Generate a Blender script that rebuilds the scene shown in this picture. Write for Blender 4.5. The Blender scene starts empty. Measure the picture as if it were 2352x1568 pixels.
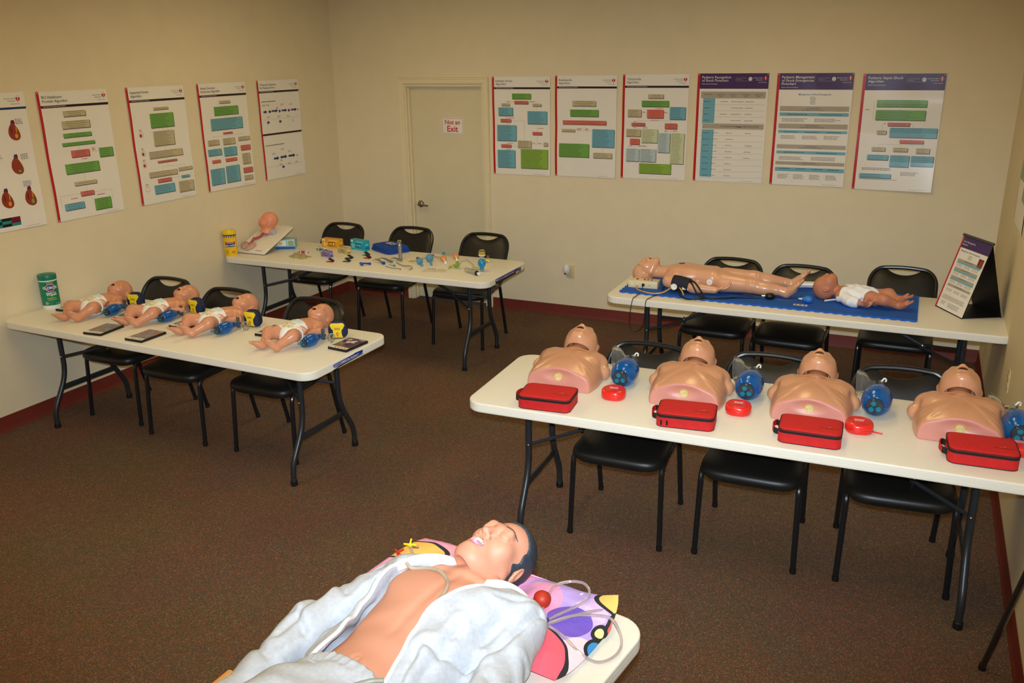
import bpy, bmesh, math, random
import numpy as np
from mathutils import Vector, Matrix, Euler
random.seed(7)
SC = bpy.context.scene
COL = SC.collection
PI = math.pi

# ---------------------------------------------------------------- camera
cam_d = bpy.data.cameras.new('camera')
cam_d.sensor_width = 36.0
cam_d.lens = 1996.356 / 2352.0 * 36.0
cam_d.clip_start = 0.05
cam = bpy.data.objects.new('camera', cam_d)
COL.objects.link(cam)
CAM = Vector((5.19656, -7.14617, 2.26995))
RX = Vector((0.90708092, 0.42072352, -0.01399695))
UP = Vector((-0.11923941, 0.28868477, 0.94997004))
FW = Vector((-0.40371545, 0.86003071, -0.31202727))
cam.matrix_world = Matrix(((RX.x, UP.x, -FW.x, CAM.x), (RX.y, UP.y, -FW.y, CAM.y), (RX.z, UP.z, -FW.z, CAM.z), (0, 0, 0, 1)))
SC.camera = cam

# ---------------------------------------------------------------- world, flash, exposure
wd = bpy.data.worlds.new('world'); SC.world = wd; wd.use_nodes = True
wd.node_tree.nodes['Background'].inputs[0].default_value = (1, .85, .65, 1)
wd.node_tree.nodes['Background'].inputs[1].default_value = 0.02
RXm0 = lambda a: Matrix.Rotation(a, 4, 'X')
FLASH_W = 640
fl = bpy.data.lights.new('camera_flash', 'SPOT')
fl.energy = FLASH_W; fl.shadow_soft_size = 0.03; fl.color = (.76, .88, 1.0)
fl.spot_size = math.radians(98); fl.spot_blend = 1.0
flo = bpy.data.objects.new('camera_flash', fl); COL.objects.link(flo)
fpos = CAM + UP * 0.10 - FW * 0.02
flo.matrix_world = Matrix.Translation(fpos) @ cam.matrix_world.to_3x3().to_4x4() @ RXm0(math.radians(-2.5)) @ Matrix.Diagonal((1, .54, 1, 1))
CEIL_W = 6.5
SC.view_settings.view_transform = 'Standard'
SC.view_settings.look = 'None'
SC.view_settings.gamma = 1.0
SC.view_settings.use_curve_mapping = False
SC.view_settings.exposure = 0.12

# ---------------------------------------------------------------- materials
def lin(c):
    return tuple((v / 255 / 12.92) if v / 255 <= .04045 else ((v / 255 + .055) / 1.055) ** 2.4 for v in c)
_M = {}
def mat(name, rgb, rough=.5, metal=0, var=.04, scale=40, bump=0, bscale=200, trans=0, ior=1.45, coat=0, sss=0, emit=0, alpha=1, spec=.5):
    if name in _M: return _M[name]
    m = bpy.data.materials.new(name); m.use_nodes = True
    nt = m.node_tree; b = nt.nodes['Principled BSDF']
    c = lin(rgb)
    tc = nt.nodes.new('ShaderNodeTexCoord')
    nz = nt.nodes.new('ShaderNodeTexNoise'); nz.inputs['Scale'].default_value = scale; nz.inputs['Detail'].default_value = 3
    nt.links.new(tc.outputs['Object'], nz.inputs['Vector'])
    rp = nt.nodes.new('ShaderNodeValToRGB')
    rp.color_ramp.elements[0].position = .3; rp.color_ramp.elements[1].position = .7
    rp.color_ramp.elements[0].color = tuple(v * (1 - var) for v in c) + (1,)
    rp.color_ramp.elements[1].color = tuple(min(1, v * (1 + var)) for v in c) + (1,)
    nt.links.new(nz.outputs['Fac'], rp.inputs[0]); nt.links.new(rp.outputs[0], b.inputs['Base Color'])
    b.inputs['Roughness'].default_value = rough; b.inputs['Metallic'].default_value = metal
    b.inputs['Specular IOR Level'].default_value = spec
    b.inputs['IOR'].default_value = ior
    if trans: b.inputs['Transmission Weight'].default_value = trans
    if coat: b.inputs['Coat Weight'].default_value = coat; b.inputs['Coat Roughness'].default_value = .15
    if sss:
        b.inputs['Subsurface Weight'].default_value = sss
        b.inputs['Subsurface Radius'].default_value = (.012, .005, .003)
    if emit:
        b.inputs['Emission Color'].default_value = c + (1,); b.inputs['Emission Strength'].default_value = emit
    if alpha < 1: b.inputs['Alpha'].default_value = alpha
    if bump:
        n2 = nt.nodes.new('ShaderNodeTexNoise'); n2.inputs['Scale'].default_value = bscale; n2.inputs['Detail'].default_value = 2
        nt.links.new(tc.outputs['Object'], n2.inputs['Vector'])
        bp = nt.nodes.new('ShaderNodeBump'); bp.inputs['Strength'].default_value = bump; bp.inputs['Distance'].default_value = .002
        nt.links.new(n2.outputs['Fac'], bp.inputs['Height']); nt.links.new(bp.outputs[0], b.inputs['Normal'])
    _M[name] = m
    return m

# ---------------------------------------------------------------- mesh builder
class MB:
    def __init__(s): s.v = []; s.f = []; s.m = []; s.sm = []
    def add(s, vs, fs, mi=0, smooth=True, X=None):
        o = len(s.v)
        if X is not None: vs = [tuple(X @ Vector(p)) for p in vs]
        s.v.extend([tuple(p) for p in vs])
        for f in fs: s.f.append(tuple(i + o for i in f)); s.m.append(mi); s.sm.append(smooth)
        return s
    def box(s, c, d, mi=0, X=None):
        x, y, z = d[0] / 2, d[1] / 2, d[2] / 2
        v = [(c[0] + a * x, c[1] + b * y, c[2] + e * z) for e in (-1, 1) for b in (-1, 1) for a in (-1, 1)]
        return s.add(v, [(0, 2, 3, 1), (4, 5, 7, 6), (0, 1, 5, 4), (2, 6, 7, 3), (0, 4, 6, 2), (1, 3, 7, 5)], mi, False, X)
    def rings(s, rs, mi=0, smooth=True, cap0=True, cap1=True, closed=True, X=None):
        n = len(rs[0]); v = [p for r in rs for p in r]; f = []
        for i in range(len(rs) - 1):
            for j in range(n if closed else n - 1):
                a = i * n + j; b = i * n + (j + 1) % n
                f.append((a, b, b + n, a + n))
        if cap0: f.append(tuple(range(n - 1, -1, -1)))
        if cap1: f.append(tuple(range((len(rs) - 1) * n, len(rs) * n)))
        return s.add(v, f, mi, smooth, X)
    def tube(s, pts, r, n=10, mi=0, closed=False, X=None, caps=True, flat=1.0):
        P = [Vector(p) for p in pts]; m = len(P)
        rr = r if isinstance(r, (list, tuple)) else [r] * m
        T = []
        for i in range(m):
            if closed: t = P[(i + 1) % m] - P[i - 1]
            else: t = P[min(i + 1, m - 1)] - P[max(i - 1, 0)]
            T.append(t.normalized())
        a = Vector((0, 0, 1)) if abs(T[0].z) < .9 else Vector((1, 0, 0))
        N = (a - T[0] * a.dot(T[0])).normalized()
        rs = []
        for i in range(m):
            N = (N - T[i] * N.dot(T[i])).normalized(); B = T[i].cross(N)
            rs.append([tuple(P[i] + (N * math.cos(k * 2 * PI / n) + B * math.sin(k * 2 * PI / n) * flat) * rr[i]) for k in range(n)])
        if closed: rs.append(rs[0])
        return s.rings(rs, mi, True, caps and not closed, caps and not closed, X=X)
    def lathe(s, prof, n=20, mi=0, X=None, caps=True, smooth=True):
        rs = [[(r * math.cos(k * 2 * PI / n), r * math.sin(k * 2 * PI / n), z) for k in range(n)] for r, z in prof]
        return s.rings(rs, mi, smooth, caps, caps, X=X)
    def ell(s, c, r, n=16, m=10, mi=0, X=None):
        if not isinstance(r, (tuple, list)): r = (r, r, r)
        rs = []
        for i in range(m + 1):
            t = -PI / 2 + PI * (i + .001) / (m + .002)
            rs.append([(c[0] + r[0] * math.cos(t) * math.cos(k * 2 * PI / n), c[1] + r[1] * math.cos(t) * math.sin(k * 2 * PI / n), c[2] + r[2] * math.sin(t)) for k in range(n)])
        return s.rings(rs, mi, True, True, True, X=X)
    def slab(s, w, d, h, rc, re=0, seg=5, eseg=3, mi=0, X=None, z0=0, outline=None, side=None):
        """rounded-rectangle slab, corner radius rc, edge radius re, base at z0"""
        O = outline or rrect(w, d, rc, seg)
        def inset(o, a):
            n = len(o); out = []
            for i in range(n):
                p = Vector(o[i - 1]); q = Vector(o[i]); r_ = Vector(o[(i + 1) % n])
                t = (r_ - p); t.normalize(); nn = Vector((-t.y, t.x)); out.append((q.x + nn.x * a, q.y + nn.y * a))
            return out
        rs = []
        if re > 0:
            for k in range(eseg + 1):
                a = PI / 2 * k / eseg; rs.append((re * (1 - math.sin(a)), z0 + re * (1 - math.cos(a))))
            if side: rs += [(i_, z0 + z_) for i_, z_ in side]
            for k in range(eseg + 1):
                a = PI / 2 * k / eseg; rs.append((re * (1 - math.cos(a)), z0 + h - re * (1 - math.sin(a))))
        else: rs = [(0, z0)] + ([(i_, z0 + z_) for i_, z_ in side] if side else []) + [(0, z0 + h)]
        R = [[(x, y, z) for x, y in (inset(O, i) if i else O)] for i, z in rs]
        return s.rings(R, mi, True, X=X)
    def prism(s, o, z0, z1, mi=0, X=None):
        n = len(o)
        v = [(x, y, z0) for x, y in o] + [(x, y, z1) for x, y in o]
        f = [(i, (i + 1) % n, (i + 1) % n + n, i + n) for i in range(n)] + [tuple(range(n - 1, -1, -1)), tuple(range(n, 2 * n))]
        return s.add(v, f, mi, False, X)
    def mesh(s, name, mats):
        me = bpy.data.meshes.new(name)
        me.from_pydata(s.v, [], s.f)
        for m in (mats if isinstance(mats, (list, tuple)) else [mats]): me.materials.append(m)
        me.polygons.foreach_set('material_index', s.m)
        me.polygons.foreach_set('use_smooth', s.sm)
        me.update()
        bm = bmesh.new(); bm.from_mesh(me)
        bmesh.ops.recalc_face_normals(bm, faces=bm.faces); bm.to_mesh(me); bm.free()
        return me
    def build(s, name, mats, parent=None, loc=None, rot=None, sharp=35):
        me = s.mesh(name, mats)
        if sharp: me.set_sharp_from_angle(angle=math.radians(sharp))
        return link(name, me, parent, loc, rot)
def link(name, me, parent=None, loc=None, rot=None):
    o = bpy.data.objects.new(name, me); COL.objects.link(o)
    if parent is not None: o.parent = parent
    if loc is not None: o.location = loc
    if rot is not None: o.rotation_euler = rot
    return o
def thing(name, label, cat, loc=(0, 0, 0), rz=0, group=None):
    o = bpy.data.objects.new(name, None); COL.objects.link(o); o.empty_display_size = .05
    o.location = loc; o.rotation_euler = (0, 0, rz)
    return tag(o, label, cat, group)
def tag(o, label, cat, group=None):
    o['label'] = label; o['category'] = cat
    if group: o['group'] = group
    return o
def struct(name, mb, mats, sharp=35):
    o = mb.build(name, mats, sharp=sharp); o['kind'] = 'structure'; return o
def dup(root, loc=None, rz=None, label=None, group=None):
    def cp(o, par):
        c = o.copy(); COL.objects.link(c); c.parent = par
        for ch in kids(o): cp(ch, c)
        return c
    r = cp(root, None)
    if loc is not None: r.location = loc
    if rz is not None: r.rotation_euler = (0, 0, rz)
    if label: r['label'] = label
    if group: r['group'] = group
    return r
def kids(o): return [c for c in bpy.data.objects if c.parent == o]
def rrect(w, d, r, seg=5):
    o = []
    for cx, cy, a0 in ((w / 2 - r, d / 2 - r, 0), (-w / 2 + r, d / 2 - r, 90), (-w / 2 + r, -d / 2 + r, 180), (w / 2 - r, -d / 2 + r, 270)):
        for k in range(seg + 1):
            a = math.radians(a0 + 90 * k / seg); o.append((cx + r * math.cos(a), cy + r * math.sin(a)))
    return o
def spline(pts, n=6, closed=False):
    P = [Vector(p) for p in pts]; m = len(P); out = []
    for i in range(m if closed else m - 1):
        p1, p2 = P[i], P[(i + 1) % m]
        p0 = P[i - 1] if (closed or i > 0) else p1 * 2 - p2
        p3 = P[(i + 2) % m] if (closed or i + 2 < m) else p2 * 2 - p1
        for k in range(n):
            t = k / n
            out.append(.5 * ((2 * p1) + (p2 - p0) * t + (2 * p0 - 5 * p1 + 4 * p2 - p3) * t * t + (3 * p1 - p0 - 3 * p2 + p3) * t ** 3))
    if not closed: out.append(P[-1])
    return out
def fillet(pts, r, seg=5):
    P = [Vector(p) for p in pts]; out = [P[0]]
    for i in range(1, len(P) - 1):
        a = (P[i - 1] - P[i]); b = (P[i + 1] - P[i]); rr = min(r, a.length * .49, b.length * .49)
        A = P[i] + a.normalized() * rr; B = P[i] + b.normalized() * rr
        for k in range(seg + 1):
            t = k / seg; out.append(A * (1 - t) ** 2 + P[i] * 2 * t * (1 - t) + B * t * t)
    out.append(P[-1]); return out
TR = Matrix.Translation
def RXm(a): return Matrix.Rotation(a, 4, 'X')
def RYm(a): return Matrix.Rotation(a, 4, 'Y')
def RZm(a): return Matrix.Rotation(a, 4, 'Z')
def SCm(x, y, z): return Matrix.Diagonal((x, y, z, 1))

# text as flat mesh: returns list of 2D verts, faces (height-normalised: cap height ~ .7*size)
_T = {}
def text2d(s, size=1, bold=0, align='LEFT', res=2):
    key = (s, bold, res)
    if key not in _T:
        cu = bpy.data.curves.new('t', 'FONT'); cu.body = s; cu.size = 1; cu.offset = bold; cu.resolution_u = res
        ob = bpy.data.objects.new('t', cu); COL.objects.link(ob)
        dg = bpy.context.evaluated_depsgraph_get(); dg.update()
        me = bpy.data.meshes.new_from_object(ob.evaluated_get(dg))
        _T[key] = ([(v.co.x, v.co.y) for v in me.vertices], [tuple(p.vertices) for p in me.polygons])
        bpy.data.objects.remove(ob); bpy.data.curves.remove(cu); bpy.data.meshes.remove(me)
    V, F = _T[key]
    if not V: return [], []
    xs = [v[0] for v in V]; w = max(xs) - min(xs); x0 = min(xs)
    off = {'LEFT': 0, 'CENTER': -w / 2, 'RIGHT': -w}[align]
    return [((x - x0 + off) * size, y * size) for x, y in V], F
def textw(s, size, bold=0):
    V, F = text2d(s, size, bold)
    return max([v[0] for v in V] or [0])
# ---------------------------------------------------------------- implicit-surface sculpting (distance fields -> surface nets)
def s_ell(P, c, r, rot=None):
    d = P - np.array(c, np.float32)
    if rot is not None: d = d @ np.array(rot, np.float32)
    r = np.array(r, np.float32)
    k0 = np.sqrt(((d / r) ** 2).sum(-1)); k1 = np.sqrt(((d / (r * r)) ** 2).sum(-1))
    return k0 * (k0 - 1) / np.maximum(k1, 1e-6)
def s_cone(P, a, b, ra, rb):
    a = np.array(a, np.float32); b = np.array(b, np.float32)
    ba = b - a; l2 = float(ba @ ba)
    t = np.clip(((P - a) @ ba) / max(l2, 1e-9), 0, 1)
    d = P - a - t[..., None] * ba
    return np.sqrt((d * d).sum(-1)) - (ra + (rb - ra) * t)
def s_box(P, c, h, r=0, rot=None):
    d = P - np.array(c, np.float32)
    if rot is not None: d = d @ np.array(rot, np.float32)
    q = np.abs(d) - (np.array(h, np.float32) - r)
    return np.sqrt((np.maximum(q, 0) ** 2).sum(-1)) + np.minimum(q.max(-1), 0) - r
def s_tor(P, c, R, r, rot=None):
    d = P - np.array(c, np.float32)
    if rot is not None: d = d @ np.array(rot, np.float32)
    q = np.sqrt(d[..., 0] ** 2 + d[..., 1] ** 2) - R
    return np.sqrt(q * q + d[..., 2] ** 2) - r
def smin(a, b, k):
    h = np.maximum(k - np.abs(a - b), 0) / k
    return np.minimum(a, b) - h * h * k * .25
def smax(a, b, k): return -smin(-a, -b, k)
def rotm(x=0, y=0, z=0):
    return np.array(Euler((math.radians(x), math.radians(y), math.radians(z))).to_matrix(), np.float32)
def sdf_mesh(fn, lo, hi, h, smooth=1):
    lo = np.array(lo, np.float32); hi = np.array(hi, np.float32)
    n = np.ceil((hi - lo) / h).astype(int) + 1
    ax = [lo[i] + h * np.arange(n[i], dtype=np.float32) for i in range(3)]
    P = np.stack(np.meshgrid(*ax, indexing='ij'), -1)
    F = fn(P)
    S = F < 0
    cells = np.zeros(tuple(n - 1), np.int8)
    for dx in (0, 1):
        for dy in (0, 1):
            for dz in (0, 1):
                cells += S[dx:n[0] - 1 + dx, dy:n[1] - 1 + dy, dz:n[2] - 1 + dz]
    act = (cells > 0) & (cells < 8)
    idx = -np.ones(act.shape, np.int64); A = np.argwhere(act); idx[act] = np.arange(len(A))
    acc = np.zeros((len(A), 3), np.float64); cnt = np.zeros(len(A))
    cor = [(x, y, z) for x in (0, 1) for y in (0, 1) for z in (0, 1)]
    for a in cor:
        for ax_ in range(3):
            if a[ax_]: continue
            b = list(a); b[ax_] = 1
            fa = F[A[:, 0] + a[0], A[:, 1] + a[1], A[:, 2] + a[2]]; fb = F[A[:, 0] + b[0], A[:, 1] + b[1], A[:, 2] + b[2]]
            m = (fa < 0) != (fb < 0)
            t = np.where(m, fa / np.where(m, fa - fb, 1), 0)
            p = np.tile(np.array(a, float), (len(A), 1)); p[:, ax_] += t
            acc[m] += p[m]; cnt[m] += 1
    V = lo + h * (A + acc / np.maximum(cnt, 1)[:, None])
    Q = []
    for ax_ in range(3):
        o1, o2 = [(1, 2), (2, 0), (0, 1)][ax_]
        sl0 = [slice(None)] * 3; sl1 = [slice(None)] * 3
        sl0[ax_] = slice(0, -1); sl1[ax_] = slice(1, None)
        a = S[tuple(sl0)]; b = S[tuple(sl1)]
        E = np.argwhere(a != b)
        E = E[(E[:, o1] > 0) & (E[:, o2] > 0) & (E[:, o1] < n[o1] - 1) & (E[:, o2] < n[o2] - 1)]
        fl_ = a[E[:, 0], E[:, 1], E[:, 2]]
        def at(d1, d2):
            e = E.copy(); e[:, o1] += d1; e[:, o2] += d2
            return idx[e[:, 0], e[:, 1], e[:, 2]]
        q = np.stack([at(-1, -1), at(0, -1), at(0, 0), at(-1, 0)], 1)
        q[~fl_] = q[~fl_][:, ::-1]
        Q.append(q)
    Q = np.concatenate(Q)
    Q = Q[(Q >= 0).all(1)]
    for _ in range(smooth):
        acc = np.zeros_like(V); cnt = np.zeros(len(V))
        for i in range(4):
            np.add.at(acc, Q[:, i], V[Q[:, (i + 1) % 4]] + V[Q[:, (i + 3) % 4]]); np.add.at(cnt, Q[:, i], 2)
        V = V * .5 + acc / np.maximum(cnt, 1)[:, None] * .5
    return V, Q
def sdf_obj(name, fn, lo, hi, h, mats, parent=None, smooth=1, matfn=None):
    V, Q = sdf_mesh(fn, lo, hi, h, smooth)
    me = bpy.data.meshes.new(name)
    me.vertices.add(len(V)); me.vertices.foreach_set('co', V.astype(np.float32).ravel())
    me.loops.add(Q.size); me.loops.foreach_set('vertex_index', Q.astype(np.int32).ravel())
    me.polygons.add(len(Q)); me.polygons.foreach_set('loop_start', np.arange(0, Q.size, 4, dtype=np.int32))
    me.polygons.foreach_set('loop_total', np.full(len(Q), 4, np.int32))
    mats = mats if isinstance(mats, (list, tuple)) else [mats]
    for m in mats: me.materials.append(m)
    if matfn is not None:
        c = V[Q].mean(1); me.polygons.foreach_set('material_index', matfn(c).astype(np.int32))
    me.polygons.foreach_set('use_smooth', np.ones(len(Q), bool))
    me.update(calc_edges=True)
    return link(name, me, parent)
# ---------------------------------------------------------------- room shell
W, H_ROOM, YF = 5.755, 2.95, -9.0
def wall_mat():
    m = mat('wall_paint', (230, 217, 186), .62, var=.02, scale=6, bump=.25, bscale=160, spec=.3)
    return m
WM = wall_mat()
def carpet_mat():
    m = bpy.data.materials.new('carpet'); m.use_nodes = True; nt = m.node_tree; b = nt.nodes['Principled BSDF']
    tc = nt.nodes.new('ShaderNodeTexCoord')
    vo = nt.nodes.new('ShaderNodeTexVoronoi'); vo.inputs['Scale'].default_value = 300
    mp = nt.nodes.new('ShaderNodeMapping'); mp.inputs['Scale'].default_value = (1, .75, 1)
    nt.links.new(tc.outputs['Object'], mp.inputs[0]); nt.links.new(mp.outputs[0], vo.inputs['Vector'])
    sep = nt.nodes.new('ShaderNodeSeparateColor'); nt.links.new(vo.outputs['Color'], sep.inputs[0])
    rp = nt.nodes.new('ShaderNodeValToRGB'); rp.color_ramp.interpolation = 'CONSTANT'
    cols = [(0, (100, 80, 62)), (.3, (132, 95, 70)), (.5, (90, 86, 72)), (.68, (146, 90, 72)), (.82, (94, 91, 84)), (.92, (146, 125, 94))]
    el = rp.color_ramp.elements
    el[0].position = 0; el[0].color = lin(cols[0][1]) + (1,); el[1].position = cols[1][0]; el[1].color = lin(cols[1][1]) + (1,)
    for p_, c_ in cols[2:]:
        e = el.new(p_); e.color = lin(c_) + (1,)
    nt.links.new(sep.outputs[0], rp.inputs[0])
    nz = nt.nodes.new('ShaderNodeTexNoise'); nz.inputs['Scale'].default_value = 1.6; nz.inputs['Detail'].default_value = 6
    nt.links.new(tc.outputs['Object'], nz.inputs['Vector'])
    mx = nt.nodes.new('ShaderNodeMix'); mx.data_type = 'RGBA'; mx.blend_type = 'MULTIPLY'; mx.inputs[0].default_value = .35
    nt.links.new(rp.outputs[0], mx.inputs[6]); nt.links.new(nz.outputs['Color'], mx.inputs[7])
    nt.links.new(mx.outputs[2], b.inputs['Base Color'])
    b.inputs['Roughness'].default_value = .95; b.inputs['Specular IOR Level'].default_value = .1
    bp = nt.nodes.new('ShaderNodeBump'); bp.inputs['Strength'].default_value = .6; bp.inputs['Distance'].default_value = .003
    nt.links.new(vo.outputs['Distance'], bp.inputs['Height']); nt.links.new(bp.outputs[0], b.inputs['Normal'])
    return m
struct('floor', MB().box((W / 2, YF / 2, -.05), (W, -YF, .1)), carpet_mat())
struct('wall_left', MB().box((-.05, YF / 2, H_ROOM / 2), (.1, -YF + .2, H_ROOM)), WM)
struct('wall_right', MB().box((W + .05, YF / 2, H_ROOM / 2), (.1, -YF + .2, H_ROOM)), WM)
struct('wall_front', MB().box((W / 2, YF - .05, H_ROOM / 2), (W, .1, H_ROOM)), WM)
DL, DR, DT = .78, 1.593, 2.035      # door opening
wb = MB()
wb.box((DL / 2, .075, H_ROOM / 2), (DL, .15, H_ROOM)).box(((DR + W) / 2, .075, H_ROOM / 2), (W - DR, .15, H_ROOM)).box(((DL + DR) / 2, .075, (DT + H_ROOM) / 2), (DR - DL, .15, H_ROOM - DT))
struct('wall_back', wb, WM)
struct('ceiling', MB().box((W / 2, YF / 2, H_ROOM + .05), (W + .2, -YF + .2, .1)), mat('ceiling_tile', (226, 224, 215), .9, var=.03, scale=90))
BBM = mat('baseboard_vinyl', (108, 38, 24), .6, var=.05, scale=8)
def baseboard(name, a, b, nrm):
    a = Vector(a); b = Vector(b); n = Vector(nrm)
    prof = [(.0, .0), (.016, .0), (.0145, .004), (.009, .012), (.005, .022), (.004, .094), (.003, .098), (0, .099)]
    rs = [[tuple(p + n * d + Vector((0, 0, z))) for d, z in prof] for p in (a, b)]
    struct(name, MB().rings(rs, smooth=False), BBM)
baseboard('baseboard_left', (0, YF, 0), (0, 0, 0), (1, 0, 0))
baseboard('baseboard_back', (DR + .058, 0, 0), (W, 0, 0), (0, -1, 0))
baseboard('baseboard_corner', (0.004, 0, 0), (DL - .068, 0, 0), (0, -1, 0))
baseboard('baseboard_right', (W, YF, 0), (W, -.004, 0), (-1, 0, 0))
# door
CRM = mat('door_trim_paint', (232, 219, 184), .45, var=.015, scale=10)
dm = MB()
prof = [(0, 0), (0, .006), (.006, .016), (.018, .018), (.022, .014), (.04, .014), (.044, .019), (.056, .019), (.06, .012), (.06, 0)]
def casing(p, q, out):
    p = Vector(p); q = Vector(q); o = Vector(out)
    rs = [[tuple(e + o * a + Vector((0, -t, 0)) + k * a) for a, t in prof] for e, k in ((p, Vector((0, 0, 0)) if p.z < .1 else Vector((0, 0, 1)) * (1 if abs(o.x) else 0) + (Vector((-1, 0, 0)) if abs(o.z) and p.x < 1.1 else Vector((1, 0, 0)) if abs(o.z) else Vector())), (q, Vector((0, 0, 1)) if abs(o.x) else Vector((1, 0, 0))))]
    dm.rings(rs, smooth=False)
casing((DL, 0, 0), (DL, 0, DT), (-1, 0, 0)); casing((DR, 0, 0), (DR, 0, DT), (1, 0, 0)); casing((DL, 0, DT), (DR, 0, DT), (0, 0, 1))
# jamb lining and stops
dm.box((DL + .008, .075, DT / 2), (.016, .15, DT)).box((DR - .008, .075, DT / 2), (.016, .15, DT)).box(((DL + DR) / 2, .075, DT - .008), (DR - DL - .032, .15, .016))
dm.box((DL + .022, .052, DT / 2), (.012, .035, DT - .02)).box((DR - .022, .052, DT / 2), (.012, .035, DT - .02)).box(((DL + DR) / 2, .052, DT - .022), (DR - DL - .056, .035, .012))
struct('door_trim', dm, CRM).name = 'trim_1'
d1 = struct('door_1', MB().slab(DR - DL - .036, .04, 2.005, .002, 0, seg=1, X=TR(((DL + DR) / 2, .092, .008))), mat('door_paint', (222, 211, 178), .5, var=.015, scale=5, spec=.4))
CHR = mat('brushed_nickel', (150, 146, 138), .28, 1, var=.05)
hb = MB()
hx, hz, hy = .862, .93, .072
X = TR((hx, hy, hz)) @ RXm(PI / 2)
hb.lathe([(.0, 0), (.033, 0), (.034, .004), (.03, .012), (.016, .016), (.0125, .02), (.012, .045), (.0, .045)], 24, X=X)
hb.tube(fillet([(hx, hy - .04, hz), (hx, hy - .056, hz), (hx + .03, hy - .058, hz), (hx + .105, hy - .05, hz - .008)], .015), [.0115] * 8 + [.0115] * 4 + [.0095, .008][:2], 10)
o = hb.build('handle', CHR, d1); o['label'] = 'brushed metal lever handle'
# sign on the door
SG = thing('door_sign', 'white plastic sign reading Not an Exit in red letters on the door', 'sign', (1.238, .072, 1.663))
SW, SH_ = .222, .15
SXm = RXm(PI / 2)
MB().slab(SW, SH_, .003, .012, .0008, X=TR((0, 0, 0)) @ SXm).build('plate', mat('sign_white', (236, 232, 222), .3, var=.01), SG)
RED = mat('print_red', (196, 32, 30), .45, var=.02)
sb = MB()
o1 = rrect(SW - .012, SH_ - .012, .009); o2 = rrect(SW - .0165, SH_ - .0165, .007); n = len(o1)
sb.add([(x, 0, y) for x, y in o1 + o2], [(i, (i + 1) % n, (i + 1) % n + n, i + n) for i in range(n)], 0, False, TR((0, -.0034, 0)))
for s_, z_, sz in (('Not an', .017, .056), ('Exit', -.048, .074)):
    V, F = text2d(s_, sz, .018, 'CENTER', 3)
    sb.add([(x, -.0035, y + z_) for x, y in V], F, 0, False)
sb.build('lettering', RED, SG)

# ceiling light fixtures (above the frame)
LIGHT_AT = ['over the airway table', 'over the blue mat table', 'over the aisle beside the baby table', 'over the torso table', 'in the rear corner away from the tables', 'over the table with the adult manikin']
def troffer(x, y, i):
    t = thing('ceiling_light', 'recessed fluorescent ceiling panel ' + LIGHT_AT[i], 'ceiling light', (x, y, H_ROOM), 0, 'ceiling light panels')
    f = MB()
    for c, d in (((0, .6, -.006), (.62, .03, .014)), ((0, -.6, -.006), (.62, .03, .014)), ((.295, 0, -.006), (.03, 1.2, .014)), ((-.295, 0, -.006), (.03, 1.2, .014))): f.box(c, d)
    f.build('frame', mat('light_frame', (230, 228, 220), .5), t)
    d = MB().box((0, 0, -.004), (.56, 1.17, .006)).build('diffuser', mat('light_diffuser', (255, 225, 158), .5, var=0, emit=CEIL_W), t)
for i, (x, y) in enumerate([(1.5, -2.0), (4.3, -2.0), (1.5, -4.6), (4.3, -4.6), (1.5, -7.2), (4.3, -7.2)]): troffer(x, y, i)
# ---------------------------------------------------------------- folding tables
TL_, TW_, TH = 2.44, .749, .7247
TOPM = mat('table_plastic', (236, 232, 218), .38, var=.012, scale=60, bump=.12, bscale=900)
LEGM = mat('table_leg_steel', (58, 62, 66), .35, .55, var=.06, scale=30)
CAPM = mat('black_rubber', (14, 14, 15), .6, var=.05)
STEEL = mat('bright_steel', (190, 190, 188), .25, 1, var=.04)
def make_table():
    t = thing('folding_table', '', 'table')
    sd = [(0, .0155), (.0007, .0162), (0, .017), (0, .0275), (.0007, .0282), (0, .029)]
    MB().slab(TL_, TW_, .047, .085, .006, 8, 4, side=sd, z0=TH - .047).build('tabletop', TOPM, t, sharp=30)
    zt = TH - .047
    for sx in (-1, 1):
        x = sx * (TL_ / 2 - .245)
        # rail under the top
        MB().tube([(x, -.235, zt - .014), (x, .235, zt - .014)], .0125, 10).build('leg_rail', LEGM, t)
        for sy in (-1, 1):
            path = fillet([(x, sy * .165, zt - .01), (x, sy * .165, .33), (x, sy * .285, .12), (x, sy * .288, .012)], .09, 7)
            lg = MB().tube(path, .0162, 12).build('leg', LEGM, t)
            MB().lathe([(.0, 0), (.0185, 0), (.0195, .004), (.0195, .03), (.0165, .034), (0, .034)], 14, X=TR((x, sy * .288, 0))).build('foot_cap', CAPM, lg)
        # lower cross channel
        MB().slab(.012, .40, .034, .003, .002, 2, 2, X=TR((x, 0, .235))).build('crossbar', LEGM, t)
        # Y brace: two arms to a collar, one strut up to the top
        xi = x - sx * .235
        for sy in (-1, 1):
            a = MB().tube([(x - sx * .012, sy * .162, .455), (xi, sy * .012, .505)], .010, 8, flat=.55)
            a.build('brace_arm', LEGM, t)
            MB().ell((x - sx * .004, sy * .181, .455), (.007, .006, .007), 8, 6).build('rivet', STEEL, t)
        MB().tube([(xi + sx * .03, 0, .4985), (xi - sx * .33, 0, zt - .006)], .0125, 8, flat=.6).build('brace_strut', LEGM, t)
        MB().tube([(xi + sx * .012, 0, .502), (xi + sx * .018, 0, .501)], .026, 12, flat=.75).build('collar', STEEL, t)
    MB().box((0, -.30, zt - .008), (1.9, .022, .016)).box((0, .30, zt - .008), (1.9, .022, .016)).build('apron_rail', LEGM, t)
    return t
def table_pose(x, y, th):
    d = Vector((math.cos(th), math.sin(th), 0)); n = Vector((-d.y, d.x, 0))
    return Vector((x, y, 0)) + d * TL_ / 2 + n * TW_ / 2
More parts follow.
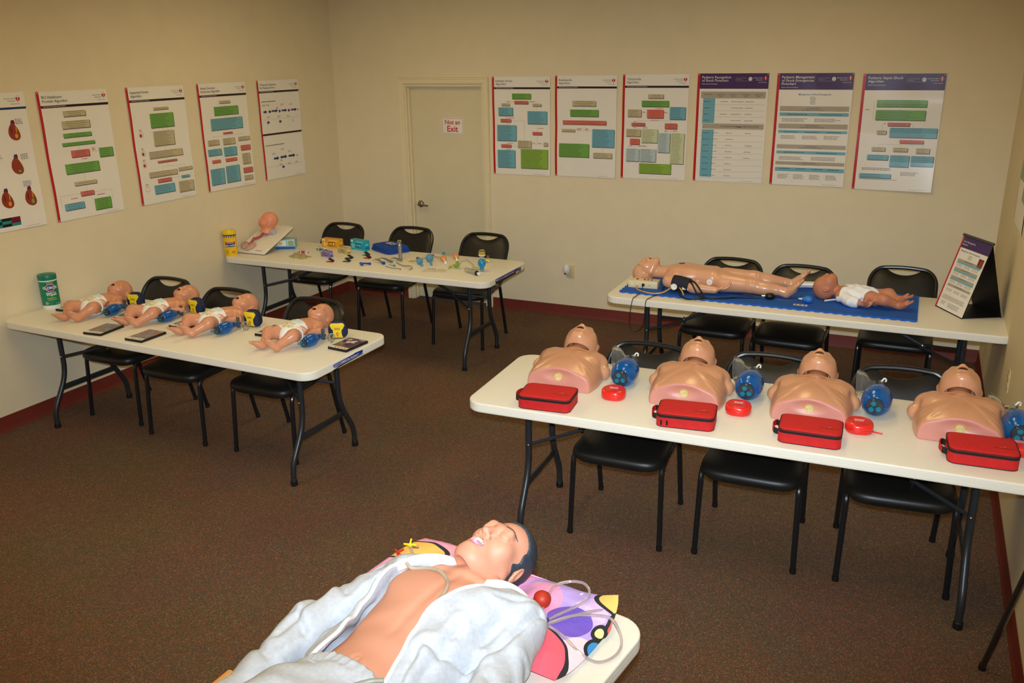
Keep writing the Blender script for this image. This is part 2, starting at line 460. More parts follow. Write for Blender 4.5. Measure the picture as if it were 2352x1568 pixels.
tabA = make_table(); tabA.location = table_pose(.0211, -3.7442, -.0186); tabA.rotation_euler.z = -.0186
tabA['label'] = 'white plastic folding table holding the diapered baby manikins and green wipes'
tabA['group'] = 'white folding tables'
tabB = dup(tabA, table_pose(.0284, -1.7695, .0074), .0074, 'white plastic folding table holding small airway tools and the yellow wipes')
tabC = dup(tabA, table_pose(3.3661, -3.7934, .0366), .0366, 'white plastic folding table holding four bare torso manikins and red cases')
tabD = dup(tabA, table_pose(3.358, -1.7584, .0051), .0051, 'white plastic folding table with the blue foam mat and tent-shaped flip chart')
# near table: long side runs away from the camera; the manikin lies along it
E_TH = math.radians(90 - 9.0)
E_D = Vector((math.cos(E_TH), math.sin(E_TH), 0)); E_N = Vector((E_D.y, -E_D.x, 0))     # towards head, towards right side
E_CORNER = Vector((4.652, -5.085, 0))
E_C = E_CORNER - E_D * TL_ / 2 - E_N * TW_ / 2
tabE = dup(tabA, E_C, E_TH, 'white plastic folding table under the grown-up manikin in grey sweat clothes')
# end stickers
STB = mat('sticker_blue', (24, 50, 150), .35, var=.04); STK = mat('sticker_black', (12, 14, 22), .4); WHT = mat('print_white', (238, 238, 235), .5, var=.01)
def sticker(tab, torn):
    x = TL_ / 2 + .0012; zt = TH
    mb = MB()
    def q(y0, y1, z0, z1, mi, dx=0): mb.add([(x + dx, y0, zt + z0), (x + dx, y1, zt + z0), (x + dx, y1, zt + z1), (x + dx, y0, zt + z1)], [(0, 1, 2, 3)], mi, False)
    if torn:
        mb.add([(x, -.17, zt - .012), (x, .01, zt - .009), (x, .03, zt - .006), (x, .10, zt - .0085), (x, .10, zt - .024), (x, .085, zt - .028), (x, -.155, zt - .032), (x, -.17, zt - .025)], [tuple(range(8))], 0, False)
        mb.add([(x, -.12, zt - .033), (x, .10, zt - .029), (x, .105, zt - .034), (x, -.11, zt - .040), (x, -.17, zt - .0445), (x, -.19, zt - .0445)], [tuple(range(6))], 1, False)
        txt = [('FOOT COMMERCIAL FOLDING T', -.165, -.0265, .0155, .262)]
    else:
        q(-.225, .235, -.045, -.006, 1); q(-.225, .235, -.028, -.0065, 0, .0004)
        q(.19, .23, -.040, -.009, 2, .0008); q(.194, .226, -.037, -.012, 1, .001); q(.135, .18, -.04, -.03, 2, .0008)
        txt = [('8', -.155, -.0265, .022, .02), ('FOOT COMMERCIAL FOLDING TABLE', -.13, -.0245, .0135, .24)]
    o = mb.build('sticker', [STB, STK, WHT], tab); o['label'] = 'blue printed product sticker' + (', torn' if torn else '')
    lb = MB()
    for s_, y0, z0, sz, wd_ in txt:
        V, F = text2d(s_, sz, .01); w = max(v[0] for v in V); k = min(1, wd_ / w)
        lb.add([(x + .0012, y0 + a * k, zt + z0 + b) for a, b in V], F, 0, False)
    if not torn: lb.add([(x + .0012, -.215, zt - .02), (x + .0012, -.175, zt - .02), (x + .0012, -.175, zt - .013), (x + .0012, -.215, zt - .013)], [(0, 1, 2, 3)], 0, False)
    lb.build('sticker_text', WHT, o)
sticker(tabA, True); sticker(tabB, False)

# ---------------------------------------------------------------- stacking chairs
VINYL = mat('black_vinyl', (21, 21, 20), .42, var=.1, scale=14, bump=.1, bscale=350)
FRAME = mat('chair_frame_paint', (24, 26, 29), .32, .2, var=.06, coat=.3)
def make_chair():
    t = thing('stacking_chair', '', 'chair')
    hw = .218
    for s in (-1, 1):
        fr = fillet([(s * (hw + .008), -.245, .012), (s * hw, -.222, .415), (s * hw, -.15, .437), (s * hw, .135, .452)], .06, 6)
        l1 = MB().tube(fr, .0132, 10).build('leg', FRAME, t)
        MB().lathe([(0, 0), (.0140, 0), (.0150, .003), (.0150, .024), (0, .026)], 12, X=TR((s * (hw + .008), -.2455, 0))).build('foot_cap', CAPM, l1)
        rr = fillet([(s * hw, .09, .449), (s * hw, .135, .447), (s * (hw + .002), .245, .012)], .05, 6)
        l2 = MB().tube(rr, .0132, 10).build('leg', FRAME, t)
        MB().lathe([(0, 0), (.0140, 0), (.0150, .003), (.0150, .024), (0, .026)], 12, X=TR((s * (hw + .002), .2455, 0))).build('foot_cap', CAPM, l2)
    # back loop: up from the seat rails, round the top
    def bk(x, h):   # point on the reclined back, h above the seat node
        return (x, .175 + h * .42 + h * h * .34, .452 + h)
    TOPH = .368
    lp = []
    for k in range(0, 9): lp.append(bk(hw - .004 * (k / 8), .0 + (TOPH - .10) * k / 8))
    lp[0] = (hw, .12, .452); 
    R = .095
    for k in range(1, 9):
        a = PI / 2 * k / 8; lp.append(bk(hw - .004 - R + R * math.cos(a), TOPH - .10 + .10 * math.sin(a)))
    top = [bk(hw - .004 - R, TOPH)]
    full = lp + [bk(x, TOPH + .006 * (1 - (x / .12) ** 2)) for x in (.08, .04, 0, -.04, -.08)] + [(-p[0], p[1], p[2]) for p in reversed(lp)]
    MB().tube(full, .0135, 10).build('back_frame', FRAME, t)
    # back pad with a hand slot under the top bar
    mb = MB(); nx, nz = 20, 14
    def pad(side):
        g = []
        for j in range(nz + 1):
            row = []
            for i in range(nx + 1):
                u = -1 + 2 * i / nx
                w = hw - .006
                ttop = TOPH - .012 - .031 * (1 - min(1, abs(u) / .5) ** 2.2) * (1 if abs(u) < .5 else 0)
                if abs(u) > .62: ttop = TOPH - .012 - .088 * ((abs(u) - .62) / .38) ** 2.6
                tb = .062
                h = tb + (ttop - tb) * j / nz
                e = max(0, 1 - abs(u) ** 6) * (1 - abs(2 * j / nz - 1) ** 8)
                p = bk(u * w, h)
                th = .004 + .017 * e
                row.append((p[0], p[1] + side * th + .004, p[2]))
            g.append(row)
        return g
    a = pad(-1); b = pad(.6)
    def gridadd(g, flip):
        v = [p for r in g for p in r]; n = nx + 1
        f = [(j * n + i, j * n + i + 1, (j + 1) * n + i + 1, (j + 1) * n + i) for j in range(nz) for i in range(nx)]
        mb.add(v, f)
    gridadd(a, 0); gridadd(b, 1)
    bd = [(0, i) for i in range(nx)] + [(j, nx) for j in range(nz)] + [(nz, i) for i in range(nx, 0, -1)] + [(j, 0) for j in range(nz, 0, -1)]
    mb.rings([[a[j][i] for j, i in bd], [b[j][i] for j, i in bd]], cap0=False, cap1=False)
    mb.build('backrest', VINYL, t)
    # seat cushion
    o = []
    for k in range(48):
        th = 2 * PI * k / 48; c, s_ = math.cos(th), math.sin(th)
        x = .224 * math.copysign(abs(c) ** .42, c); y = .225 * math.copysign(abs(s_) ** .45, s_)
        x *= 1 + .045 * (-y / .215); o.append((x, y - .066))
    cs = MB(); rs = []
    for sc, z in ((.90, .420), (.965, .422), (.985, .426), (1.0, .430), (1.005, .442), (.995, .454), (.965, .464), (.90, .471), (.75, .476), (.5, .479), (.2, .480)):
        rs.append([(x * sc, (y + .066) * sc - .066, z) for x, y in o])
    cs.rings(rs); cs.build('seat', VINYL, t)
    cs2 = MB(); cs2.rings([[(x * .93, (y + .066) * .93 - .066, z) for x, y in o] for z in (.412, .424)]); cs2.build('seat_pan', FRAME, t)
    return t
ch0 = make_chair()
chairs = [  # centre of the feet, yaw, label
    (.527, -3.175, 0, 'black vinyl chair behind the baby manikins, beside the green wipes wall'),
    (1.147, -3.25, 0, 'black vinyl chair behind the baby manikins, middle of its table'),
    (1.834, -3.235, 0, 'black vinyl chair behind the baby manikins, at the stickered table end'),
    (.455, -.975, .0, 'black vinyl chair behind the gold and teal boxes on the airway table'),
    (1.150, -.925, 0, 'black vinyl chair behind the folded blue shirt on the airway table'),
    (1.902, -.95, .03, 'black vinyl chair behind the blue squeeze bulb on the airway table'),
    (4.035, -3.303, .03, 'black vinyl chair behind the first torso manikin from the free table end'),
    (4.647, -3.245, .03, 'black vinyl chair behind the second and third torso manikins'),
    (5.264, -3.201, .10, 'black vinyl chair behind the torso manikin next to the right wall'),
    (4.015, -1.15, -.03, 'black vinyl chair behind the belly of the child manikin'),
    (4.52, -1.20, -.03, 'black vinyl chair behind the feet of the child manikin'),
    (5.17, -1.0, .0, 'black vinyl chair behind the infant manikin in the white shirt'),
]
for i, (x, y, a, lb) in enumerate(chairs):
    if i == 0: c = ch0; c.location = (x, y, 0); c.rotation_euler.z = a; c['label'] = lb; c['group'] = 'black stacking chairs'
    else: c = dup(ch0, (x, y, 0), a, lb)
# ---------------------------------------------------------------- wall posters (printed paper sheets)
PAL = dict(paper=(238, 234, 226), red=(190, 24, 24), black=(22, 22, 26), green=(112, 170, 78), blue=(112, 176, 196), salmon=(214, 112, 100), tan=(196, 184, 148),
           text=(78, 74, 70), purple=(66, 40, 98), grey=(176, 166, 150), white=(236, 234, 232), redtext=(196, 48, 44), pgreen=(206, 214, 172), pblue=(186, 204, 208),
           lime=(140, 180, 70), navy=(28, 52, 112), orange=(226, 150, 40), shadow=(70, 66, 70), line=(150, 142, 132), heart=(150, 58, 34), vein=(62, 60, 110), teal=(30, 140, 140), maroon=(112, 20, 52))
PKEYS = list(PAL)
PMATS = [mat('print_' + k + '_ink', v, .3, var=.015, scale=30, spec=.5) for k, v in PAL.items()]
PWID, PHEI = .55, .838
class Poster:
    def __init__(s, seed, corners):
        s.c = corners; s.rnd = random.Random(seed); s.seed = seed
        s.paper = MB(); s.ink = MB()
        r = s.rnd
        s.amp = r.uniform(.004, .006); s.lift = [r.uniform(.001, .004) for _ in range(4)]; s.ua = r.uniform(-.002, .002)
    def uv(s, x, y):
        (x0, y0), (x1, y1), (x2, y2), (x3, y3) = s.c      # TL TR BL BR
        u = v = .5
        for _ in range(6):
            yt = y0 + (y1 - y0) * u; yb = y2 + (y3 - y2) * u; v = (y - yt) / (yb - yt)
            xl = x0 + (x2 - x0) * v; xr = x1 + (x3 - x1) * v; u = (x - xl) / (xr - xl)
        return u, v
    def d(s, u, v):
        t = abs(((v * 2) % 1) * 2 - 1); w = abs(((u) % 1) * 2 - 1)
        e = s.lift
        c = e[0] * (1 - u) * max(0, .25 - v) * 4 + e[1] * u * max(0, .2 - v) * 5 + (e[2] * (1 - u) + 2.2 * e[3] * u) * max(0, v - .75) * 4
        return .0015 + s.amp * (1 - t) + (s.ua + .0021) * w + c + .0012 * math.sin(3 * PI * u + s.seed) * math.sin(2 * PI * v) ** 2
    def p(s, u, v, off=0): return (u * PWID, -s.d(u, v) - off, -v * PHEI)
    def cells(s, mb, pts_uv, mi, off):   # convex quad given as 4 uv corners (tl,tr,br,bl), subdivided
        a, b, c, d = pts_uv
        du = max(abs(b[0] - a[0]), abs(c[0] - d[0])); dv = max(abs(d[1] - a[1]), abs(c[1] - b[1]))
        nu = max(1, int(math.ceil(du * 16))); 
        vs = sorted(set([0, 1] + [(k / 24 - a[1]) / (d[1] - a[1]) for k in range(25) if d[1] > a[1] and 0 < (k / 24 - a[1]) / (d[1] - a[1]) < 1]))
        V = []; F = []
        for t in vs:
            for i in range(nu + 1):
                q = i / nu
                tu = (a[0] * (1 - q) + b[0] * q) * (1 - t) + (d[0] * (1 - q) + c[0] * q) * t
                tv = (a[1] * (1 - q) + b[1] * q) * (1 - t) + (d[1] * (1 - q) + c[1] * q) * t
                V.append(s.p(tu, tv, off))
        n = nu + 1
        for j in range(len(vs) - 1):
            for i in range(nu): F.append((j * n + i, j * n + i + 1, (j + 1) * n + i + 1, (j + 1) * n + i))
        mb.add(V, F, mi, False)
    def rect(s, x0, y0, x1, y1, col, off=.0004):
        q = [s.uv(x0, y0), s.uv(x1, y0), s.uv(x1, y1), s.uv(x0, y1)]
        s.cells(s.ink, q, PKEYS.index(col), off)
    def sk(s, x0, y0, x1, y1, col, off=.0004):      # rect along the sheet axes from its top-left and bottom-right pixels
        a = s.uv(x0, y0); c = s.uv(x1, y1)
        s.cells(s.ink, [a, (c[0], a[1]), c, (a[0], c[1])], PKEYS.index(col), off)
    def uvrect(s, u0, v0, u1, v1, col, off=.0004): s.cells(s.ink, [(u0, v0), (u1, v0), (u1, v1), (u0, v1)], PKEYS.index(col), off)
    def words(s, u0, v, u1, h, col='text', off=.0012, fill=.85, center=False):
        L = (u1 - u0) * s.rnd.uniform(fill * .75, fill) if not center else (u1 - u0) * s.rnd.uniform(.6, fill)
        x = u0 if not center else (u0 + u1) / 2 - L / 2; e = x + L
        while x < e:
            w = min(s.rnd.uniform(.012, .035), e - x)
            if w > .004: s.cells(s.ink, [(x, v), (x + w, v), (x + w, v + h), (x, v + h)], PKEYS.index(col), off)
            x += w + .006
    def box(s, x0, y0, x1, y1, col, txt='text', center=False, rows=None):
        (ax, ay), (bx_, by_), (cx, cy), (dx, dy) = s.c; vm = s.uv((x0 + x1) / 2, (y0 + y1) / 2)[1]
        sl = (by_ - ay) / (bx_ - ax) * (1 - vm) + (dy - cy) / (dx - cx) * vm; hw_ = (x1 - x0) / 2
        a = s.uv(x0, y0 - sl * hw_); c = s.uv(x1, y1 + sl * hw_); u0, v0, u1, v1 = a[0], a[1], c[0], c[1]
        s.uvrect(u0 + .008, v0 + .006, u1 + .008, v1 + .006, 'shadow', .0003)
        s.uvrect(u0, v0, u1, v1, col, .0006)
        n = rows or max(1, int((v1 - v0 - .008) / .0115))
        for k in range(n):
            vv = v0 + (v1 - v0) * (k + .5) / n - .0022
            s.words(u0 + .02, vv, u1 - .012, .0030, txt if k % 3 else ('text' if txt == 'text' else txt), center=center)
    def line(s, x0, y0, x1, y1, col='line', w=.0014):
        a = s.uv(x0, y0); b = s.uv(x1, y1)
        if abs(a[0] - b[0]) * PWID > abs(a[1] - b[1]) * PHEI:
            if a[0] > b[0]: a, b = b, a
            s.cells(s.ink, [(a[0], a[1] - w / 2), (b[0], b[1] - w / 2), (b[0], b[1] + w / 2), (a[0], a[1] + w / 2)], PKEYS.index(col), .0007)
        else:
            if a[1] > b[1]: a, b = b, a
            w *= 1.5
            s.cells(s.ink, [(a[0] - w / 2, a[1]), (a[0] + w / 2, a[1]), (b[0] + w / 2, b[1]), (b[0] - w / 2, b[1])], PKEYS.index(col), .0007)
    def text(s, u, v, size, st, col='text', align='LEFT', bold=.0, off=.0014):
        V, F = text2d(st, size, bold, align)
        s.ink.add([s.p(u + x / PWID, v - y / PHEI, off) for x, y in V], F, PKEYS.index(col), False)
    def poly(s, uvs, col, off=.0008): s.ink.add([s.p(a, b, off) for a, b in uvs], [tuple(range(len(uvs)))], PKEYS.index(col), False)
    def blob(s, u, v, ru, rv, col, off=.001, n=14, sq=1): s.poly([(u + ru * math.cos(k * 2 * PI / n), v + rv * math.sin(k * 2 * PI / n) * sq) for k in range(n)], col, off)
    def logo(s, u, v, col='red', tcol='text', dark=False):      # heart-and-torch mark with its name beside it
        k = .032 / PWID; kv = .032 / PHEI; pts = []
        for i in range(28):
            t = 2 * PI * i / 28; x = 16 * math.sin(t) ** 3; y = 13 * math.cos(t) - 5 * math.cos(2 * t) - 2 * math.cos(3 * t) - math.cos(4 * t)
            pts.append((u + x / 34 * k, v - y / 30 * kv))
        s.poly(pts, col, .0008)
        s.poly([(u - .07 * k, v - .3 * kv), (u + .07 * k, v - .3 * kv), (u + .05 * k, v + .35 * kv), (u - .05 * k, v + .35 * kv)], 'white', .0011)
        s.blob(u, v - .36 * kv, .13 * k, .17 * kv, 'white', .0011, 8)
        s.blob(u + .08 * k, v - .62 * kv, .07 * k, .14 * kv, col, .0011, 8)
        s.text(u - .62 * k, v - .002, .0115, 'American Heart', tcol, 'RIGHT', .0)
        s.text(u - .62 * k, v + .015, .0115, 'Association', tcol, 'RIGHT', .0)
        s.text(u + .3 * k, v + .036, .0105, 'Learn and Live', tcol, 'RIGHT', .0)
    def head(s, title, band='black'):
        s.uvrect(0, 0, .036, 1, 'red', .0004)
        for i, tt in enumerate(title): s.text(.065, .052 + i * .031, .0245, tt, 'text', 'LEFT', .004)
        s.uvrect(.036, .105, 1, .121, 'black', .0005); s.uvrect(.036, .121, 1, .1245, 'maroon', .0005)
        s.text(.065, .1165, .0095, 'Adult Advanced Cardiovascular Life Support', 'white', 'LEFT', .008)
        s.logo(.945, .05)
    def phead(s, title, h=.135):
        s.uvrect(0, 0, .036, 1, 'red', .0004)
        s.uvrect(.036, 0, 1, h, 'purple', .0005); s.uvrect(.036, h, 1, h + .003, 'maroon', .0005)
        for i, tt in enumerate(title): s.text(.065, .045 + i * .0285, .0265, tt, 'white', 'LEFT', .002)
        s.text(.065, .045 + len(title) * .0285 - .004, .0095, 'Pediatric Advanced Life Support', 'white', 'LEFT', .01)
        s.logo(.955, .048, 'red', 'white')
        s.text(.54, .046, .0105, 'American Academy', 'grey'); s.text(.54, .06, .0105, 'of Pediatrics', 'grey')
        s.blob(.745, .05, .026, .017, 'white', .0009, 16); s.blob(.745, .05, .016, .0105, 'grey', .0012, 12); s.blob(.745, .052, .008, .006, 'white', .0014, 8)
        s.line_uv(.54, .069, .78, .069)
    def line_uv(s, u0, v0, u1, v1, col='line'):
        w = .0012
        s.cells(s.ink, [(u0, v0 - w), (u1, v1 - w), (u1, v1 + w), (u0, v0 + w)], PKEYS.index(col), .0007)
    def finish(s, label, group, loc, rz):
        n, m = 16, 48
        t = thing('poster', label, 'poster', loc, rz, group)
        V = []; F = []
        for j in range(m + 1):
            for i in range(n + 1): V.append(s.p(i / n, j / m))
        for j in range(m):
            for i in range(n): F.append((j * (n + 1) + i, j * (n + 1) + i + 1, (j + 1) * (n + 1) + i + 1, (j + 1) * (n + 1) + i))
        s.paper.add(V, F, 0, True)
        for a, b in ((.015, .008), (.985, .008), (.015, .992), (.985, .992)):
            x, y, z = s.p(a, b, .0008)
        s.paper.build('sheet', mat('poster_paper', PAL['paper'], .28, var=.01, scale=6, spec=.5), t, sharp=3)
        s.words(.72, .985, .96, .0025, 'line')
        s.ink.build('printed_chart', PMATS, t, sharp=0)
        tk = MB()
        for a, b in ((.016, .010), (.984, .010), (.016, .99), (.984, .99)):
            x, y, z = s.p(a, b); tk.ell((x, y - .001, z), (.0035, .002, .0035), 8, 4)
        tk.build('pin', WHT, t)
        return t
LG = 'posters on the left wall'; BG = 'posters on the back wall'
def back(P, x, z, label): return P.finish(label, BG, (x, 0, z), 0)
def left(P, y, z, label): return P.finish(label, LG, (0, y, z), PI / 2)
# --- back wall 1: crop coordinates at 5.406x
P = Poster(1, [(115, 140), (845, 135), (135, 1348), (835, 1375)]); P.head(['Pulseless Arrest', 'Algorithm'])
for b in [(370, 343, 608, 410, 'green'), (398, 432, 574, 470, 'salmon'), (235, 463, 340, 494, 'tan'), (627, 466, 735, 498, 'tan'), (196, 514, 380, 617, 'blue'), (562, 560, 804, 718, 'blue'), (222, 656, 355, 695, 'salmon'),
          (177, 733, 422, 930, 'blue'), (623, 816, 740, 854, 'salmon'), (230, 974, 358, 1012, 'salmon'), (438, 927, 610, 1016, 'tan'), (759, 948, 810, 995, 'tan'), (184, 1046, 408, 1270, 'blue'), (476, 1036, 810, 1282, 'lime')]: P.box(*b)
for l in [(487, 410, 487, 432), (288, 450, 398, 450), (574, 450, 682, 450), (288, 450, 288, 463), (682, 450, 682, 466), (288, 494, 288, 514), (680, 498, 680, 560), (288, 617, 288, 656), (355, 678, 523, 678), (523, 678, 523, 927), (288, 695, 288, 733), (682, 718, 682, 816), (682, 854, 682, 970), (610, 970, 759, 970), (292, 930, 292, 974), (358, 996, 438, 996), (292, 1012, 292, 1046)]: P.line(*l)
for x, y, w in [(305, 440, 50), (590, 438, 75), (297, 640, 105), (297, 714, 50), (690, 768, 70), (305, 958, 105), (305, 1033, 50), (625, 955, 45), (690, 957, 50)]:
    a = P.uv(x, y); b = P.uv(x + w, y); P.words(a[0], a[1], b[0], .005, 'redtext', fill=1)
back(P, 1.688, 2.099, 'red-edged wall poster titled Pulseless Arrest Algorithm, next to the door frame')
P = Poster(2, [(893, 130), (1668, 118), (905, 1378), (1650, 1402)]); P.head(['Bradycardia', 'Algorithm'])
for b in [(1116, 433, 1410, 498, 'tan', 'text', True), (1088, 542, 1442, 627, 'green'), (995, 677, 1538, 727, 'salmon', 'text', True), (982, 784, 1150, 818, 'tan', 'text', True), (1366, 785, 1636, 1010, 'blue'), (952, 968, 1330, 1138, 'green'), (1382, 1080, 1612, 1148, 'tan')]: P.box(*b)
for l in [(1262, 498, 1262, 542), (1262, 627, 1262, 677), (1262, 727, 1262, 804), (1150, 804, 1366, 804), (1496, 1010, 1496, 1080)]: P.line(*l)
for x, y, w in [(1175, 775, 60), (1175, 790, 60), (1285, 775, 35), (1275, 790, 60)]:
    a = P.uv(x, y); b = P.uv(x + w, y); P.words(a[0], a[1], b[0], .006, 'redtext', fill=1)
back(P, 2.286, 2.106, 'red-edged wall poster titled Bradycardia Algorithm')
P = Poster(3, [(105, 117), (932, 105), (92, 1400), (885, 1430)]); P.head(['Tachycardia', 'Algorithm'])
for b in [(427, 352, 618, 402, 'tan', 'text', True), (348, 430, 684, 504, 'green'), (170, 540, 342, 630, 'tan'), (416, 540, 618, 645, 'salmon', 'redtext', True), (697, 505, 886, 660, 'blue'), (220, 703, 390, 744, 'salmon', 'text', True), (637, 708, 785, 778, 'salmon', 'text', True),
          (153, 783, 336, 875, 'tan'), (350, 783, 548, 953, 'pgreen'), (556, 832, 698, 1075, 'pblue'), (712, 832, 866, 1218, 'pgreen'), (203, 902, 323, 975, 'salmon', 'redtext', True), (157, 1028, 320, 1188, 'pblue'), (334, 1032, 530, 1194, 'pblue'), (324, 1218, 716, 1346, 'lime')]: P.box(*b)
for l in [(520, 402, 520, 430), (520, 504, 520, 540), (342, 580, 416, 580), (618, 585, 697, 585), (305, 630, 305, 703), (305, 676, 711, 676), (711, 676, 711, 708), (305, 744, 305, 770), (258, 770, 430, 770), (711, 778, 711, 812), (632, 812, 795, 812), (258, 875, 258, 902), (258, 975, 258, 1000), (225, 1000, 430, 1000)]: P.line(*l)
for x, y, w in [(530, 522, 110), (360, 568, 36), (625, 570, 50), (470, 665, 100), (250, 686, 42), (635, 800, 40), (740, 800, 50), (190, 990, 50), (320, 990, 105), (245, 760, 40), (372, 762, 50)]:
    a = P.uv(x, y); b = P.uv(x + w, y); P.words(a[0], a[1], b[0], .0055, 'redtext', fill=1)
back(P, 2.886, 2.112, 'red-edged wall poster titled Tachycardia Algorithm')
P = Poster(4, [(1037, 105), (1910, 95), (998, 1432), (1840, 1465)]); P.phead(['Pediatric Recognition', 'of Shock Flowchart'])
def tbl(P, rows, y0, y1, x0, x1):
    for k in range(rows + 1): P.line(x0, y0 + (y1 - y0) * k / rows, x1, y0 + (y1 - y0) * k / rows)
P.sk(1083, 322, 1872, 400, 'grey'); P.sk(1110, 402, 1250, 706, 'blue'); P.sk(1105, 712, 1853, 785, 'grey'); P.sk(1100, 785, 1228, 1385, 'blue')
tbl(P, 4, 402, 708, 1090, 1865); tbl(P, 8, 787, 1395, 1080, 1840)
for i, s_ in enumerate(['Clinical Signs', 'Hypovolemic', 'Distributive', 'Cardiogenic', 'Obstructive']):
    a = P.uv(1168 + [0, 163, 315, 468, 622][i], 362); P.text(a[0], a[1], .0125, s_, 'text', 'CENTER', .006)
    if i: P.text(a[0], a[1] + .016, .0125, 'Shock', 'text', 'CENTER', .006)
a = P.uv(1550, 756); P.text(a[0], a[1], .0165, 'Compensated Shock', 'text', 'RIGHT', .006); P.text(a[0] + .06, a[1], .0165, 'Hypotensive Shock', 'text', 'LEFT', .006)
a = P.uv(1528, 748); b = P.uv(1578, 748); P.uvrect(a[0], a[1], b[0], a[1] + .006, 'black', .001)
P.poly([(b[0], a[1] - .004), (b[0] + .012, a[1] + .003), (b[0], a[1] + .010)], 'black', .001)
for k in range(4):
    a = P.uv(1118, 440 + 76 * k); P.words(a[0], a[1], a[0] + .12, .005)
    for q in ((.35, .55), (.5, .8), (.7, .9))[k % 2:]: P.words(q[0], a[1], q[1], .004, 'text', fill=.6)
for k in range(8):
    a = P.uv(1108, 824 + 76 * k); P.words(a[0], a[1], a[0] + .12, .005)
    for q in ((.25, .38), (.45, .6), (.72, .88))[: 3 if k in (0, 2, 3, 4) else 2]: P.words(q[0], a[1], q[1], .004, 'text', fill=.7)
back(P, 3.504, 2.117, 'purple-headed wall poster titled Pediatric Recognition of Shock Flowchart, with table grid')
P = Poster(5, [(180, 92), (1085, 97), (103, 1420), (955, 1460)]); P.phead(['Pediatric Management', 'of Shock Emergencies', 'Flowchart'], .14)
a = P.uv(628, 352); P.text(a[0], a[1], .0165, 'Management of Shock Emergencies', 'navy', 'CENTER', .008)
for k in range(6):
    a = P.uv(575, 372 + k * 16); P.words(a[0], a[1], a[0] + .1, .004)
for (ya, yb, yc, nm, cols) in [(475, 550, 608, 'Hypovolemic Shock', 2), (682, 760, 815, 'Distributive Shock', 3), (930, 1006, 1070, 'Cardiogenic Shock', 2), (1135, 1207, 1288, 'Obstructive Shock', 4)]:
    k = (ya - 475) * .066
    P.sk(218 - k, ya, 1022 - k * 1.2, yb, 'grey'); P.sk(214 - k, yb, 1018 - k * 1.2, yc, 'blue')
    a = P.uv(612 - k, ya + 38); P.text(a[0], a[1], .0125, nm, 'text', 'CENTER', .006); P.text(a[0], a[1] + .014, .0095, 'Specific Management for Selected Conditions', 'text', 'CENTER', .004)
    for c in range(cols):
        u0 = .09 + .87 * c / cols; u1 = .09 + .87 * (c + 1) / cols; v = P.uv(500, yb + 25)[1]
        P.words(u0, v, u1, .0055, 'text', center=True, fill=.7)
        for j in range(3 if cols < 4 else 4): P.words(u0 + .015, P.uv(500, yc + 18)[1] + j * .0115, u1 - .02, .0038, 'text')
back(P, 4.116, 2.116, 'purple-headed wall poster titled Pediatric Management of Shock Emergencies Flowchart')
P = Poster(6, [(1210, 103), (2180, 105), (1090, 1475), (2005, 1520)]); P.amp = .004; P.lift = [.006, .008, .004, .012]
P.phead(['Pediatric Septic Shock', 'Algorithm'])
for b in [(1378, 410, 1955, 492, 'green', 'text', True), (1366, 530, 1935, 648, 'green'), (1508, 677, 1760, 718, 'salmon', 'text', True), (1380, 768, 1490, 814, 'tan'), (1534, 742, 2068, 858, 'blue'), (1648, 886, 1920, 926, 'salmon', 'text', True), (1322, 968, 1478, 1015, 'tan'), (1574, 976, 1738, 1024, 'tan'), (1838, 986, 1988, 1048, 'tan'), (1270, 1060, 1512, 1122, 'blue'), (1540, 1070, 1748, 1210, 'blue'), (1782, 1080, 2024, 1205, 'blue'), (1180, 1290, 1545, 1343, 'blue')]: P.box(*b)
for l in [(1650, 492, 1650, 530), (1640, 648, 1640, 677), (1450, 692, 1508, 692), (1450, 692, 1446, 768), (1760, 692, 1803, 692), (1803, 692, 1800, 742), (1785, 858, 1783, 886), (1780, 926, 1778, 945), (1405, 936, 1922, 950), (1400, 936, 1398, 968), (1658, 940, 1656, 976), (1920, 950, 1920, 986), (1396, 1015, 1394, 1060), (1650, 1024, 1648, 1070), (1910, 1048, 1908, 1080), (1350, 405, 1330, 640)]: P.line(*l)
for x, y, w in [(1240, 516, 65), (1465, 684, 20), (1770, 690, 20)]:
    a = P.uv(x, y); b = P.uv(x + w, y); P.words(a[0], a[1], b[0], .006, 'redtext', fill=1)
for k in range(2): a = P.uv(1210, 1214 + 18 * k); P.words(a[0], a[1], a[0] + .45, .005, fill=1)
for k in range(3): a = P.uv(1660, 1275 + 16 * k); P.words(a[0], a[1], a[0] + .22, .004, fill=1)
a = P.uv(1175, 1350); P.words(a[0], a[1], a[0] + .6, .0035, fill=1)
back(P, 4.729, 2.109, 'purple-headed wall poster titled Pediatric Septic Shock Algorithm, closest to the corner')
# --- left wall, crop coordinates at 3.92x
P = Poster(7, [(-440, 232), (180, 205), (-270, 1570), (368, 1410)])
P.uvrect(0, 0, .036, 1, 'red'); P.uvrect(.036, .105, 1, .121, 'navy', .0005); P.logo(.915, .05)
def heart(P, x, y, sc=1, green=False):
    u, v = P.uv(x, y); P.blob(u - .005, v - .062 * sc, .022, .025, 'vein', .0006); P.blob(u + .01, v - .066 * sc, .016, .022, 'maroon', .0007)
    pts = [(u + .07 * sc * (math.cos(t) + .15 * math.sin(2 * t)), v + .062 * sc * (math.sin(t)) + .012 * math.cos(t)) for t in [2 * PI * k / 18 for k in range(18)]]
    P.poly(pts, 'heart', .0008); P.blob(u + .022, v + .03, .02, .018, 'green' if green else 'orange', .001, 10); P.blob(u - .03, v - .012, .01, .03, 'maroon', .001, 8); P.blob(u + .03, v - .015, .007, .026, 'orange', .001, 8)
for x, y, g in [(-80, 560, 0), (105, 560, 0), (-60, 880, 0), (130, 870, 1), (45, 1190, 0), (230, 1160, 1), (-150, 1200, 0)]: heart(P, x, y, 1, g)
